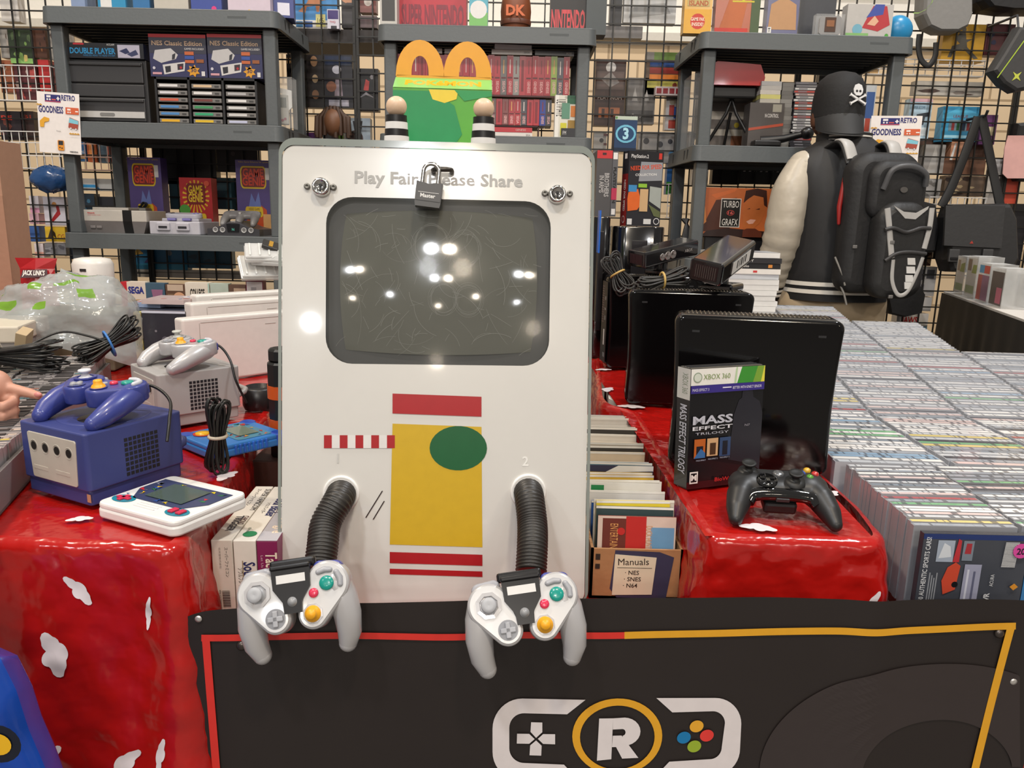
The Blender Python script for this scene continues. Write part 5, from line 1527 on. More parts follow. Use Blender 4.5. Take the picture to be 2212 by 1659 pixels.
def nes():
    a = at(173, 470, Y=IY); b = at(318, 470, Y=IY); w = .256; t = thing('game_console', 'beige and grey boxy console with a black stripe on the left shelving unit', 'game console', (a.x + w / 2 - .004, IY + .1, z), (0, 0, math.radians(3)))
    mb = MB(); be, gr = C('#b9b2a8', .4), C('#7b7573', .4); d = .2
    mb.hull([(-w / 2 + .004, -d / 2 + .004, .004), (w / 2 - .004, -d / 2 + .004, .004), (w / 2 - .004, d / 2 - .004, .004), (-w / 2 + .004, d / 2 - .004, .004)], .045, .088, be, None, .002, 40)
    v = [(-w / 2 + .018, -d / 2 + .012, 0), (w / 2 - .018, -d / 2 + .012, 0), (w / 2 - .018, d / 2 - .012, 0), (-w / 2 + .018, d / 2 - .012, 0), (-w / 2, -d / 2, .045), (w / 2, -d / 2, .045), (w / 2, d / 2, .045), (-w / 2, d / 2, .045)]
    mb.add(v, [(3, 2, 1, 0), (0, 1, 5, 4), (1, 2, 6, 5), (2, 3, 7, 6), (3, 0, 4, 7), (4, 5, 6, 7)], gr); mb.build('case', t)
    mb = MB(); mb.box((-.03, .0, .0925), (.14, .1, .012), be, None, .002); mb.build('top_hatch', t)
    mb = MB(); F = frame((-w / 2, -d / 2 - .0006, 0), (1, 0, 0), (0, 0, 1)); mb.flat([(.165, .046), (.2, .046), (.2, .0885), (.165, .0885)], C('#151414', .35), F); mb.add([(w * .645 - w / 2, -d / 2 - .001, .046), (w * .78 - w / 2, -d / 2 - .001, .046), (w * .78 - w / 2, -d / 2 + .010, .001), (w * .645 - w / 2, -d / 2 + .010, .001)], [(3, 2, 1, 0)], C('#151414', .35))
    mb.box((.165 + .017 - w / 2, 0, .0886), (.035, d, .0008), C('#151414', .35)); mb.build('black_stripe', t)
    mb = MB(); mb.text('Nintendo', .005, C('#c23a3a', .4), F, .032, .074, .0006, bold=.03); mb.text('ENTERTAINMENT SYSTEM', .003, C('#c23a3a', .4), F, .032, .067, .0006); mb.build('lettering', t)
    mb = MB()
    for x in (-.082, -.058): mb.box((x, -d / 2 + .006, .022), (.02, .006, .010), gr, None, .0015)
    mb.build('buttons', t)


nes()


def snes():
    w = .20; a = at(322, 480, Y=IY); t = thing('game_console', 'pale grey console with two controller sockets, middle of the left shelving unit', 'game console', (a.x + w / 2, IY + .1, z), (0, 0, math.radians(-1)))
    mb = MB(); g = C('#b5b2b9', .4); d = .2
    mb.hull([(-w / 2 + .006, -d / 2 + .006, .006), (w / 2 - .006, -d / 2 + .006, .006), (w / 2 - .006, d / 2 - .006, .006), (-w / 2 + .006, d / 2 - .006, .006)], 0, .05, g, None, .003, 40)
    mb.box((0, .02, .055), (.15, .13, .014), g, None, .004); mb.build('case', t)
    for x in (-.042, .035):
        mb = MB(); mb.box((x, -d / 2 - .003, .030), (.052, .012, .03), g, None, .003); mb.box((x, -d / 2 - .0095, .028), (.034, .002, .009), C('#2c2b30', .4), None, .0008); mb.build('socket', t)
    for x in (-.03, .03):
        mb = MB(); mb.box((x, -.05, .058), (.034, .02, .01), C('#7d76b0', .4), None, .003); mb.build('purple_switch', t)
    return a.x + w / 2


sx_ = snes()
t = thing('game_controller', 'pale rounded controller with a dark cross pad lying on the pale grey console', 'game controller', (sx_ + .004, IY + .085, z + .066), (math.radians(8), 0, 0)); g = C('#bab7bf', .4)
mb = MB(); mb.hull([(-.046, 0, .026), (.046, 0, .026)], -.002, .016, g, None, .004, 48); mb.build('body', t)
mb = MB(); mb.box((-.046, 0, .0165), (.018, .006, .003), C('#3a383f', .4)); mb.box((-.046, 0, .0165), (.006, .018, .003), C('#3a383f', .4)); mb.build('direction_pad', t)
for x, y, c_ in ((.046, .01, '#8d86c0'), (.046, -.01, '#6a62a8'), (.036, 0, '#8d86c0'), (.056, 0, '#6a62a8')):
    mb = MB(); mb.lathe([(.0045, .015), (.0045, .018), (0, .0185)], C(c_, .35), 12, TR(x, y, 0)); mb.build('button', t)


def n64():
    a = at(446, 485, Y=IY); w = .205; t = thing('game_console', 'charcoal console with round sockets at the right of the left shelving unit', 'game console', (a.x + w / 2, IY + .1, z)); k = C('#37363a', .35); mb = MB()
    vs = []; fs = []; n = 25
    for j, y in enumerate((-.095, -.09, .08, .085)):
        for i in range(n):
            u = -1 + 2 * i / (n - 1); hgt = .034 + .024 * math.exp(-(u / .42) ** 2) - .008 * u * u
            if j in (0, 3): hgt *= .9
            vs += [(u * w / 2, y, 0), (u * w / 2, y, hgt)]
    for j in range(3):
        for i in range(n - 1):
            p_, q_ = (j * n + i) * 2, ((j + 1) * n + i) * 2
            fs += [(p_ + 1, p_ + 3, q_ + 3, q_ + 1)]
            if j == 0: fs.append((p_, p_ + 2, p_ + 3, p_ + 1))
            if j == 2: fs.append((q_ + 1, q_ + 3, q_ + 2, q_))
    for j in range(3): fs += [((j * n) * 2, (j * n) * 2 + 1, ((j + 1) * n) * 2 + 1, ((j + 1) * n) * 2), ((j * n + n - 1) * 2 + 1, (j * n + n - 1) * 2, ((j + 1) * n + n - 1) * 2, ((j + 1) * n + n - 1) * 2 + 1)]
    mb.add(vs, fs, k, False); mb.build('case', t)
    for x in (-.07, -.042, .042, .07):
        mb = MB(); F = frame((x, -.0955, .022), (1, 0, 0), (0, 0, 1)); mb.lathe([(.0105, 0), (.0105, .002), (.008, .002), (.008, .0005), (.0, .0005)], C('#a9a7a6', .3), 20, F); mb.flat(circ(0, 0, .005, 12), C('#6a6866', .4), F, .0012); mb.build('socket', t)
    mb = MB(); F = frame((0, -.0958, .028), (1, 0, 0), (0, 0, 1)); mb.prism([(-.022, -.014), (.022, -.014), (.026, .018), (-.026, .018)], 0, .0015, C('#141417', .15), F); mb.text('N', .009, C('#4a9a8a', .3), F, 0, -.008, .002, 'C', bold=.04); mb.build('badge', t)
    t2 = thing('game_controller', 'grey three-pronged controller lying on the charcoal console', 'game controller', (a.x + w / 2 + .01, IY + .075, z + .078), (math.radians(25), 0, 0)); g = C('#7d7a79', .4); mb = MB()
    mb.hull([(-.05, .01, .024), (.05, .01, .024)], -.012, .008, g, None, .004, 40)
    for x in (-.055, 0, .055): mb.limb([(x, .0, -.002), (x * 1.08, -.03, -.006), (x * 1.1, -.055, -.012)], [.018, .016, .011], g, 14)
    mb.build('body', t2, remesh=.003, smooth=6)
    mb = MB(); mb.lathe([(.008, .006), (.004, .012), (.007, .018), (0, .019)], C('#b5b2ae', .4), 14, TR(0, -.01, 0)); mb.build('analogue_stick', t2)


n64()
GY = IY + .24
for (xa, ya, xb, yb, co, lb, big) in ((279, 340, 350, 462, '#4a3a7c', 'tall purple GAME GENIE box behind the beige console', 1), (389, 384, 458, 466, '#b8262a', 'smaller red GAME GENIE box behind the pale grey console', 0), (511, 346, 590, 470, '#4a3a7c', 'tall purple GAME GENIE box partly hidden by the right post of the left shelving unit', 1)):
    f_ = ([('r', 0, .0, 1, 1, '#5a4a86'), ('t', .5, .965, .022, 'Video Game Enhancer for systems', '#d0b040', .85, 0, 'C'), ('p', rrect(.12, .62, .82, .92, .08), '#e3c02a'), ('p', rrect(.15, .64, .79, .9, .07), '#7a2a2a'), ('t', .47, .78, .105, 'GAME', '#d8452a', .56, 0, 'C', .025), ('t', .47, .665, .105, 'GENIE', '#d8452a', .6, 0, 'C', .025),
            ('p', [(.2, .0), (.85, .0), (.8, .34), (.6, .42), (.42, .4), (.28, .34)], '#c9502a'), ('p', [(.3, .34), (.4, .56), (.5, .44), (.6, .58), (.66, .36)], '#6f7fc0'), ('p', rrect(.22, .24, .70, .38, .05), '#e6c02a'), ('t', .46, .33, .032, 'VIDEO GAME', '#5a3a1a', .3, 0, 'C', .0), ('t', .46, .265, .045, 'ENHANCER', '#1c1a1a', .4, 0, 'C', .02), ('r', .8, .74, .92, .9, '#d9d6d2'), ('r', .7, .0, .95, .28, '#e0a86a')] if big else
          [('r', 0, 0, 1, 1, '#b8262a')] + [('p', [(.5, .66), (.5 + .42 * math.cos(2 * PI * q / 20), .66 + .3 * math.sin(2 * PI * q / 20)), (.5 + .42 * math.cos(2 * PI * (q + .4) / 20), .66 + .3 * math.sin(2 * PI * (q + .4) / 20))], '#e3b02a') for q in range(20)] +
          [('p', rrect(.22, .52, .80, .9, .08), '#7a1a1a'), ('t', .5, .72, .14, 'GAME', '#e3c02a', .44, 0, 'C', .025), ('t', .5, .57, .14, 'GENIE', '#e3c02a', .46, 0, 'C', .025), ('c', .14, .42, .1, '#4f9a3a'), ('p', rrect(.22, .18, .8, .36, .06), '#e6c02a'), ('t', .5, .23, .07, '16-BIT SUPER', '#1c1a1a', .4, 0, 'C', .02), ('c', .86, .9, .05, '#d8553a')])
    pxbox('game_box', xa, ya, xb, yb, GY, .06, co, lb, 'game box', zb=z, rz=0, front=f_)
cable_bundle('cable_bundle', 'small coil of black cable behind the beige console on the left unit', (at_x(287, 440, 3.2), 3.28, z + .10), (.6, 0, .8), (0, -1, 0), .03, .025, 5, '#1b1b1b', 41)
mb = MB(); mb.box((0, 0, .05), (.16, .12, .1), C('#7a776f', .5), None, .004); tag(mb.build('carton', None, (at_x(262, 450, 3.2) , 3.30, z)), 'plain grey carton behind the beige console carrying the small cable coil', 'box')
# things along the very top of the left unit
for (xa, xb, co, lb, f_) in ((150, 180, '#7f8fae', 'pale blue box at the left end on top of the left unit', []), (208, 268, '#2a86b0', 'teal box on top of the left unit', [('r', .1, 0, .5, 1, '#d8d5d2')]), (284, 320, '#2f6a9c', 'blue box with white text on top of the left unit', []), (330, 404, '#b9b2a6', 'beige clear-fronted box on top of the left unit', []), (410, 476, '#3a4a90', 'blue box with a pink sticker on top of the left unit', [('c', .75, .1, .06, '#d23a7a')]), (490, 582, '#c9b9c4', 'pale pink clear box on top of the left unit', [('c', .5, .06, .04, '#e0b03a')])):
    pxbox('game_box', xa, -70, xb, 6, SY + .06, .08, co, lb, 'game box', zb=LT[3], front=f_)
pxbox('game_box', 584, -70, 626, 20, SY + .10, .1, '#35407f', 'tilted dark blue box on the right corner of the left unit top', 'game box', zb=LT[3], rz=.2, front=[('r', .2, .05, .8, .3, '#d8d5e0')])
# grey flyers clipped to posts
def flyer(px0, py0, px1, py1, Y, lb, rot):
    a = at(px0, py0, Y=Y); b = at(px1, py1, Y=Y); w = b.x - a.x; h = a.z - b.z
    mb = MB(); p_ = C('#e9e1dc', .45); F = frame((0, 0, 0), (1, 0, 0), (0, 0, 1))
    mb.box((w / 2, .0006, h / 2), (w, .0012, h), p_)
    nv = '#2a2a6a'
    prints(mb, frame((0, 0, 0), (1, 0, 0), (0, 0, 1)), w, h, [('t', .58, .88, .085, 'RETRO', nv, .32, 0, 'L', .03), ('t', .03, .665, .105, 'GOODNESS', nv, .58, 0, 'L', .03), ('r', .19, .84, .56, .96, nv), ('r', .19, .84, .56, .855, '#b03a5a'), ('r', .23, .91, .33, .945, '#e6dfe0'), ('c', .25, .88, .016, '#e6dfe0'), ('c', .31, .88, .016, '#e6dfe0'), ('r', .35, .87, .45, .89, '#d05a50'), ('r', .47, .89, .54, .91, '#e6dfe0'), ('r', .49, .87, .52, .93, '#e6dfe0'),
                                                                 ('r', .67, .66, .98, .77, '#d0603a'), ('r', .71, .72, .79, .75, '#efe3dc'), ('c', .73, .69, .013, '#efe3dc'), ('c', .78, .69, .013, '#efe3dc'), ('r', .9, .70, .97, .72, '#efe3dc'),
                                                                 ('p', [(.05, .42), (.05, .52), (.16, .59), (.28, .57), (.26, .52), (.16, .50), (.14, .42)], '#dfa32e'), ('p', [(.72, .44), (.76, .61), (.97, .56), (.94, .42)], '#a34a3a'), ('p', [(.735, .52), (.755, .60), (.965, .555), (.955, .50)], '#7fc0d0'), ('c', .78, .43, .015, '#cfcac6'), ('c', .9, .42, .015, '#cfcac6'),
                                                                 ('p', rrect(.45, .05, .60, .22, .02), '#dc8f2f'), ('r', .47, .14, .58, .21, '#2c2c30'), ('c', .50, .10, .012, '#3a2a20'), ('c', .55, .09, .012, '#3a2a20'), ('t', .44, .36, .022, 'Donate', '#55524f', .1), ('t', .73, .03, .03, 'venmo', '#2c2a2a', .2, 0, 'L', .03),
                                                                 ('p', [(.0 + .03 * q, .79 + (.012 if q % 2 else 0)) for q in range(5)] + [(.13, .775), (0, .775)], '#c9963a'), ('p', [(.74 + .03 * q, .345 + (.012 if q % 2 else 0)) for q in range(9)] + [(.98, .33), (.74, .33)], '#c9963a')], .5)
    return tag(mb.build('paper_flyer', None, (a.x, Y, b.z), (0, rot, 0)), lb, 'flyer')


flyer(72, 196, 176, 330, SY - .006, 'white RETRO GOODNESS flyer on the post of the left shelving unit', math.radians(3))
flyer(1885, 250, 1979, 375, SY - .012, 'white RETRO GOODNESS flyer on the right unit, beside the person with the cap', math.radians(-1))

# ---- middle unit
z = MT[2]
zm = at(1150, 206, Y=IY).z
mb = MB(); a = at(848, 206, Y=IY); b = at(1250, 206, Y=IY)
mb.box(((a.x + b.x) / 2, IY + .07, zm - .004), (b.x - a.x, .14, .006), C('#4a1518', .4))
for x in (a.x + .004, b.x - .004): mb.box((x, IY + .07, (z + zm - .006) / 2), (.006, .14, zm - z - .006), C('#2a1517', .4))
tag(mb.build('shelf_riser', None), 'thin dark board splitting the red game cases in the middle unit into two rows', 'riser')
rr = random.Random(77)
gcol = ['#a8323c', '#a02c36', '#9c3a40', '#b03a40', '#7d7d82', '#8c8a86', '#a5303a', '#a83840', '#aa2c34', '#8aa04a', '#4e4e55', '#c03a4a', '#a82a30', '#aa2c32', '#b02a34', '#a62a32']
names = {}


def spine_row(x0, x1, zb, ztop, lbl, step, row, h_):
    i = 0; x = x0
    while x + step * .9 < x1:
        px_ = x
        p = at(x + step / 2, 160 if row == 'upper' else 240, Y=IY); w = (step - 1.2) / CF * (IY * 1.0)
        if row == 'upper': co = {25: '#8aa04a', 17: '#6d6a68', 19: '#8f8d88', 26: '#4e4e55'}.get(i, None)
        else: co = {0: '#6d5a58', 2: '#7d4a48', 5: '#4a4a50', 8: '#2f3f8a', 9: '#3a3a40'}.get(i, None)
        c_ = co or rr.choice(('#a5303a', '#a82c36', '#9c2e38', '#b0343e', '#a23840'))
        word = rr.choice(('GENESIS', 'GENESIS', 'SEGA'))
        hh = h_ * rr.uniform(.97, 1.0)
        cn = {'#8aa04a': 'olive green', '#6d6a68': 'grey', '#8f8d88': 'pale grey', '#4e4e55': 'dark grey', '#6d5a58': 'brown', '#7d4a48': 'faded brown', '#4a4a50': 'dark grey', '#2f3f8a': 'blue', '#3a3a40': 'black'}.get(c_)
        o = pbox('game_case', w, .10, hh, c_, (p.x, IY + .058 + rr.uniform(0, .004), zb + .001), rr.uniform(-.01, .01), rough=.3,
                 front=[('r', .1, .02, .9, .98, c_), ('t', .34, .36, .42, word, '#d8a8a4', .30, -PI / 2, 'L', .02), ('r', .42, .55, .58, .9, rr.choice(('#d09a5a', '#d8c8c0', '#7a2028', '#c9a0a0'))), ('r', .12, .42, .88, .46, '#5a1a20')] if rr.random() < .8 else [('r', .3, .1, .7, .9, '#7a2028')],
                 label=('%s game case among the red ones in the %s row of the middle unit' % (cn, row)) if cn else 'red game case standing in the %s row of the middle shelving unit' % row, cat='game case', group='red game cases on the middle shelving unit')
        i += 1; x += step


spine_row(850, 1242, zm, 0, 'upper', 13.6, 'upper', at(1150, 120, Y=IY).z - zm)
spine_row(1058, 1197, z + .045, 0, 'lower', 13.4, 'lower', zm - z - .058)
mb = MB(); mb.box((at_x(1105, 290), IY + .07, z + .0415), (.20, .13, .004), C('#3a1518', .4)); mb.box((at_x(1152, 290) + .02, IY + .07, z + .02), (.004, .13, .039), C('#3a1518', .4)); mb.box((at_x(1058, 290) - .008, IY + .07, z + .02), (.004, .13, .039), C('#3a1518', .4)); tag(mb.build('shelf_riser'), 'small dark board above the two lying game cases in the middle unit', 'riser')
for (xa, ya, xb, yb, co, lb, f_) in ((1060, 267, 1150, 279, '#b03038', 'red game case lying flat at the bottom of the middle unit', [('t', .6, .3, .4, 'GENESIS', '#d8b0a8', .25)]), (1060, 280, 1150, 291, '#d2cbc4', 'white game case lying flat under a red one in the middle unit', [('t', .85, .3, .4, 'SEGA', '#55524f', .1)])):
    a = at(xa, ya, Y=IY); b = at(xb, ya, Y=IY)
    pbox('game_case', b.x - a.x, .12, .0175, co, ((a.x + b.x) / 2, IY + .065, z + (.0195 if ya < 275 else .001)), 0, front=f_, label=lb, cat='game case', rough=.3)
zt_ = at(1150, 119, Y=IY).z
for (xa, xb, dz, co, lb, rz_, f_) in ((869, 952, 0, '#aaa39d', 'grey game case lying on the red row at the left in the middle unit', .08, 'SEGA'), (962, 1042, 0, '#9f9a95', 'grey game case lying on the red row above the meal box handle', -.1, 'SEGA'), (1062, 1150, 0, '#bdb6b0', 'pale game case lying on the red row, third along in the middle unit', .0, 'SEGA'), (1066, 1146, .018, '#c9c9cc', 'white-edged game case lying on top of the third one in the middle unit', .1, ''), (1155, 1240, 0, '#2c2a30', 'black game case lying on the red row at the right in the middle unit', .04, 'GAME EXTREME')):
    a = at(xa, 100, Y=IY); b = at(xb, 100, Y=IY)
    pbox('game_case', b.x - a.x, .10, .017, co, ((a.x + b.x) / 2, IY + .06, zt_ + .002 + dz), rz_, front=[('t', .8, .3, .4, f_, '#4a4644' if co[1] != '2' else '#b9b0a8', .14)] if f_ else [], label=lb, cat='game case', rough=.3)
pxbox('game_case', 1198, 206, 1250, 272, IY - .02, .02, '#d6d2c4', 'white game case showing four card pictures in the middle unit', 'game case', zb=z + .001, rz=.12, front=[('r', .5, .8, 1, 1, '#2f5f45'), ('t', .95, .93, .05, "COLLECTOR'S EDITION", '#26262a', .55, 0, 'R'), ('r', 0, 0, .16, 1, '#e3dfd6'), ('t', .05, .9, .4, 'ULTIMATE', '#2a2a30', .4, -PI / 2), ('r', .28, .45, .62, .82, '#5f8a74'), ('r', .55, .1, .9, .42, '#9a7a3a'), ('r', .66, .5, .96, .76, '#c97a3a'), ('r', .24, .05, .5, .35, '#c9c23a')])
pxbox('game_case', 1212, 277, 1248, 292, IY - .03, .1, '#26262a', 'black game case lying flat at the right end of the middle unit', 'game case', zb=z + .001, front=[('t', .1, .3, .4, 'FM', '#cfcac6', .2)])
# top of the middle unit
pxbox('game_box', 820, -60, 857, 22, SY + .06, .08, '#b9b5ae', 'grey cartridge box with a dark picture on top of the middle unit', 'game box', zb=MT[3], front=[('r', .12, .12, .88, .6, '#3a3836')])
pxbox('game_box', 858, -70, 1008, 28, SY + .12, .08, '#b3303c', 'long red box reading SUPER NINTENDO on top of the middle unit', 'game box', zb=MT[3], front=[('t', .06, .08, .34, 'SUPER NINTENDO', '#7a2030', .9, 0, 'L', .03)])
pxbox('game_box', 1014, -60, 1054, 33, SY + .06, .06, '#5aa6b8', 'small blue and green box on top of the middle unit', 'game box', zb=MT[3], front=[('r', 0, 0, 1, .3, '#6fae5a'), ('c', .5, .35, .16, '#d8d5d2')])
a = at(1114, 40, Y=SY + .1); mb = MB(); br_ = C('#7a4020', .5)
mb.lathe([(.046, 0), (.056, .05), (.058, .08), (.055, .11), (.046, .15)], br_, 26); mb.lathe([(.0575, .03), (.0595, .045), (.0575, .047)], C('#5a2c16', .5), 26)
mb.text('DK', .034, C('#c9602a', .4), frame((0, -.0605, .055), (1, 0, 0), (0, 0, 1)), 0, 0, .001, 'C', bold=.04)
tag(mb.build('toy_barrel', None, (a.x, SY + .13, MT[3])), 'brown toy barrel with two orange letters on top of the middle unit', 'toy')
pxbox('game_box', 1190, -60, 1268, 40, SY + .12, .08, '#1d191a', 'black box with red NINTENDO lettering on top of the middle unit', 'game box', zb=MT[3], front=[('t', .03, .1, .3, 'NINTENDO', '#c23038', .94, 0, 'L', .03)])
pxbox('game_box', 1268, -60, 1312, 38, SY + .10, .08, '#3f4547', 'dark grey clear-wrapped box at the right end of the middle unit top', 'game box', zb=MT[3])

# ---- right unit
z = RT[2]; RY = SY + .06
zt3 = RT[3]
for (xa, ya, xb, yb, dy, co, lb, f_) in (
        (1480, -60, 1540, 60, .02, '#d0a24a', 'yellow game box reading GAME PAK INSIDE at the left end of the right unit top', [('r', 0, 0, 1, .4, '#d8a23c'), ('c', .5, .2, .13, '#c23a2c'), ('t', .5, .21, .055, 'GAME PAK', '#ecd9c4', .5, 0, 'C', .02), ('t', .5, .125, .055, 'INSIDE!', '#ecd9c4', .42, 0, 'C', .02), ('r', .1, .45, .9, .98, '#b9a66a'), ('t', .5, .46, .08, 'ISLAND', '#a8502a', .7, 0, 'C', .03)]),
        (1548, -70, 1644, 62, .05, '#a8522f', 'orange game box second from the left on top of the right unit', [('r', 0, .55, .8, 1, '#c9602f'), ('t', .08, .60, .07, 'COUNTRY', '#e0b08a', .6, 0, 'L', .03), ('p', [(.1, .1), (.6, .08), (.7, .5), (.3, .55)], '#b8653a'), ('r', 0, 0, .75, .12, '#c23a30'), ('r', .8, 0, 1, 1, '#4a5a3c'), ('t', .86, .5, .5, 'Hill', '#c9b83a', .3, PI / 2)]),
        (1660, -60, 1728, 67, .03, '#6a6a86', 'game box with a sandy picture and white letters on top of the right unit', [('p', [(.05, .1), (.95, .1), (.9, .5), (.5, .62), (.1, .5)], '#b58a63'), ('t', .5, .62, .12, 'HEAD', '#d9d6d8', .7, 0, 'C', .03), ('r', .03, .04, .16, .14, '#d9d6d2'), ('t', .095, .06, .06, 'T', '#1c1c1c', .07, 0, 'C', .03)]),
        (1730, -80, 1808, 78, .12, '#4b4c50', 'large dark grey console box with shape outlines on the right unit top', [('t', .2, .62, .1, 'OX', '#7d7e82', .4), ('p', [(.68, .62), (.9, .62), (.9, .72), (.68, .72)], '#7d7e82'), ('p', [(.71, .635), (.87, .635), (.87, .705), (.71, .705)], '#4b4c50')]),
        (1829, 9, 1928, 78, .03, '#b9b5b0', 'glossy wrapped game box with red, blue and green blotches on top of the right unit', [('p', [(.35, .3), (.55, .95), (.85, .95), (.95, .4), (.7, .2)], '#b0363c'), ('p', [(.42, .6), (.6, 1), (.8, 1), (.78, .7)], '#3f4f9a'), ('c', .25, .25, .16, '#6fa5b8'), ('r', 0, 0, .5, .14, '#7fae6a'), ('p', [(.45, .4), (.6, .66), (.7, .5), (.62, .36)], '#d8a98a'), ('c', .9, .08, .06, '#4a9a3a')])):
    pxbox('game_box', xa, ya, xb, yb, SY + dy + .03, .05, co, lb, 'game box', zb=zt3 + .004, front=f_, rough=.2)
c_ = pxbox('clear_case', 1762, 30, 1824, 74, SY + .05, .03, '#c9c9c6', 'clear plastic case holding a grey cartridge on top of the right unit', 'case', zb=zt3 + .004, mat=clear_film('#d6d6d4', .25))
mb = MB(); mb.prism(rrect(-.04, .006, .04, .070, .01), 0, .014, C('#8d8b8a', .4), frame((0, -.004, 0), (1, 0, 0), (0, 0, 1))); mb.box((0, -.0188, .04), (.04, .001, .05), C('#4a3226', .4)); mb.box((0, -.0195, .044), (.028, .001, .022), C('#8a5a3a', .4)); mb.build('cartridge', c_)
mb = MB(); mb.ell((0, 0, .05), (.055, .04, .055), C('#2a86b8', .3)); tag(mb.build('plastic_bag', None, (at_x(1945, 60, SY + .12), SY + .14, zt3 + .0)), 'crumpled bright blue bag at the right end of the right unit top', 'bag')
# red visor on stand
a = at(1598, 165, Y=RY)
t = thing('red_visor', 'red and black tabletop visor on black legs in the right unit', 'visor', (a.x, RY + .09, z)); mb = MB(); rd = C('#b3241f', .25, coat=.3); k = C('#161516', .4)
zz_ = at(1598, 187, Y=RY).z - z
mb.prism([(-.10, 0), (.10, 0), (.105, .03), (.085, .075), (-.08, .085), (-.102, .07)], -.09, .06, rd, frame((0, 0, zz_ + .01), (1, 0, 0), (0, 0, 1))); mb.build('shell', t)
mb = MB(); mb.box((0, .02, zz_ - .012), (.17, .12, .045), k, None, .008); mb.build('eye_shade', t)
mb = MB(); mb.text('AC', .012, C('#d8c8a0', .4), frame((0, -.0612, zz_ + .05), (1, 0, 0), (0, 0, 1)), -.03, 0, .001)
for s in (-1, 1): 
    q_ = MB(); q_.tube([(0, .0, zz_ - .03), (s * .02, -.01, zz_ * .6), (s * .085, -.06 * (1 if s > 0 else -.6), .006)], .0065, k, 8); q_.build('leg', t)
q_ = MB(); q_.tube([(0, .0, zz_ * .62), (0, .07, .006)], .006, k, 8); q_.build('leg', t)
pxbox('clear_case', 1493, 158, 1516, 305, RY + .05, .16, '#c9c9c6', 'tall clear acrylic case at the left of the right unit', 'case', zb=z, mat=clear_film('#d6d6d4', .16))
pxbox('game_box', 1532, 212, 1632, 302, RY + .2, .08, '#6d6560', 'grey-brown carton with a round yellow mark behind the visor legs', 'box', zb=z, front=[('r', 0, .6, 1, .75, '#cfc6ba'), ('r', 0, .3, 1, .42, '#d6cdc0'), ('c', .6, .5, .05, '#c9b02a'), ('r', .5, 0, .9, .3, '#7a4a30')])
pxbox('game_box', 1618, 222, 1692, 302, RY + .01, .08, '#4d4744', 'dark grey box with orange stripe and N CONTROL lettering in the right unit', 'game box', zb=z, front=[('t', .45, .68, .08, 'N·CONTROL', '#cfc9c4', .4, 0, 'L', .02), ('p', [(0, .44), (1, .56), (1, .50), (0, .38)], '#a84a34'), ('r', .66, .8, .92, .97, '#9f9a8c')])
bz = at(1655, 222, Y=RY).z
rr = random.Random(9)
for i in range(5):
    a = at(1646, 200, Y=RY); b = at(1690, 200, Y=RY)
    co, w_ = (('#b8b2a6', 'bottom'), ('#cfc878', 'second, yellowish'), ('#c9c2b8', 'middle'), ('#b5b0aa', 'fourth'), ('#a9a7a6', 'top'))[i]
    pbox('game_case', b.x - a.x, .09, .0155, co, ((a.x + b.x) / 2 + rr.uniform(-.002, .002), RY + .06, bz + .001 + .0158 * i), rr.uniform(-.03, .03), label='pale case in the short stack on the dark grey box, %s one' % w_, cat='game case', group='short stack of cases in the right unit')
for i in range(16):
    a = at(1693, 200, Y=RY); b = at(1718, 200, Y=RY)
    pbox('disc_case', b.x - a.x, .12, .0095, rr.choice(('#77746f', '#8a8782', '#6b6864')), ((a.x + b.x) / 2 + rr.uniform(-.002, .002), RY + .08, z + .001 + .0150 * i), rr.uniform(-.03, .03), label='grey disc case in the tall grey stack left of the cap', cat='disc case', group='tall grey stack of disc cases in the right unit').scale.z = 1.55
scol = ['#35343a', '#2f2e33', '#38373c', '#8d2f2a', '#4a494d', '#c9c6c4', '#bfbcb9', '#d2cfcc', '#c6c3c0', '#b9b6b4', '#d6d3d0', '#b0605a', '#c9c6c4', '#8a8884', '#c2543a', '#cfccc8', '#a84a3a', '#d8d5d2', '#b8b4b0', '#c9a8a0', '#b04038', '#cfcbc8', '#7d7b7a', '#6a686c']
for i, c_ in enumerate(scol):
    a = at(1719, 200, Y=RY); b = at(1766, 200, Y=RY)
    o = pbox('disc_case', b.x - a.x, .12, .0098, '#3a393c', ((a.x + b.x) / 2 + rr.uniform(-.003, .003), RY + .07, z + .001 + .0101 * i), rr.uniform(-.03, .03), front=[('r', .03, .15, .97, .85, c_), ('r', .2, .3, .6, .7, '#77747a')], label='disc case with a coloured spine in the tall stack beside the black cap', cat='disc case', group='tall stack of disc cases beside the cap', rough=.2)
mb = MB(); mb.tube([(-.08, 0, .02), (0, -.02, .03), (.06, -.03, .045)], [.02, .014, .012], C('#151415', .4), 12); mb.ell((.08, -.035, .05), (.025, .022, .022), C('#151415', .35)); mb.box((-.06, 0, .012), (.1, .06, .024), C('#1b1a1b', .4), None, .006)
tag(mb.build('arcade_stick', None, (at_x(1690, 290, RY - .03), RY - .03, z)), 'black joystick lying in front of the stacked cases in the right unit', 'joystick')
pxbox('game_box', 1866, 184, 1888, 300, RY + .03, .09, '#c9cdd0', 'clear-wrapped box with red and blue print at the right of the black cap', 'game box', zb=z, front=[('r', .1, .5, .9, .9, '#3f5f9a'), ('r', .2, .3, .7, .5, '#b04a3a')])
mb = MB(); mb.prism([(-.05, 0), (.05, 0), (.06, .07), (.02, .11), (-.055, .09)], 0, .06, C('#27477f', .35), frame((0, .03, 0), (1, 0, 0), (0, 0, 1)))
tag(mb.build('toy', None, (at_x(1905, 240, RY + .08), RY + .1, z)), 'dark blue angular toy beside the right post of the right unit', 'toy')
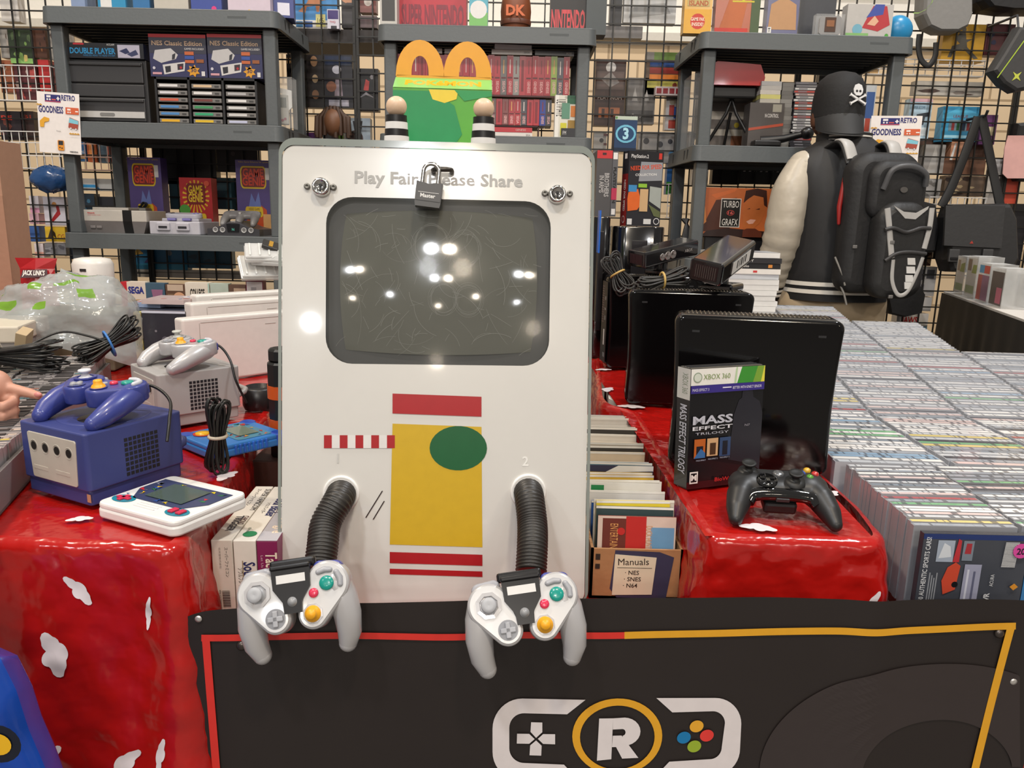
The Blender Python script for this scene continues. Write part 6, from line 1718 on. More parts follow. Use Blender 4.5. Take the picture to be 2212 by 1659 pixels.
# lower tier of the right unit
z = RT[1]
zb_ = at(1580, 513, Y=RY).z
pxbox('game_console', 1521, 512, 1668, 534, RY + .01, .2, '#1a191b', 'flat black console under the orange box in the right unit', 'game console', zb=z, bev=.004)
pxbox('console_box', 1516, 406, 1664, 510, RY, .09, '#a8532a', 'orange TURBO GRAFX 16 console box with a smiling man, in the right unit', 'console box', zb=at(1580, 512, Y=RY + .01).z + .001, rz=math.radians(-1),
      front=[('r', 0, 0, 1, 1, '#b8602f'), ('p', [(0, .1), (.2, .75), (.5, .8), (.42, .1)], '#4a2416'), ('p', [(0, 0), (1, 0), (1, .12), (.4, .18), (.1, .12)], '#2c1a16'), ('p', [(.12, .85), (.5, 1), (.46, .92), (.2, .78)], '#c9652f'), ('p', [(0, .2), (.08, .3), (.05, .6), (0, .7)], '#d88a4a'),
             ('p', [(.62, .2), (.60, .5), (.64, .85), (.74, .95), (.88, .92), (.93, .7), (.92, .5), (.86, .3), (.76, .16), (.68, .14)], '#b5622f'), ('p', [(.6, .7), (.62, .95), (.78, 1), (.92, .96), (.95, .62), (.9, .66), (.88, .82), (.74, .86), (.66, .78)], '#3a1c12'), ('p', [(.66, .32), (.72, .37), (.80, .36), (.76, .28), (.7, .27)], '#d9a08a'), ('p', [(.655, .57), (.70, .6), (.70, .58)], '#4a2416'), ('p', [(.78, .57), (.84, .6), (.84, .57)], '#4a2416'), ('p', [(.62, .14), (.68, .18), (.8, .18), (.9, .1), (.9, .0), (.62, 0)], '#5a2a1a'),
             ('r', .275, .195, .565, .785, '#d9cfc4'), ('r', .285, .21, .555, .77, '#17130f'), ('t', .42, .60, .135, 'TURBO', '#e3dcd2', .23, 0, 'C', .0), ('t', .42, .235, .135, 'GRAFX', '#e3dcd2', .23, 0, 'C', .0), ('p', rrect(.365, .44, .475, .545, .05), '#c9473f'), ('p', rrect(.372, .45, .468, .535, .042), '#17130f'), ('t', .42, .465, .055, '16', '#d8605a', .07, 0, 'C', .02)])
mb = MB()
for k_ in range(5): mb.tube(smooth_path([V((-.02 + .008 * k_, 0, .0)), V((-.012 + .006 * k_, -.01, .05)), V((.0 + .004 * k_, 0, .11)), V((.012 - .006 * k_, .01, .15))], 6), .006, C('#141314', .4), 6)
mb.box((.0, -.012, .05), (.04, .02, .008), C('#c9c6c2', .4))
tag(mb.build('cable_bundle', None, (at_x(1483, 480, RY + .02), RY + .04, z)), 'black cables with a white tie between the left posts of the right unit', 'cable')
# ================================================================= person with backpack
def person():
    px0, py0 = 1.135, 2.735
    t = thing('person', 'person seen from behind in a black cap, black and cream jacket and khaki trousers', 'person', (px0, py0, 0))
    skin = C('#5a3826', .5); bk = C('#1e1d1e', .6, bump=.06, bscale=30); cream = C('#b3a999', .38, bump=.3, bscale=22); kh = C('#a89478', .7, bump=.08, bscale=40)
    # body: one continuous figure
    mb = MB()
    mb.ell((-.048, .02, 1.535), (.070, .085, .112), skin); mb.ell((-.063, .085, 1.505), (.042, .036, .055), skin)
    mb.limb([(-.055, .0, 1.48), (-.025, -.01, 1.32)], [.054, .06], skin, 16)
    mb.ell((-.120, .02, 1.50), (.012, .022, .032), skin); mb.ell((.023, .02, 1.50), (.012, .022, .032), skin); mb.ell((-.068, .125, 1.515), (.013, .02, .02), skin)
    mb.limb([(0, 0, 1.28), (.0, 0, 1.15), (.0, .0, .95)], [.095, .11, .11], skin, 20)
    for s, pts in ((-1, [(-.145, -.01, 1.335), (-.19, .0, 1.13), (-.20, .06, .94), (-.19, .09, .88)]), (1, [(.145, -.01, 1.335), (.185, .02, 1.13), (.18, .12, .97), (.165, .16, .93)])):
        mb.limb(pts, [.045, .04, .032, .032], skin, 14)
        hp = V(pts[-1]); d = (V(pts[-1]) - V(pts[-2])).normalized(); q = hp + d * .045
        mb.ell(q, (.036, .022, .045), skin)
        for k in range(4): mb.limb([q + V((-.024 + .016 * k, .0, -.03)), q + V((-.026 + .017 * k, .012, -.058)), q + V((-.026 + .017 * k, .03, -.082 + .006 * abs(k - 1.4)))], [.0095, .0088, .0078], skin, 8)
        mb.limb([q + V((-s * .03, .01, .005)), q + V((-s * .05, .02, -.02)), q + V((-s * .052, .03, -.045))], [.011, .010, .009], skin, 8)
    for s in (-1, 1): mb.limb([(s * .085, 0, .9), (s * .095, .01, .48), (s * .1, -.01, .08)], [.085, .062, .045], skin, 14)
    mb.build('body', t, remesh=.007, smooth=4)
    # trousers, shoes
    mb = MB(); mb.ell((0, 0, .87), (.175, .125, .12), kh)
    for s in (-1, 1): mb.limb([(s * .085, 0, .88), (s * .098, .012, .48), (s * .1, -.005, .09)], [.105, .082, .075], kh, 16)
    mb.build('trousers', t, remesh=.011, smooth=6)
    for s in (-1, 1):
        mb = MB(); mb.hull([(s * .1, -.05, .042), (s * .11, .13, .045)], 0, .075, C('#2a2a2c', .5), None, .02, 40, True); mb.build('shoe', t)
    # jacket body: lofted
    mb = MB(); prof = [(.90, .168, .132, 0), (.93, .178, .142, 0), (1.0, .178, .142, .0), (1.12, .180, .14, 0), (1.24, .190, .136, 0), (1.32, .200, .125, -.002), (1.36, .190, .112, -.004), (1.395, .155, .100, -.008), (1.42, .105, .088, -.012), (1.44, .078, .078, -.015)]
    vs = []; fs = []; n = 36
    for z, a, b, cx in prof:
        for k in range(n):
            g = 2 * PI * k / n; c, s_ = math.cos(g), math.sin(g)
            vs.append((cx + a * math.copysign(abs(c) ** .8, c) + .006 * noise1(g * 3, z * 14, 2), b * math.copysign(abs(s_) ** .9, s_) + .006 * noise1(g * 4, z * 10, 7), z))
    for i in range(len(prof) - 1):
        for k in range(n): fs.append((i * n + k, i * n + (k + 1) % n, (i + 1) * n + (k + 1) % n, (i + 1) * n + k))
    mb.add(vs, fs, bk, True); mb.add(vs[-n:], [tuple(range(n))], bk); j = mb.build('jacket', t)

    def band(name, par, z0, z1, a, b, mat, cx=0, cy=0, off=.004):
        mb = MB(); vs = []; fs = []
        for z in (z0, z1):
            for k in range(n):
                g = 2 * PI * k / n; c, s_ = math.cos(g), math.sin(g); vs.append((cx + (a + off) * math.copysign(abs(c) ** .8, c), cy + (b + off) * math.copysign(abs(s_) ** .9, s_), z))
        for k in range(n): fs.append((k, (k + 1) % n, n + (k + 1) % n, n + k))
        mb.add(vs, fs, mat, True); return mb.build(name, par)
    wt = C('#d8d2c8', .6)
    for z0, z1 in ((.918, .932), (.944, .958)): band('hem_stripe', j, z0, z1, .176, .140, wt)
    band('hem_band', j, .893, .975, .174, .138, C('#141314', .7))
    for z0, z1 in ((1.424, 1.430), (1.438, 1.443)): band('collar_stripe', j, z0, z1, .083, .080, wt, -.02)
    band('collar', j, 1.405, 1.452, .084, .078, bk, -.02)
    for s, pts in ((-1, [(-.155, -.02, 1.345), (-.19, -.03, 1.25), (-.205, -.03, 1.12), (-.21, .0, 1.02), (-.205, .03, .945)]), (1, [(.155, -.02, 1.345), (.185, -.02, 1.25), (.195, -.005, 1.10), (.19, .06, 1.0), (.18, .11, .95)])):
        mb = MB(); rs = [.054, .068, .066, .060, .052]
        P_ = smooth_path([V(p) for p in pts], 8); R_ = []
        for i in range(len(P_)):
            u = i / (len(P_) - 1) * 4; k = min(int(u), 3); R_.append((rs[k] + (rs[k + 1] - rs[k]) * (u - k)) * (1 + .045 * math.sin(i * 1.9 + s) * min(1, max(0, u - 1.2))))
        mb.tube(P_, R_, cream, 22); mb.ell(P_[0], (.052, .055, .05), cream); mb.build('sleeve', t)
        mb = MB(); d = (V(pts[-1]) - V(pts[-2])).normalized(); e = V(pts[-1])
        mb.tube([e - d * .005, e + d * .05], [.05, .044], C('#161516', .7), 20); cf = mb.build('cuff', t)
        for k in (.012, .03):
            mb = MB(); mb.tube([e + d * k, e + d * (k + .008)], [.0505, .0495], wt, 20); mb.build('cuff_stripe', cf)
    # cap turned backwards
    ck = C('#131213', .75, bump=.08, bscale=90); cx, cy, cz = -.045, .015, 1.505
    mb = MB(); prof = [(1.0, 0), (1.0, .03), (.985, .06), (.93, .095), (.80, .122), (.55, .140), (.25, .148), (0, .149)]
    vs = []; fs = []
    for r, z in prof:
        for k in range(n): g = 2 * PI * k / n; vs.append((cx + .083 * r * math.cos(g), cy + .102 * r * math.sin(g), cz + z))
    for i in range(len(prof) - 1):
        for k in range(n): fs.append((i * n + k, i * n + (k + 1) % n, (i + 1) * n + (k + 1) % n, (i + 1) * n + k))
    mb.add(vs, fs, ck, True); crown = mb.build('cap', t)
    mb = MB(); vs = []; fs = []; m = 18
    for zz in (0, -.006):
        for j2 in range(6):
            for i in range(m + 1):
                g = PI + PI * (.04 + .92 * i / m); c, s_ = math.cos(g), math.sin(g); v = j2 / 5
                vs.append((cx + .082 * c * (1 - .06 * v), cy + .100 * s_ - .038 * v * abs(s_), cz + .008 + zz - .072 * v * (.35 + .65 * abs(s_) ** .5)))
    N_ = 6 * (m + 1)
    for j2 in range(5):
        for i in range(m):
            f = (j2 * (m + 1) + i, j2 * (m + 1) + i + 1, (j2 + 1) * (m + 1) + i + 1, (j2 + 1) * (m + 1) + i); fs += [f, tuple(v + N_ for v in f[::-1])]
    mb.add(vs, fs, C('#2a2a2b', .7), True); mb.build('cap_brim', crown)
    mb = MB(); F = frame((cx + .022, cy - .0985, cz + .062), (1, .19, 0), (0, .22, 1)); w_ = C('#cfcdcb', .5)
    mb.prism([(-.015, .006), (-.017, .018), (-.012, .032), (0, .037), (.012, .032), (.017, .018), (.015, .006), (.008, -.002), (-.008, -.002)], -.004, .002, w_, F)
    for a in (.5, -.5, ):
        c, s_ = math.cos(a), math.sin(a)
        mb.prism([(x * c - y * s_, x * s_ + y * c - .014) for x, y in ((-.028, -.003), (.028, -.003), (.031, -.006), (.031, .006), (.028, .003), (-.028, .003), (-.031, .006), (-.031, -.006))], -.004, .0024, w_, F)
    for x in (-.006, .006): mb.flat(circ(x, .012, .0042, 12), C('#161516', .6), F, .0026)
    mb.build('skull_badge', crown)
    return t


person()


def backpack():
    c = V((1.172, 2.585, .905)); t = thing('backpack', 'large black backpack with silver trim worn by the person with the cap', 'backpack', c, (0, 0, math.radians(6))); t.scale = (.86, .86, .89)
    bk = C('#191819', .6, bump=.1, bscale=60); gy = C('#a9a6a2', .45)
    def shell(nm, x0, x1, z0, z1, yb, yf, mat, r=.05, bev=.03):
        mb = MB(); F = frame((0, yb, 0), (1, 0, 0), (0, 0, 1)); mb.hull([(x0 + r, z0 + r, r), (x1 - r, z0 + r, r), (x1 - r * 1.3, z1 - r * 1.3, r * 1.3), (x0 + r * 1.3, z1 - r * 1.3, r * 1.3)], 0, yb - yf, mat, F, bev, 64, True); return mb.build(nm, t)
    shell('main_compartment', -.15, .125, .03, .53, .0, -.11, bk, .06, .035)
    shell('upper_pocket', -.095, .125, .30, .50, -.08, -.145, bk, .05, .025)
    shell('front_pocket', -.07, .13, .02, .36, -.09, -.185, C('#1d1c1c', .55, bump=.1, bscale=60), .06, .03)
    mb = MB(); mb.limb([(-.14, -.03, .44), (-.16, -.05, .34), (-.155, -.05, .28)], [.008, .009, .006], C('#8d1512', .5), 10); mb.build('red_piping', t)
    Y = -.187
    mb = MB()
    for pts, w in (([(-.052, Y, .335), (-.036, Y, .27), (-.02, Y, .20), (-.012, Y, .165)], .0115), ([(.118, Y, .34), (.118, Y, .27), (.108, Y, .20)], .0105), ([(-.006, Y - .001, .16), (.0, Y, .09), (.022, Y, .045), (.045, Y, .035), (.07, Y, .055), (.095, Y, .12), (.108, Y, .17)], .0075)):
        mb.tube(smooth_path([V(p) for p in pts], 6), w, gy, 8, None, False, .35)
    mb.prism([(-.03, .345), (.012, .325), (.06, .322), (.105, .345), (.102, .335), (.06, .300), (.02, .302)], 0, .004, gy, frame((0, Y + .004, 0), (1, 0, 0), (0, 0, 1)))
    for z, w in ((.155, .03), (.125, .034), (.095, .03), (.07, .026)): mb.prism([(.052, z - .012), (.052 + w, z - .012), (.05 + w * .9, z + .012), (.048, z + .012)], 0, .003, C('#d0cdc9', .4), frame((0, Y + .001, 0), (1, 0, 0), (0, 0, 1)))
    mb.build('silver_trim', t)
    mb = MB()
    for pts in ([(-.055, Y - .004, .262), (-.02, Y - .004, .268), (.03, Y - .003, .255), (.08, Y - .004, .27), (.12, Y - .004, .27)], [(-.04, Y - .004, .155), (.0, Y - .004, .18), (.05, Y - .004, .187), (.115, Y - .004, .182)]): mb.tube(smooth_path([V(p) for p in pts], 6), .007, C('#2d2b2b', .5), 8)
    mb.build('zip_flap', t)
    mb = MB(); mb.tube(smooth_path([V((-.055, -.15, .40)), V((-.035, -.165, .465)), V((.03, -.17, .478)), V((.09, -.165, .455)), V((.105, -.15, .415))], 8), .010, C('#4a4a4c', .45), 10); mb.build('carry_handle', t)
    mb = MB(); mb.prism(circ(0, 0, .014, 18, .010), 0, .004, C('#55524f', .4), frame((.025, -.147, .40), (1, 0, 0), (0, 0, 1))); mb.build('badge', t)
    for x0, x1 in ((-.115, -.15), (.06, .05)):
        mb = MB(); P_ = smooth_path([V((x0, -.03, .49)), V((x0 + (x1 - x0) * .3, .02, .565)), V((x0 + (x1 - x0) * .5, .10, .555)), V((x1, .22, .50))], 8); mb.tube(P_, .032, bk, 12, None, False, .3)
        mb.tube(P_[1:13], .027, gy, 12, TR(0, -.006, .006), False, .3); mb.build('shoulder_strap', t)
    for x, z in ((-.16, .16), (-.145, .09)):
        mb = MB(); mb.tube([(x, -.06, z), (x + .02, -.09, z - .06), (x + .03, -.1, z - .1)], .004, C('#77746f', .4), 6); mb.build('strap_end', t)
    for x, z in ((-.12, .20), (.0, .03), (-.02, .22)):
        mb = MB(); mb.box((x, -.12 if x < -.1 else -.19, z), (.016, .008, .012), C('#8a8784', .3, .6), None, .002); mb.build('buckle', t)


backpack()

# ================================================================= goods hung on the grid
GYB = 3.5125


def hung(x0, y0, x1, y1, co, lb, f_=(), cat='box', nm='boxed_toy', d=.05, Y=GYB, **k):
    return pxbox(nm, x0, y0, x1, y1, Y, d, co, lb, cat, front=f_, **k)


def blobs(cols, seed, n=7, lo=.08, hi=.92):
    r = random.Random(seed); out = []
    for i in range(n):
        x, y = r.uniform(lo, hi), r.uniform(lo, hi); w = r.uniform(.05, .16)
        out.append(('p', [(min(1, max(0, x + w * math.cos(a) * r.uniform(.6, 1.2))), min(1, max(0, y + w * math.sin(a) * r.uniform(.6, 1.3)))) for a in (0, 1.05, 2.1, 3.14, 4.2, 5.2)], r.choice(cols)))
    return out


for it in (
    (0, -30, 38, 46, '#c9c3bc', 'pale grey folded garment at the top left corner', [], 'garment', 'folded_garment'),
    (20, 62, 68, 137, '#27331f', 'dark green boxed toy with a lime strip near the top left', [('r', 0, 0, 1, .15, '#86b264')] + blobs(['#c9b26a', '#6d8a4a', '#4a5a3a'], 1)),
    (72, 60, 99, 125, '#4d2d1e', 'brown boxed toy beside the dark green one at the left', blobs(['#8a5a3a', '#2c1a14'], 2, 4)),
    (84, 129, 107, 196, '#b02c2c', 'red boxed toy behind the white wire rack at the left', []),
    (0, 130, 30, 200, '#8d5034', 'orange brown boxed toy at the far left edge', blobs(['#d88a5a', '#5a2a1c', '#d9c0a0'], 3)),
    (33, 143, 82, 218, '#57292c', 'dark red boxed toy behind the upper white rack', blobs(['#b5504a', '#2a1416', '#a89088'], 4)),
    (0, 240, 46, 302, '#2a2025', 'dark magazine with red letters at the far left edge', [('t', .1, .7, .14, 'DE', '#c23a2a', .5, 0, 'L', .04)] + blobs(['#6d3a30', '#8a5a5a'], 5, 4, .1, .6), 'magazine', 'magazine'),
    (48, 240, 74, 302, '#3a2622', 'narrow dark magazine left of the flyer', [('t', .1, .75, .12, 'BJ', '#b8402a', .7)], 'magazine', 'magazine'),
    (64, 423, 84, 460, '#ddd3d6', 'white and pink card under the blue plastic bundle', [('r', .0, .0, 1, .3, '#d89ab5'), ('t', .2, .5, .2, 'Y', '#2a2a2a', .3)], 'card', 'card'),
    (64, 461, 84, 484, '#d6a9b6', 'pink card second down beside the tall cardboard box', [('c', .3, .3, .1, '#3a2a2a')], 'card', 'card'),
    (95, 425, 142, 487, '#d6cfd8', 'white card with a red leaping shape left of the left shelving unit', [('p', [(.35, .1), (.75, .4), (.7, .7), (.55, .75), (.6, .5), (.3, .2)], '#a8262c'), ('c', .5, .74, .08, '#c98a4a')], 'card', 'card'),
    (64, 488, 85, 522, '#3d5f9c', 'small blue box beside the tall cardboard box', [('r', 0, .4, 1, .55, '#27457a')]),
    (98, 490, 141, 522, '#d9b02c', 'yellow box with a dark creature left of the left shelving unit', [('p', [(.1, .2), (.3, .9), (.5, .6), (.55, .2), (.4, .4), (.25, .2)], '#3a2a1a'), ('t', .6, .2, .3, 'CG', '#a8302a', .35)]),
    (75, 526, 94, 556, '#ded0d2', 'small white and pink card low at the left', [('r', 0, .1, 1, .4, '#d8a090')], 'card', 'card'),
    (97, 525, 142, 552, '#7b797c', 'grey camouflage pouch low at the left', blobs(['#5a585c', '#98969a'], 6, 8), 'pouch', 'pouch'),
    (157, 296, 185, 348, '#3a6a9c', 'blue magazine in the white rack behind the left unit', [('r', .1, .1, .9, .3, '#c9a06a'), ('t', .1, .35, .1, 'METAL', '#d9d5d0', .8)], 'magazine', 'magazine'),
    (188, 292, 208, 350, '#b5592c', 'orange magazine in the white rack behind the left unit', [('r', .2, .2, .8, .7, '#d98a4a')], 'magazine', 'magazine'),
    (232, 294, 262, 350, '#a0402c', 'rust red magazine in the white rack behind the left unit', [], 'magazine', 'magazine'),
    (330, 296, 466, 398, '#151314', 'black garment hanging behind the left unit', [('r', .1, .3, .5, .6, '#1d1a1b')], 'garment', 'garment'),
    (468, 292, 556, 372, '#191618', 'second black garment hanging behind the right half of the left unit', [('c', .4, .5, .06, '#3a3235')], 'garment', 'garment'),
    (158, 386, 262, 412, '#dcd6cd', 'white box with a blue curve behind the left unit', [('p', [(.05, .0), (.2, .5), (.45, .5), (.6, 0), (.45, .25), (.2, .25)], '#3f9ad0')]),
    (160, 418, 205, 470, '#22303c', 'dark blue boxed toy behind the left front post', blobs(['#3f6f8a', '#8a2a2a'], 8, 5)),
    (366, 386, 388, 452, '#2f5b68', 'teal plastic bin behind the red box on the left unit', [], 'bin', 'bin'),
    (462, 384, 500, 452, '#2d5763', 'teal plastic bin left of the right purple box on the left unit', [], 'bin', 'bin'),
    (280, 534, 404, 582, '#2b719e', 'bright underwater picture box low behind the grid', [('r', 0, 0, 1, .25, '#2f86a8'), ('p', [(.05, .6), (.15, .95), (.25, .7)], '#c9a04a'), ('p', [(.25, .3), (.32, .5), (.42, .48), (.46, .3)], '#4a3a6a'), ('c', .7, .75, .12, '#7f8a94')]),
    (406, 536, 500, 580, '#245a74', 'darker underwater picture box low behind the grid', blobs(['#1d3f52', '#3a7f94'], 9, 5)),
    (266, 584, 566, 601, '#b9b2a8', 'long pale storage bin at the foot of the grid behind the left table', [('r', 0, .6, 1, .75, '#8a847a')], 'bin', 'bin'),
    (634, -70, 728, 62, '#4383bb', 'blue dinosaur model box with a yellow price tag between the left and middle units', [('p', [(.1, .28), (.3, .42), (.42, .60), (.6, .58), (.9, .5), (.62, .46), (.58, .28), (.52, .28), (.5, .38), (.3, .36), (.26, .26)], '#b0714a'), ('p', [(.32, .5), (.36, .68), (.42, .56), (.48, .70), (.53, .58), (.6, .66), (.6, .55)], '#7a4a30'), ('r', 0, 0, 1, .14, '#d3d0cc'), ('r', .04, .02, .2, .12, '#3f6f9a'), ('r', .24, .02, .42, .12, '#3f5f9a'), ('r', .5, .03, .72, .24, '#d8d08a'), ('t', .61, .1, .08, '165', '#3a3a2a', .14, 0, 'C'), ('c', .12, .62, .04, '#d23a7a')]),
    (707, 20, 732, 62, '#c7c4ce', 'pale box with a small purple picture in front of the dinosaur box', [('r', .05, .5, .95, .95, '#3f2f6a'), ('r', .3, .0, .8, .15, '#35343a'), ('t', .2, .3, .1, 'THQ', '#b83a4a', .5)], 'box', 'boxed_toy', .03, 3.47),
    (737, -70, 775, 60, '#4b4641', 'box with a portrait of a man in a dark jacket beside the dinosaur box', [('c', .45, .62, .2, '#c08a6a', .22), ('p', [(0, 0), (0, .3), (.3, .42), (.7, .42), (1, .3), (1, 0)], '#3a3638')]),
    (777, -50, 812, 27, '#83524c', 'brownish box with a pale oval above the dark shelf board', [('c', .5, .3, .12, '#d9d0c8')]),
    (778, 34, 814, 60, '#5f4d4f', 'dull purple box below the brownish one', []),
    (612, -30, 632, 40, '#a6ad58', 'yellow green strip of packaging right of the left unit', [('r', .2, .5, .9, .7, '#3a3f2a')], 'packaging', 'packaging'),
    (620, 118, 698, 232, '#1e1819', 'black boxed toy reading MUMMY with pale figures between the units', [('t', .02, .83, .10, 'MUMMY', '#b58a5a', .44, 0, 'L', .02), ('c', .76, .88, .07, '#8a6a50', .1), ('c', .78, .55, .06, '#9a8468', .08), ('c', .4, .55, .1, '#4a3628', .2), ('c', .78, .25, .07, '#7a5a44', .09), ('r', .1, .02, .4, .1, '#5a4a30')]),
    (700, 118, 762, 233, '#1c1b24', 'dark navy boxed toy with white figures beside the MUMMY box', [('r', .05, .8, .95, .97, '#1f2a44'), ('c', .45, .72, .09, '#b9b9c4', .08), ('p', [(.35, .2), (.4, .55), (.6, .55), (.65, .2)], '#8d7f8a'), ('c', .25, .4, .1, '#8a5a44', .1), ('r', .15, .03, .85, .15, '#a8a4b0')]),
    (764, 148, 817, 240, '#151317', 'black pack with red and white shapes beside the middle unit', [('p', [(.4, .5), (.5, .75), (.65, .7), (.6, .45)], '#a83230'), ('p', [(.2, .3), (.5, .45), (.9, .3), (.5, .38)], '#8d8a90'), ('c', .75, .8, .05, '#8d8a90')]),
    (697, 273, 742, 318, '#c4d3da', 'white and pale blue box below the dark toys', [('p', [(.2, .1), (.5, .6), (.8, .1)], '#9a9aa8'), ('r', 0, .75, 1, 1, '#e6e6e4'), ('r', .75, .3, 1, .7, '#8ab04a')]),
    (640, 286, 690, 318, '#55295f', 'purple clear pack behind the top left of the kiosk', [('c', .3, .5, .2, '#7a3a80')]),
    (746, 255, 800, 318, '#9caab6', 'pale grey blue box with a dark round shape behind the kiosk', [('c', .4, .3, .28, '#4a3a38'), ('p', [(.3, .9), (.7, .9), (.6, .4), (.4, .4)], '#2c2a2e')]),
    (1319, -60, 1345, 55, '#2b2b2e', 'dark slim package right of the middle unit', []),
    (1349, -60, 1462, 50, '#b3b2b0', 'grey blister package with dark letters between the middle and right units', [('t', .3, .62, .25, 'ABO', '#2c2b2d', .5, 0, 'L', .04), ('p', [(.1, .1), (.9, .2), (.8, .4), (.2, .35)], '#8d8c8a')]),
    (1290, 56, 1388, 82, '#6f6b69', 'grey pouch under the blister package', [], 'pouch', 'pouch'),
    (1285, 128, 1350, 272, '#3d2620', 'brown hanging card reading PLATINUM between the units', [('c', .5, .88, .08, '#c9c4c0'), ('r', .05, .55, .95, .82, '#5a4640'), ('p', [(.2, .7), (.5, .82), (.8, .66), (.5, .58)], '#8d8480'), ('t', .5, .40, .05, 'PLATINUM', '#b5a8a0', .8, 0, 'C', .01), ('r', .15, .12, .85, .28, '#a8623a'), ('r', .25, .12, .35, .26, '#3a2018'), ('r', .55, .12, .65, .26, '#3a2018')], 'package', 'hanging_card'),
    (1352, 168, 1415, 268, '#6d6966', 'grey hanging card with pale figures between the units', [('p', [(.2, .5), (.3, .8), (.4, .5)], '#9a9692'), ('p', [(.6, .5), (.7, .75), (.8, .5)], '#9a9692'), ('r', .05, .05, .95, .3, '#3f3d3d'), ('t', .2, .14, .08, 'Qyro', '#b8b5b2', .35)], 'package', 'hanging_card'),
    (1395, 113, 1475, 205, '#5d4a3a', 'multi-coloured striped package left of the right unit', [('r', .2, .82, 1, 1, '#5f7a3a'), ('r', .1, .66, 1, .80, '#2f4a80'), ('r', .1, .5, 1, .64, '#8a2a24'), ('r', .1, .34, 1, .48, '#c9722c'), ('r', .05, .16, .9, .32, '#a8a04a'), ('c', .8, .23, .06, '#7a3a2a'), ('r', 0, .82, .2, 1, '#77736f')], 'package', 'hanging_card'),
    (1416, 187, 1474, 206, '#c6b6b3', 'pale strip with four red squares under the striped package', [('r', .04 + .24 * q, .2, .22 + .24 * q, .8, '#8d2028') for q in range(4)], 'package', 'hanging_card', .04, 3.465),
    (1438, 209, 1473, 281, '#c9c4c2', 'blister card with red and blue shapes left of the right unit', [('r', .2, .4, .5, .75, '#b03a30'), ('r', .5, .35, .8, .7, '#2f4f90'), ('c', .4, .85, .1, '#b5a890'), ('r', .2, .05, .8, .3, '#b04030')], 'package', 'hanging_card'),
    (1282, 285, 1310, 345, '#a39f9b', 'grey card with small pictures right of the middle unit', [('c', .6, .7, .08, '#3a3a3c'), ('c', .6, .3, .08, '#3a3a3c')], 'card', 'card'),
    (1378, 285, 1464, 352, '#94908d', 'grey sheet of small figures right of the blue number 3 box', [('c', .2, .7, .1, '#3f3e40'), ('c', .55, .6, .1, '#35343a'), ('c', .5, .25, .1, '#4f7fb0'), ('c', .8, .7, .08, '#35343a'), ('c', .85, .3, .1, '#5a8ab5')], 'card', 'card'),
    (1440, 352, 1466, 420, '#2c5f9c', 'blue and green package low left of the right unit', [('r', 0, 0, 1, .4, '#3f8a3a')]),
    (1496, 350, 1530, 400, '#c9c6c4', 'white tilted cards behind the left posts of the right unit', [('p', [(.1 + .2 * q, 0), (.2 + .2 * q, 0), (.3 + .2 * q, 1), (.2 + .2 * q, 1)], '#3a393b') for q in range(4)], 'card', 'card'),
    (1540, 330, 1600, 398, '#151416', 'black box high behind the orange console box', []),
    (1600, 345, 1700, 398, '#2b2a2c', 'dark bin of tilted pale sleeves behind the orange console box', [('p', [(.05 + .12 * q, .5), (.1 + .12 * q, .5), (.2 + .12 * q, .95), (.15 + .12 * q, .95)], '#b5b2b0') for q in range(7)]),
    (1672, 400, 1720, 600, '#161517', 'tall black box behind the sleeve of the person', [('t', .2, .6, .06, '7', '#c9c6c4', .2)]),
    (1880, 130, 1899, 160, '#c6a06c', 'small tan box above the black cap', []),
    (1962, 213, 2010, 302, '#a9c2d2', 'pale blue box with a dark pistol picture right of the right unit', [('p', [(.35, .62), (.9, .68), (.92, .58), (.75, .56), (.7, .36), (.58, .38), (.6, .54), (.36, .54)], '#3a4048'), ('t', .1, .75, .07, 'SUPER SCOPE', '#4a6a80', .6), ('r', .2, .1, .9, .3, '#c9d3d8'), ('r', 0, .92, 1, 1, '#c9a0a8')]),
    (2034, 230, 2112, 306, '#4299c2', 'bright blue box with small figures right of the pale blue one', [('p', [(.0, .75), (.5, 1), (1, .8), (1, .7), (.0, .65)], '#5ab4d8'), ('r', .2, .3, .85, .62, '#6f8a94'), ('r', .28, .32, .36, .55, '#8a3a3a'), ('r', .42, .32, .5, .56, '#2f5a3a'), ('r', .56, .32, .66, .6, '#25354a'), ('r', .7, .32, .78, .55, '#7a2a2a'), ('t', .5, .68, .08, 'LEAGUE', '#8a2f3a', .4, 0, 'C'), ('r', .1, .1, .9, .18, '#9fd0e0')]),
    (2118, 248, 2152, 312, '#69396a', 'purple box beside the bright blue one', [('r', .3, .3, .8, .6, '#d8c9a0'), ('r', .35, .35, .5, .5, '#3a2a3a')]),
    (2036, 52, 2126, 134, '#c4952b', 'yellow poster pack with a grey striding shape at the right', [('p', [(.4, .8), (.52, .8), (.56, .6), (.72, .62), (.58, .52), (.6, .4), (.9, .1), (.8, .08), (.52, .34), (.3, .3), (.25, .12), (.16, .12), (.24, .42), (.42, .48), (.3, .6)], '#57544e'), ('c', .48, .86, .06, '#57544e')]),
    (2129, 52, 2190, 120, '#54252a', 'dark red box right of the yellow poster pack', blobs(['#8a5a50', '#2a2a4a'], 14, 5)),
    (2130, 342, 2164, 440, '#d6d0ca', 'white poster behind the strap of the messenger bag', [('p', [(.2, .0), (.5, .6), (.8, 0)], '#b9b4b0')], 'poster', 'poster', .01),
    (2166, 352, 2200, 440, '#c24a34', 'orange red poster at the right edge', [], 'poster', 'poster', .01),
    (1978, 386, 2032, 428, '#a5a19e', 'clear bag of small parts right of the backpack', blobs(['#d0cdca', '#77736f'], 15, 7), 'bag', 'plastic_bag'),
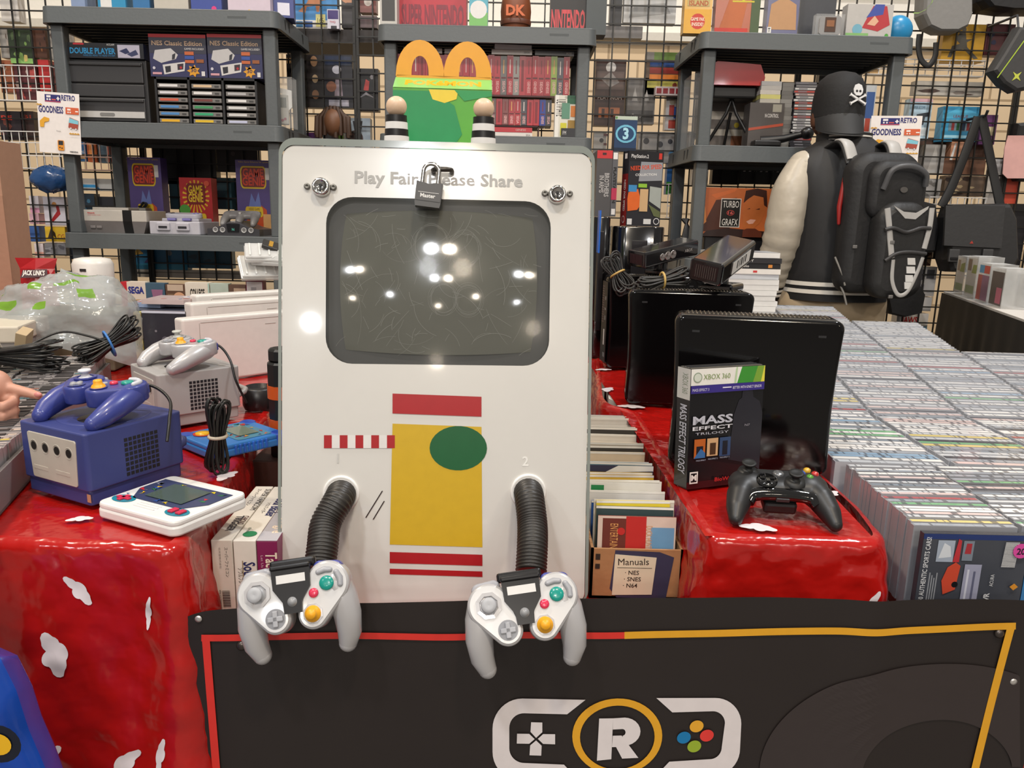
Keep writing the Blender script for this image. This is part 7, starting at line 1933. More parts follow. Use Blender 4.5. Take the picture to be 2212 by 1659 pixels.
    (2040, 380, 2126, 424, '#6b5849', 'brown clear pack of toys above the white wire basket', blobs(['#a8382c', '#3a2c26', '#b09a78'], 16, 8), 'bag', 'plastic_bag'),
    (1994, 478, 2018, 502, '#a5262c', 'small red box left of the messenger bag', [('c', .3, .5, .2, '#d88a90')]),
    (1962, 514, 2014, 574, '#57372f', 'dark collage package below the black pouch', blobs(['#8a5a44', '#b09070', '#2a1a18', '#7a2a2a'], 17, 10)),
    (1950, 548, 1972, 600, '#a23c58', 'pink red strip of packaging near the backpack', []),
    (1974, 576, 2021, 640, '#cdc8c4', 'white card with dark squares left of the messenger bag', [('r', .1, .55, .4, .9, '#77747a'), ('r', .55, .6, .9, .9, '#55545a'), ('r', .1, .1, .5, .4, '#8d8a90')], 'card', 'card'),
    (1970, 642, 2012, 672, '#c8c4c1', 'second white card below the first near the floor stand', [('r', .1, .3, .5, .7, '#8d8a88')], 'card', 'card'),
    (1936, 677, 2004, 716, '#dbd7d3', 'white and blue box reading JAWS low at the right', [('r', 0, 0, 1, .3, '#5f90ae'), ('t', .16, .46, .34, 'JAWS', '#c23030', .5, 0, 'L', .03)]),
    (1996, 312, 2040, 374, '#8f8b87', 'grey pointed pack right of the flyer', [('p', [(.2, 0), (.5, .95), (.9, 0)], '#a9a5a0')]),
    (2054, 300, 2092, 346, '#c08a6c', 'flesh coloured box with a white curve below the bright blue box', [('p', [(.0, .0), (.2, .8), (.3, .8), (.15, 0)], '#e0dcd8')])):
    x0, y0, x1, y1, co, lb, f_ = it[:7]
    hung(x0, y0, x1, y1, co, lb, f_, *(it[7:9] if len(it) > 7 else ('box', 'boxed_toy')), *(it[9:] if len(it) > 9 else ()))

for it in ((1975, 298, 2132, 345, '#5a4034', 'dark brown carton high behind the grid right of the right unit'), (2036, 346, 2128, 378, '#6b4a38', 'brown carton behind the grid above the clear toy packs'), (1976, 176, 2126, 206, '#b9b2a8', 'pale long box under the white wire shelf edge'), (1505, 128, 1560, 205, '#26262a', 'dark box behind the red visor'), (1770, 120, 1862, 210, '#3a3836', 'dark carton behind the black cap'), (1500, 206, 1530, 300, '#7f7a74', 'grey carton behind the left end of the right unit'),
          (1790, 330, 1960, 420, '#2a2729', 'dark garment behind the backpack'), (150, 475, 168, 560, '#1c2230', 'dark narrow box behind the left front post'), (108, 60, 150, 130, '#a8a29c', 'pale box behind the left post of the left unit'), (880, 300, 1130, 318, '#2b2a2c', 'long dark box low behind the middle unit'), (212, 300, 232, 352, '#43545f', 'slate magazine in the white rack behind the left unit'), (505, 385, 575, 470, '#3c3432', 'dark brown carton behind the right purple box on the left unit'), (215, 425, 262, 480, '#2b2a30', 'black box behind the left end of the beige console'), (1470, 284, 1500, 344, '#7d7875', 'grey card left of the right unit'), (2020, 480, 2060, 560, '#2a2527', 'dark clothing behind the messenger bag'), (2176, 440, 2212, 600, '#1d1a1c', 'dark clothing at the right edge below the pink pouch'), (108, 140, 150, 200, '#6a3a34', 'dull red box beside the left post of the left unit'), (0, 60, 18, 125, '#8f8a84', 'grey box at the far left edge')):
    hung(*it[:6], blobs(['#2a2628', '#8a8078', '#5a4a44', '#a89a90'], it[0], 4) if it[5].startswith(('pale', 'slate', 'grey')) else [], d=.04, Y=3.572 if it[0] in (1975, 1790, 2020, 505) else GYB + .002)
# dark shelf boards and wire racks behind / on the grid
mb = MB(); a = at(612, 80, Y=3.56); b = at(820, 80, Y=3.56); mb.box((0, .15, 0), (b.x - a.x + .1, .3, .05), C('#2c2624', .6)); tag(mb.build('shelf_board', None, ((a.x + b.x) / 2, 3.51, a.z)), 'dark shelf board behind the grid between the left and middle units', 'shelf board')
def wire_rack(px0, py0, px1, py1, Y, lb, sp=.03, col='#d6d2ce'):
    a = at(px0, py1, Y=Y); b = at(px1, py0, Y=Y); mb = MB(); m = C(col, .4); w = b.x - a.x; h = b.z - a.z; n = max(2, int(w / sp))
    for i in range(n + 1): mb.box((w * i / n, 0, h / 2), (.003, .003, h), m)
    for z in (0, h * .35, h * .7, h): mb.box((w / 2, -.003, z), (w, .004, .004), m)
    for x in (0, w): mb.box((x, .02, h), (.004, .045, .004), m)
    mb.box((w / 2, .02, 0), (w, .04, .003), m)
    return tag(mb.build('wire_rack', None, (a.x, Y, a.z)), lb, 'wire rack')


wire_rack(0, 143, 107, 216, 3.45, 'white wire magazine rack at the upper left beside the left unit')
wire_rack(0, 286, 140, 362, 3.45, 'white wire magazine rack at the left behind the flyer')
wire_rack(155, 290, 326, 366, 3.46, 'brownish wire magazine rack seen through the left unit', col='#a8887a')
wire_rack(2002, 428, 2130, 476, 3.44, 'white wire basket at the right above the messenger bag')
wire_rack(1440, 398, 1468, 470, 3.45, 'white wire rack low left of the right unit', .02)
wire_rack(1872, 132, 2128, 160, 3.512, 'long white wire shelf edge high at the right', .05)
# crumpled blue plastic bundle
mb = MB(); n = 28; vs = []; fs = []
p = at(96, 386, Y=3.40)
for j in range(15):
    for k in range(n):
        t_ = -PI / 2 + PI * j / 14; g = 2 * PI * k / n; r = 1 + .22 * noise1(g * 1.5, t_ * 2, 3) + .12 * noise1(g * 4, t_ * 5, 9)
        vs.append((.085 * r * math.cos(t_) * math.cos(g), .05 * r * math.cos(t_) * math.sin(g), .055 * r * math.sin(t_)))
for j in range(14):
    for k in range(n): fs.append((j * n + k, j * n + (k + 1) % n, (j + 1) * n + (k + 1) % n, (j + 1) * n + k))
mb.add(vs, fs, C('#1d4577', .25, coat=.4, bump=.4, bscale=30), True); tag(mb.build('plastic_bundle', None, (p.x, 3.445, p.z)), 'crumpled dark blue plastic bundle on the grid left of the left unit', 'bag')
# dark haired mask
p = at(716, 262, Y=3.42); mb = MB(); mb.ell((0, .04, 0), (.045, .045, .06), C('#7a5238', .5))
for k in range(12):
    a = -PI * .1 + PI * 1.2 * k / 11
    mb.tube([(.04 * math.cos(a), .03, .045 * abs(math.sin(a)) + .02), (.068 * math.cos(a), .02, .02), (.072 * math.cos(a), .02, -.045 - .01 * (k % 3))], .010, C('#4a3324', .6), 6)
tag(mb.build('mask_head', None, (p.x, 3.42, p.z)), 'brown mask head with thick locks between the left and middle units', 'mask')

# ---------------------------------------------------------------- bags at the right
def flat_bag(name, pts, Y, d, col, lb, cat='bag', extra=None, bump=.08):
    P_ = [at(x, y, Y=Y) for x, y in pts]; cx = sum(p.x for p in P_) / len(P_); zb = min(p.z for p in P_)
    t = thing(name, lb, cat, (cx, Y, zb)); m = C(col, .55, bump=bump, bscale=50)
    q = [(p.x - cx, p.z - zb) for p in P_]; mx = sum(a for a, b in q) / len(q); mz = sum(b for a, b in q) / len(q)
    # rounded slab between the outline and a shrunken front
    mb = MB(); rings = [(1.0, .0), (1.0, -d * .5), (.96, -d * .85), (.88, -d)]; vs = []; fs = []; n = len(q)
    for k, y in rings: vs += [(mx + (a - mx) * k, y, mz + (b - mz) * k) for a, b in q]
    for i in range(3):
        for k in range(n): fs.append((i * n + k, i * n + (k + 1) % n, (i + 1) * n + (k + 1) % n, (i + 1) * n + k))
    mb.add(vs, fs, m, False); mb.add(vs[-n:], [tuple(range(n))], m); mb.add(vs[:n], [tuple(range(n - 1, -1, -1))], m); mb.build('bag_body', t)
    return t, (cx, zb)


def on(t, o, x, y, Y): p = at(x, y, Y=Y); return (p.x - o[0], p.z - o[1])


t, o = flat_bag('bag', [(1978, -40), (1974, 40), (1986, 66), (2010, 77), (2050, 77), (2072, 66), (2082, 40), (2082, -40)], 3.4945, .08, '#7d7b78', 'grey rounded bag with a green curve hanging at the top right')
mb = MB(); P_ = [(1978, 26), (1990, 26), (2006, 18), (2018, 4), (2024, -14)]
vs = []
for x, y in P_: a = on(t, o, x, y, 3.39); vs += [(a[0], -.0815, a[1]), (a[0] + .004, -.0815, a[1] + .004)]
mb.add(vs, [(2 * i, 2 * i + 1, 2 * i + 3, 2 * i + 2) for i in range(4)], C('#8dae5a', .4)); mb.build('green_curve', t)
mb = MB(); P_ = [at(x, y, Y=3.45) for x, y in ((1990, 72), (1988, 100), (1994, 128), (2010, 140), (2024, 120), (2026, 90))]
mb.tube(smooth_path([V((p.x - o[0], -.03, p.z - o[1])) for p in P_], 6), .012, C('#1c1b1c', .6), 8, None, False, .4); mb.build('strap', t)
flat_bag('bag', [(2092, -30), (2090, 14), (2104, 30), (2150, 36), (2212, 36), (2260, 30), (2260, -30)], 3.4945, .12, '#19181a', 'black bag hanging at the top right corner')
t, o = flat_bag('bag', [(2186, 62), (2150, 122), (2127, 158), (2150, 186), (2176, 203), (2212, 196), (2262, 120), (2262, 70)], 3.30, .06, '#3b3a3a', 'dark grey bag with a green line and star mark hanging at the right edge')
mb = MB(); a = on(t, o, 2154, 168, 3.24); b = on(t, o, 2212, 88, 3.24); d_ = ((b[0] - a[0]), (b[1] - a[1])); l = math.hypot(*d_); nx, nz = -d_[1] / l * .002, d_[0] / l * .002
mb.add([(a[0] - nx, -.0612, a[1] - nz), (b[0] - nx, -.0612, b[1] - nz), (b[0] + nx, -.0612, b[1] + nz), (a[0] + nx, -.0612, a[1] + nz)], [(0, 1, 2, 3)], C('#a9c23a', .4))
c_ = on(t, o, 2196, 165, 3.24)
mb.prism([(c_[0] + (.024 if k % 2 == 0 else .007) * math.cos(k * PI / 4 + .8), c_[1] + (.024 if k % 2 == 0 else .007) * math.sin(k * PI / 4 + .8)) for k in range(8)], .0602, .0615, C('#b9bf4a', .4), frame((0, 0, 0), (1, 0, 0), (0, 0, 1))); mb.build('green_mark', t)
mb = MB(); p = at(2196, 45, Y=3.3); mb.tube([(p.x - o[0] + .0, .19, p.z - o[1] + .02), (p.x - o[0], .0, p.z - o[1] + .02), (p.x - o[0], -.03, p.z - o[1] - .06)], .005, C('#3a3a3c', .4), 6); mb.build('hook', t)
# messenger bag
t, o = flat_bag('messenger_bag', [(2034, 442), (2024, 470), (2020, 560), (2028, 585), (2160, 590), (2176, 560), (2172, 470), (2158, 440)], 3.42, .10, '#2b2a2a', 'dark grey messenger bag with two buckles hanging by its strap at the right')
mb = MB(); q = [on(t, o, x, y, 3.32) for x, y in ((2040, 444), (2036, 530), (2160, 536), (2168, 445))]; mb.prism([(a[0], a[1]) for a in q], .1, .112, C('#333232', .6, bump=.1, bscale=60), frame((0, 0, 0), (1, 0, 0), (0, 0, 1))); mb.build('flap', t)
for x in (2058, 2130):
    mb = MB(); a = on(t, o, x, 552, 3.32); mb.box((a[0], -.108, a[1]), (.045, .012, .055), C('#3f3e3e', .5), None, .004); mb.box((a[0], -.116, a[1] - .012), (.034, .006, .012), C('#151415', .3), None, .002); mb.build('buckle', t)
mb = MB(); a = on(t, o, 2098, 524, 3.31); mb.prism([(a[0] - .008, a[1] - .004), (a[0] + .008, a[1] - .004), (a[0], a[1] + .008)], .112, .1135, C('#a83a30', .4), frame((0, 0, 0), (1, 0, 0), (0, 0, 1))); mb.build('red_tag', t)
mb = MB(); m = C('#242323', .6)
for pts in ([(2036, 446), (2060, 400), (2092, 320), (2116, 252)], [(2164, 446), (2150, 380), (2136, 310), (2124, 252)]):
    mb.tube(smooth_path([V((lambda p: (p.x - o[0], -.03, p.z - o[1]))(at(x, y, Y=3.38))) for x, y in pts], 6), .020, m, 8, None, False, .25)
mb.build('strap', t)
mb = MB(); p = at(2120, 252, Y=3.4); mb.tube([(p.x - o[0], .085, p.z - o[1] + .0), (p.x - o[0], -.05, p.z - o[1]), (p.x - o[0], -.06, p.z - o[1] + .02)], .006, C('#3a3a3c', .4, .5), 8); mb.build('hook', t)
t, o = flat_bag('pouch', [(2186, 268), (2180, 300), (2176, 372), (2186, 392), (2240, 394), (2250, 300), (2240, 262)], 3.4945, .05, '#1c1b1c', 'black pouch with a pink front at the right edge')
mb = MB(); q = [on(t, o, x, y, 3.39) for x, y in ((2194, 290), (2186, 320), (2182, 374), (2192, 384), (2232, 384), (2232, 290))]; mb.prism(q, .05, .054, C('#cf9f98', .5), frame((0, 0, 0), (1, 0, 0), (0, 0, 1))); mb.build('pink_panel', t)
flat_bag('bag', [(1958, 430), (1952, 480), (1956, 545), (1996, 545), (2004, 500), (1998, 440)], 3.4945, .10, '#161517', 'black bag hanging on the grid right behind the backpack')
t, o = flat_bag('bag', [(1898, 606), (1890, 640), (1896, 672), (1930, 680), (1966, 672), (1974, 630), (1960, 604)], 3.4945, .12, '#121112', 'black camera bag hanging low on the grid, beyond the disc cases')

# ---------------------------------------------------------------- black side table with clear boxes
A = at(2045, 632, Z=.90); B = at(2212, 690, Z=.90)
dr = (B - A); dr.z = 0; dr.normalize(); nb = V((-dr.y, dr.x, 0)); nb = nb if nb.x > 0 else -nb
E0 = A - dr * .05; E1 = B + dr * .14
mb = MB(); pts = [E0, E1, E1 + nb * .55, E0 + nb * .55]; mb.prism([(p.x, p.y) for p in pts], .875, .90, C('#cfcac4', .5))
k = C('#121113', .6, bump=.1, bscale=12)
vs = []; fs = []; N = 60
for j in range(12):
    for i in range(N + 1):
        p = E0.lerp(E1, i / N); f_ = j / 11; off = -.006 - .03 * f_ * (.5 + .5 * math.sin(i * .9)) - .02 * f_ * noise1(i * .3, j * .2, 3)
        q = p + nb * off; vs.append((q.x, q.y, .875 * (1 - f_) + .02))
for j in range(11):
    for i in range(N): fs.append((j * (N + 1) + i, (j + 1) * (N + 1) + i, (j + 1) * (N + 1) + i + 1, j * (N + 1) + i + 1))
mb.add(vs, fs, k, True)
mb.add([(E0.x, E0.y, .87), (E0.x + nb.x * .55, E0.y + nb.y * .55, .87), (E0.x + nb.x * .55, E0.y + nb.y * .55, .02), (E0.x, E0.y, .02)], [(0, 1, 2, 3)], k)
tag(mb.build('skirted_table', None), 'side table with a black cloth skirt at the right edge', 'table')
rz_ = math.atan2(dr.y, dr.x)
for i, (off, h_, w_, lb, f_) in enumerate(((.01, .115, .10, 'clear case with a white and green box, leftmost on the black side table', [('r', .05, .08, .95, .95, '#cfcdc8'), ('p', [(.4, .6), (.9, .6), (.9, .85), (.5, .8)], '#7a8f3a'), ('r', .1, .62, .4, .9, '#8a7a6a'), ('r', .1, .12, .9, .3, '#8fa07a')]),
                                         (.125, .120, .105, 'second clear case with a white and green box on the black side table', [('r', .05, .08, .95, .95, '#cac8c4'), ('p', [(.5, .6), (.95, .6), (.95, .8), (.6, .8)], '#7a8f3a'), ('r', .1, .65, .45, .92, '#6d5a50'), ('r', .1, .12, .9, .3, '#8fa07a')]),
                                         (.245, .105, .11, 'clear case with a red and purple picture on the black side table', [('r', .05, .05, .95, .7, '#8a5a80'), ('r', .05, .05, .4, .7, '#b04a50'), ('r', .1, .75, .5, .95, '#2f8fc0'), ('r', .5, .75, .95, .95, '#c23a34')]),
                                         (.37, .10, .11, 'clear case with dark and pink cards at the right end of the black side table', [('r', .05, .05, .95, .9, '#4a444a'), ('r', .5, .1, .9, .5, '#b8607a')]))):
    p = A + dr * (off + w_ / 2) * 1.25 + nb * .06
    pbox('clear_case', w_ * 1.25, .08, h_ * 1.25, '#d6d6d4', (p.x, p.y, .901), rz_, label=lb, cat='case', group='clear cases on the black side table', mat=clear_film('#dededc', .35), front=f_, top=[('r', .05, .1, .95, .9, '#c6c8c8')])
for i in range(9):
    p = A + dr * (.06 + .055 * i) + nb * (.17 + .005 * (i % 2))
    pbox('disc_case', .046, .12, .105, ('#b9bcc0', '#cfccc8', '#9aa6b0')[i % 3], (p.x, p.y, .901), rz_ + .1, label='pale case standing in the row behind the clear boxes on the black side table', cat='case', group='pale cases on the black side table', rough=.2)

# ================================================================= back of the left table
# tray of thin cases
tdir = math.radians(18); tR = MX.Rotation(tdir, 3, 'Z'); tO = V((-.722, 1.055, TZ))
mb = MB(); k = C('#77706f', .5)
Lx, Ly, hh = .40, 1.03, .055
for c_, s_ in (((-Lx / 2, Ly / 2, .002), (Lx, Ly, .004)), ((-.003, Ly / 2, hh / 2), (.006, Ly, hh)), ((-Lx + .003, Ly / 2, hh / 2), (.006, Ly, hh)), ((-Lx / 2, .003, hh / 2), (Lx, .006, hh)), ((-Lx / 2, Ly - .003, hh / 2), (Lx, .006, hh))): mb.box(c_, s_, k)
tag(mb.build('storage_tray', None, tO - tR @ V((0, .26, 0)), (0, 0, tdir)), 'grey storage tray packed with thin cases on the left table', 'tray')
SL = spine_mat('thin_case_spine', [(0, '#c3bbb8'), (.25, '#aca5a3'), (.42, '#d3cac4'), (.58, '#6a6362'), (.66, '#dccabb'), (.76, '#97908e'), (.86, '#c8b8a7'), (.92, '#4a8a94'), (.95, '#d0c05a'), (.97, '#b0705f')], '#332f30', 60, .52)
mb = MB(); mb.box((0, 0, .034), (.122, .0098, .068), C('#8f8989', .35)); mb.box((.028, 0, .0685), (.03, .008, .003), C('#3a3636', .5)); mb.flat([(-.058, -.0035), (.010, -.0035), (.010, .0035), (-.058, .0035)], SL, None, .0684); mb.flat([(.045, -.0035), (.058, -.0035), (.058, .0035), (.045, .0035)], SL, None, .0684)
src = mb.build('thin_case'); tag(src, 'thin grey case standing in the packed tray on the left table', 'game case', 'thin cases packed in the grey tray on the left table')
rr = random.Random(15); first_ = True
for c_ in range(3):
    for i in range(86):
        q = V((-.07 - .129 * c_, -.245 + .0118 * i, .006)); w = tO + tR @ q
        d_ = w - V((0, 0, CH)); dep = d_.dot(cF); sx = 1106 + CF * d_.dot(cR) / dep
        if sx < -190 or w.y > 1.77 or w.y < .86: continue
        ob = src if first_ else src.copy()
        if not first_: COL.objects.link(ob)
        first_ = False
        ob.location = w + V((rr.uniform(-.001, .001), 0, rr.uniform(0, .003))); ob.rotation_euler = (0, 0, tdir + (PI if rr.random() < .3 else 0) + rr.uniform(-.01, .01))
# crumpled clear bag over a carton
p = at(145, 720, Y=1.98)
BX = V((p.x, 1.98, TZ))
mb = MB(); mb.box((0, 0, .075), (.25, .16, .15), C('#7a755f', .6), None, .004); mb.box((-.085, -.081, .08), (.05, .002, .05), C('#9a7a5a', .5)); tag(mb.build('carton', None, BX + V((0, .04, 0)), (0, 0, .1)), 'olive grey carton under the crumpled clear plastic bag', 'box')
mb = MB(); n = 72; m_ = 30; vs = []; fs = []; film = C('#b7bcbb', .14, alpha=.58, bump=.5, bscale=24, spec=.8)
mats_ = []; gr_ = C('#6f9c2f', .2, alpha=.9, bump=.3, bscale=24)
for j in range(m_ + 1):
    for k in range(n):
        g = 2 * PI * k / n; fr_ = max(0, -math.sin(g))
        lift = .085 * fr_ ** 1.5 + .02 * noise1(g * 2, 0, 4)
        t_ = (PI / 2) * j / m_
        x = .205 * math.cos(g) * math.cos(t_) ** .55; y = .15 * math.sin(g) * math.cos(t_) ** .55; z = .235 * math.sin(t_) ** .9
        z = lift + (z * (1 - lift / .235)) + (.02 * math.cos(g + .6) if j > 4 else 0) * math.sin(t_)
        w_ = V((x, y, z)); nn = .020 * noise1(w_.x * 17, w_.y * 17 + w_.z * 15, 2) + .010 * noise1(w_.x * 45, w_.z * 45 + w_.y * 40, 6)
        d_ = V((x, y, z * .6)).normalized(); vs.append(w_ + d_ * nn)
for j in range(m_):
    for k in range(n): fs.append((j * n + k, j * n + (k + 1) % n, (j + 1) * n + (k + 1) % n, (j + 1) * n + k))
mb.add(vs, fs, film, True)
gset = set()
for (gc, jc, gw, jw) in ((4.25, 12, .22, 1), (4.75, 18, .09, 1), (4.82, 11, .09, 1), (5.2, 20, .2, 0), (5.45, 16, .1, 1), (5.6, 24, .4, 0), (3.95, 18, .14, 0)):
    for j in range(m_):
        for k in range(n):
            g = 2 * PI * (k + .5) / n
            if abs(g - gc) < gw and abs(j - jc) <= jw: gset.add(j * n + k)
gi = mb.mi(gr_)
for f_ in gset: mb.m[f_] = gi
tag(mb.build('plastic_bag', None, BX), 'crumpled clear plastic bag with green print over the carton on the left table', 'bag')
# old console at the left edge
t = thing('game_console', 'beige topped grey console at the left edge behind the black cable hank', 'game console', (at(-10, 760, Y=1.78).x - .03, 1.80, TZ + .0), (0, 0, .25)); mb = MB(); mb.box((0, 0, .055), (.2, .2, .11), C('#8a847f', .45), None, .004); mb.build('lower_case', t)
mb = MB(); mb.box((0, 0, .128), (.21, .21, .038), C('#c9bfae', .45), None, .004); mb.build('upper_case', t)
mb = MB(); mb.box((0, 0, .03), (.022, .035, .06), C('#b39d7c', .6), None, .001); tag(mb.build('paper_tag', None, (-1.065, 1.63, .835), (.3, .3, .2)), 'tan folded paper tag standing by the black cables', 'tag')
# upright white consoles
for k_, (pxa, pya, yb) in enumerate(((392, 690, 1.80), (412, 656, 1.98), (424, 638, 2.10))):
    a = at(pxa, pya, Y=yb); rz_ = math.radians(47); R = MX.Rotation(rz_, 3, 'Z'); hh = a.z - TZ
    c_ = V((a.x, a.y, TZ)) + R @ V((.16, .022, 0)); t = thing('game_console', ('nearest of three white consoles standing on edge left of the kiosk', 'middle of three white consoles standing on edge left of the kiosk', 'farthest of three white consoles standing on edge left of the kiosk')[k_], 'game console', c_, (0, 0, rz_), 'white consoles standing on edge')
    mb = MB(); wt = C('#dad5cf', .35); mb.box((0, 0, hh / 2), (.32, .044, hh), wt, None, .006, 3); mb.build('case', t)
    mb = MB(); mb.box((.02, -.0222, hh - .012), (.27, .001, .0008), C('#a39e98', .5)); mb.box((-.118, -.0222, hh * .5 - .006), (.0008, .001, hh - .014), C('#a39e98', .5)); mb.box((.07, -.0223, hh - .028), (.03, .001, .0008), C('#a39e98', .5)); mb.build('seam', t)
# dark flat case standing, and loose disc cases behind it
pxbox('disc_case', 308, 672, 402, 735, 2.0, .015, '#33333a', 'large dark case standing in front of the white consoles', 'case', zb=TZ + .001, front=[('c', .5, .5, .06, '#5a5a62'), ('c', .3, .65, .02, '#77777d'), ('r', 0, .96, 1, 1, '#c3c9d6')], rough=.15)
pxbox('disc_case', 290, 674, 306, 735, 2.0, .02, '#c6c07f', 'narrow yellowish case standing beside the dark one', 'case', zb=TZ + .001, front=[('c', .5, .85, .05, '#a8a060'), ('t', .3, .3, .6, 'PDO', '#2a2a1c', .14, PI / 2)])
z0 = at(350, 668, Y=2.04).z
for i, (xa, xb, dy, co, lb) in enumerate(((278, 350, .06, '#9fb0d0', 'pale blue case lying left on the stack behind the dark case'), (318, 408, .03, '#c9b4b2', 'case with pink print lying on the stack behind the dark case'), (290, 408, .09, '#a8b6cf', 'blue grey case lying at the back of the stack behind the dark case'))):
    a = at(xa, 668, Y=2.1); b = at(xb, 668, Y=2.1)
    pbox('disc_case', b.x - a.x, .12, .012, co, ((a.x + b.x) / 2, 2.10 + dy, z0 - .004 + .0135 * (i % 2)), .05 * (i - 1), label=lb, cat='case', rough=.15, top=blobs(['#c98a80', '#d9d6d8', '#8a98b5'], 40 + i, 5))
mb = MB(); hz = z0 - .006 - TZ; mb.box((0, 0, hz / 2), (.2, .14, hz), C('#5a5f70', .5)); tag(mb.build('carton', None, (at(345, 680, Y=2.12).x, 2.14, TZ)), 'blue grey carton carrying the lying cases on the left table', 'box')
# row of upright cartons at the back edge
for (xa, xb, yt, co, lb, f_) in (
        (264, 277, 609, '#b3222c', 'red spine reading GENESIS at the left of the back row on the left table', [('t', .3, .3, .5, 'GENESIS', '#e0c0bc', .35, PI / 2, 'L', .02)]),
        (277, 317, 609, '#cfc4b4', 'game carton reading SEGA in the back row of the left table', [('t', .06, .82, .1, 'SEGA', '#27307a', .85, 0, 'L', .05), ('r', .06, .2, .95, .72, '#b08a52'), ('r', .06, .2, .95, .45, '#7d7a3a')]),
        (317, 358, 612, '#3b5668', 'dark blue game carton with a pink net shape in the back row', [('p', [(.3, .9), (.9, .9), (.75, .55), (.6, .5), (.7, .3), (.5, .5)], '#8a5f7a')]),
        (360, 402, 615, '#5a4030', 'brown game carton with a man and a team picture in the back row', [('r', .1, .9, .9, 1, '#b9a590'), ('c', .68, .78, .1, '#c99a78'), ('p', [(.5, .3), (.55, .65), (.85, .65), (.95, .3)], '#24201e'), ('r', .05, .3, .45, .6, '#a88468'), ('r', .1, .6, .4, .85, '#7a6048')]),
        (402, 454, 611, '#d4cbbb', 'cream game carton reading COLLEGE 95 FOOTBALL in the back row', [('t', .5, .78, .12, 'COLLEGE', '#2a2622', .6, 0, 'C', .04), ('t', .5, .62, .11, '95', '#c25a50', .34, 0, 'C', .05), ('t', .5, .5, .12, 'FOOTBALL', '#2a2622', .64, 0, 'C', .04), ('p', [(.2, .0), (.4, .4), (.8, .4), (.95, 0)], '#b87f72'), ('r', .95, 0, 1, 1, '#9fc0b4')]),
        (456, 495, 613, '#a9b5a8', 'pale green game carton with a tan figure in the back row', [('p', [(.2, .2), (.4, .8), (.7, .75), (.95, .4), (.9, .2)], '#c09a70')]),
        (496, 532, 616, '#5d4436', 'dark brown game carton at the right of the back row', [('r', .3, .82, 1, .95, '#a8907a'), ('c', .3, .6, .14, '#8a6a4a'), ('c', .3, .6, .08, '#5d3026')]),
        (533, 570, 606, '#6a2a3a', 'clear wrapped maroon carton beside the white consoles', [('r', .05, .6, .95, .98, '#b9b4b4'), ('r', .3, .7, .6, .9, '#8d8a8c')])):
    pxbox('game_carton', xa, yt, xb, 700, 2.36, .03, co, lb, 'game carton', zb=TZ + .001, front=f_)
zc_ = at(560, 604, Y=2.38).z
for k_, (px_, py_, dz, rz_, rx_, lb) in enumerate(((560, 600, .0, .5, -.45, 'clear cartridge case leaning lowest in the pile left of the kiosk'), (572, 575, .045, .35, -.75, 'clear cartridge case in the middle of the pile left of the kiosk'), (596, 590, .03, -.25, -.9, 'clear cartridge case at the right of the pile beside the kiosk edge'))):
    p = at(px_, py_, Y=2.36); mb = MB(); w, h = .115, .09; m = clear_film('#dcdcda', .6, .25)
    mb.box((0, 0, 0), (w, h, .012), m, None, .003); mb.box((0, 0, .011), (w * .96, h * .96, .008), m, None, .003)
    for q in range(4): mb.box((-w * .36 + w * .24 * q, 0, .0165), (.005, h * .8, .003), C('#cfcfcc', .3))
    tag(mb.build('clear_case', None, (p.x, 2.36, zc_ + .035 + dz), (rx_ + 1.2, 0, rz_)), lb, 'case', 'clear cartridge cases piled left of the kiosk')
mb = MB(); mb.box((0, 0, 0), (.05, .04, .012), C('#2a2826', .4), None, .003); mb.box((0, .0, .0065), (.012, .03, .002), C('#c99a3a', .3, .6)); p = at(588, 556, Y=2.38); tag(mb.build('game_cartridge', None, (p.x, 2.37, zc_ + .105), (.5, .3, .3)), 'small dark cartridge with a gold edge on top of the clear cases', 'cartridge')
# tall cardboard box, snack bag, white tub
b = at(60, 500, Y=2.40); a = b - V((.28, 0, 0)); ztop = at(30, 304, Y=2.30).z
mb = MB(); k = C('#a9826a', .7, bump=.06); mb.box(((b.x - a.x) / 2, .055, (ztop - TZ) / 2), (b.x - a.x, .11, ztop - TZ), k); zf = at(60, 424, Y=2.3).z - TZ; mb.box(((b.x - a.x) / 2, -.002, zf / 2), (b.x - a.x + .004, .004, zf), C('#a27b63', .7, bump=.06))
tag(mb.build('cardboard_box', None, (a.x, 2.30, TZ)), 'tall plain brown cardboard box at the left edge', 'cardboard box')
p = at(98, 575, Y=2.26); pt = at(98, 556, Y=2.26)
mb = MB(); rd = C('#a8161c', .3, coat=.3, bump=.2, bscale=30); hz = pt.z - TZ
prof = [(0, .004), (.03, .028), (hz * .6, .03), (hz - .03, .012), (hz, .003)]; vs = []; fs = []
for z, d in prof:
    w = .058 - .012 * (z / hz) + (.012 if z > hz - .02 else 0)
    vs += [(-w, 0, z), (0, -d, z), (w, 0, z), (0, d, z)]
for i in range(4):
    for k_ in range(4): fs.append((i * 4 + k_, i * 4 + (k_ + 1) % 4, (i + 1) * 4 + (k_ + 1) % 4, (i + 1) * 4 + k_))
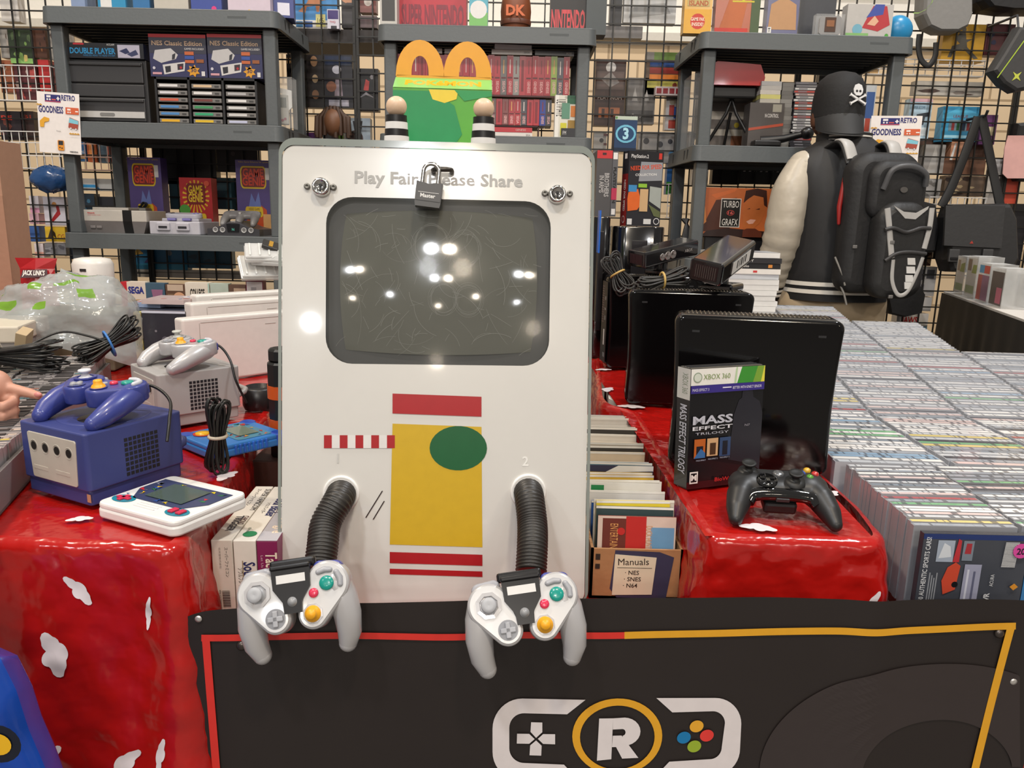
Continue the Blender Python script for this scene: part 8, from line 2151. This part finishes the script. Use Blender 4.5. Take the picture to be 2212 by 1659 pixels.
mb.add(vs, fs, rd, False); F = frame((-.036, -.0245, hz - .052), (1, 0, 0), (0, .45, 1)); mb.flat([(0, -.004), (.074, 0), (.07, .024), (.004, .02)], C('#3a1416', .4), F, .0); mb.text("JACK LINK'S", .014, C('#e6dcd4', .4), F, .005, .005, .001, fit=.06, bold=.03)
tag(mb.build('snack_bag', None, (p.x, 2.22, TZ), (0, 0, .1)), "red snack bag reading JACK LINK'S beside the tall cardboard box", 'snack bag')
p = at(199, 556, Y=2.36); hz = p.z - TZ
mb = MB(); mb.lathe([(.045, 0), (.055, hz * .6), (.058, hz - .02), (.05, hz - .004), (.03, hz), (0, hz)], C('#d8d3cc', .35), 28); mb.box((0, -.056, hz - .035), (.018, .006, .008), C('#2a2826', .5)); tag(mb.build('plastic_tub', None, (p.x, 2.36, TZ)), 'white plastic tub with a dark slot behind the clear plastic bag', 'tub')


# ---------------------------------------------------------------- hand reaching in
def hand():
    o = at(14, 850, Y=1.22); t = thing('person', 'hand of a person off to the left, one finger pointing over the tray of cases', 'person', o)
    sk = C('#c08d78', .5, var=.04); mb = MB()
    mb.limb([(-.30, .02, -.01), (-.14, .01, -.005), (-.055, .0, .0)], [.042, .036, .028], sk, 18)
    mb.ell((-.03, 0, .0), (.042, .026, .036), sk); mb.ell((-.01, -.004, .01), (.022, .022, .03), sk)
    mb.limb([(.0, -.004, .012), (.022, -.006, .008), (.042, -.006, .003), (.056, -.006, -.001)], [.0098, .0088, .0082, .0068], sk, 12)
    for k, (z, L) in enumerate(((-.006, .018), (-.022, .014), (-.034, .008))):
        mb.limb([(-.004, -.006, z), (.012 + L * .5, -.014, z - .004), (.008 + L * .4, -.034, z - .008), (-.012, -.036, z - .006)], [.0098, .0095, .0088, .008], sk, 10)
    mb.limb([(-.04, -.022, .018), (-.022, -.036, .022), (.0, -.042, .016)], [.012, .0105, .009], sk, 10)
    mb.build('hand', t, remesh=.0026, smooth=4)
    mb = MB(); mb.ell((.057, -.0095, .0012), (.007, .0035, .0045), C('#c9807a', .3)); mb.build('fingernail', t)


hand()
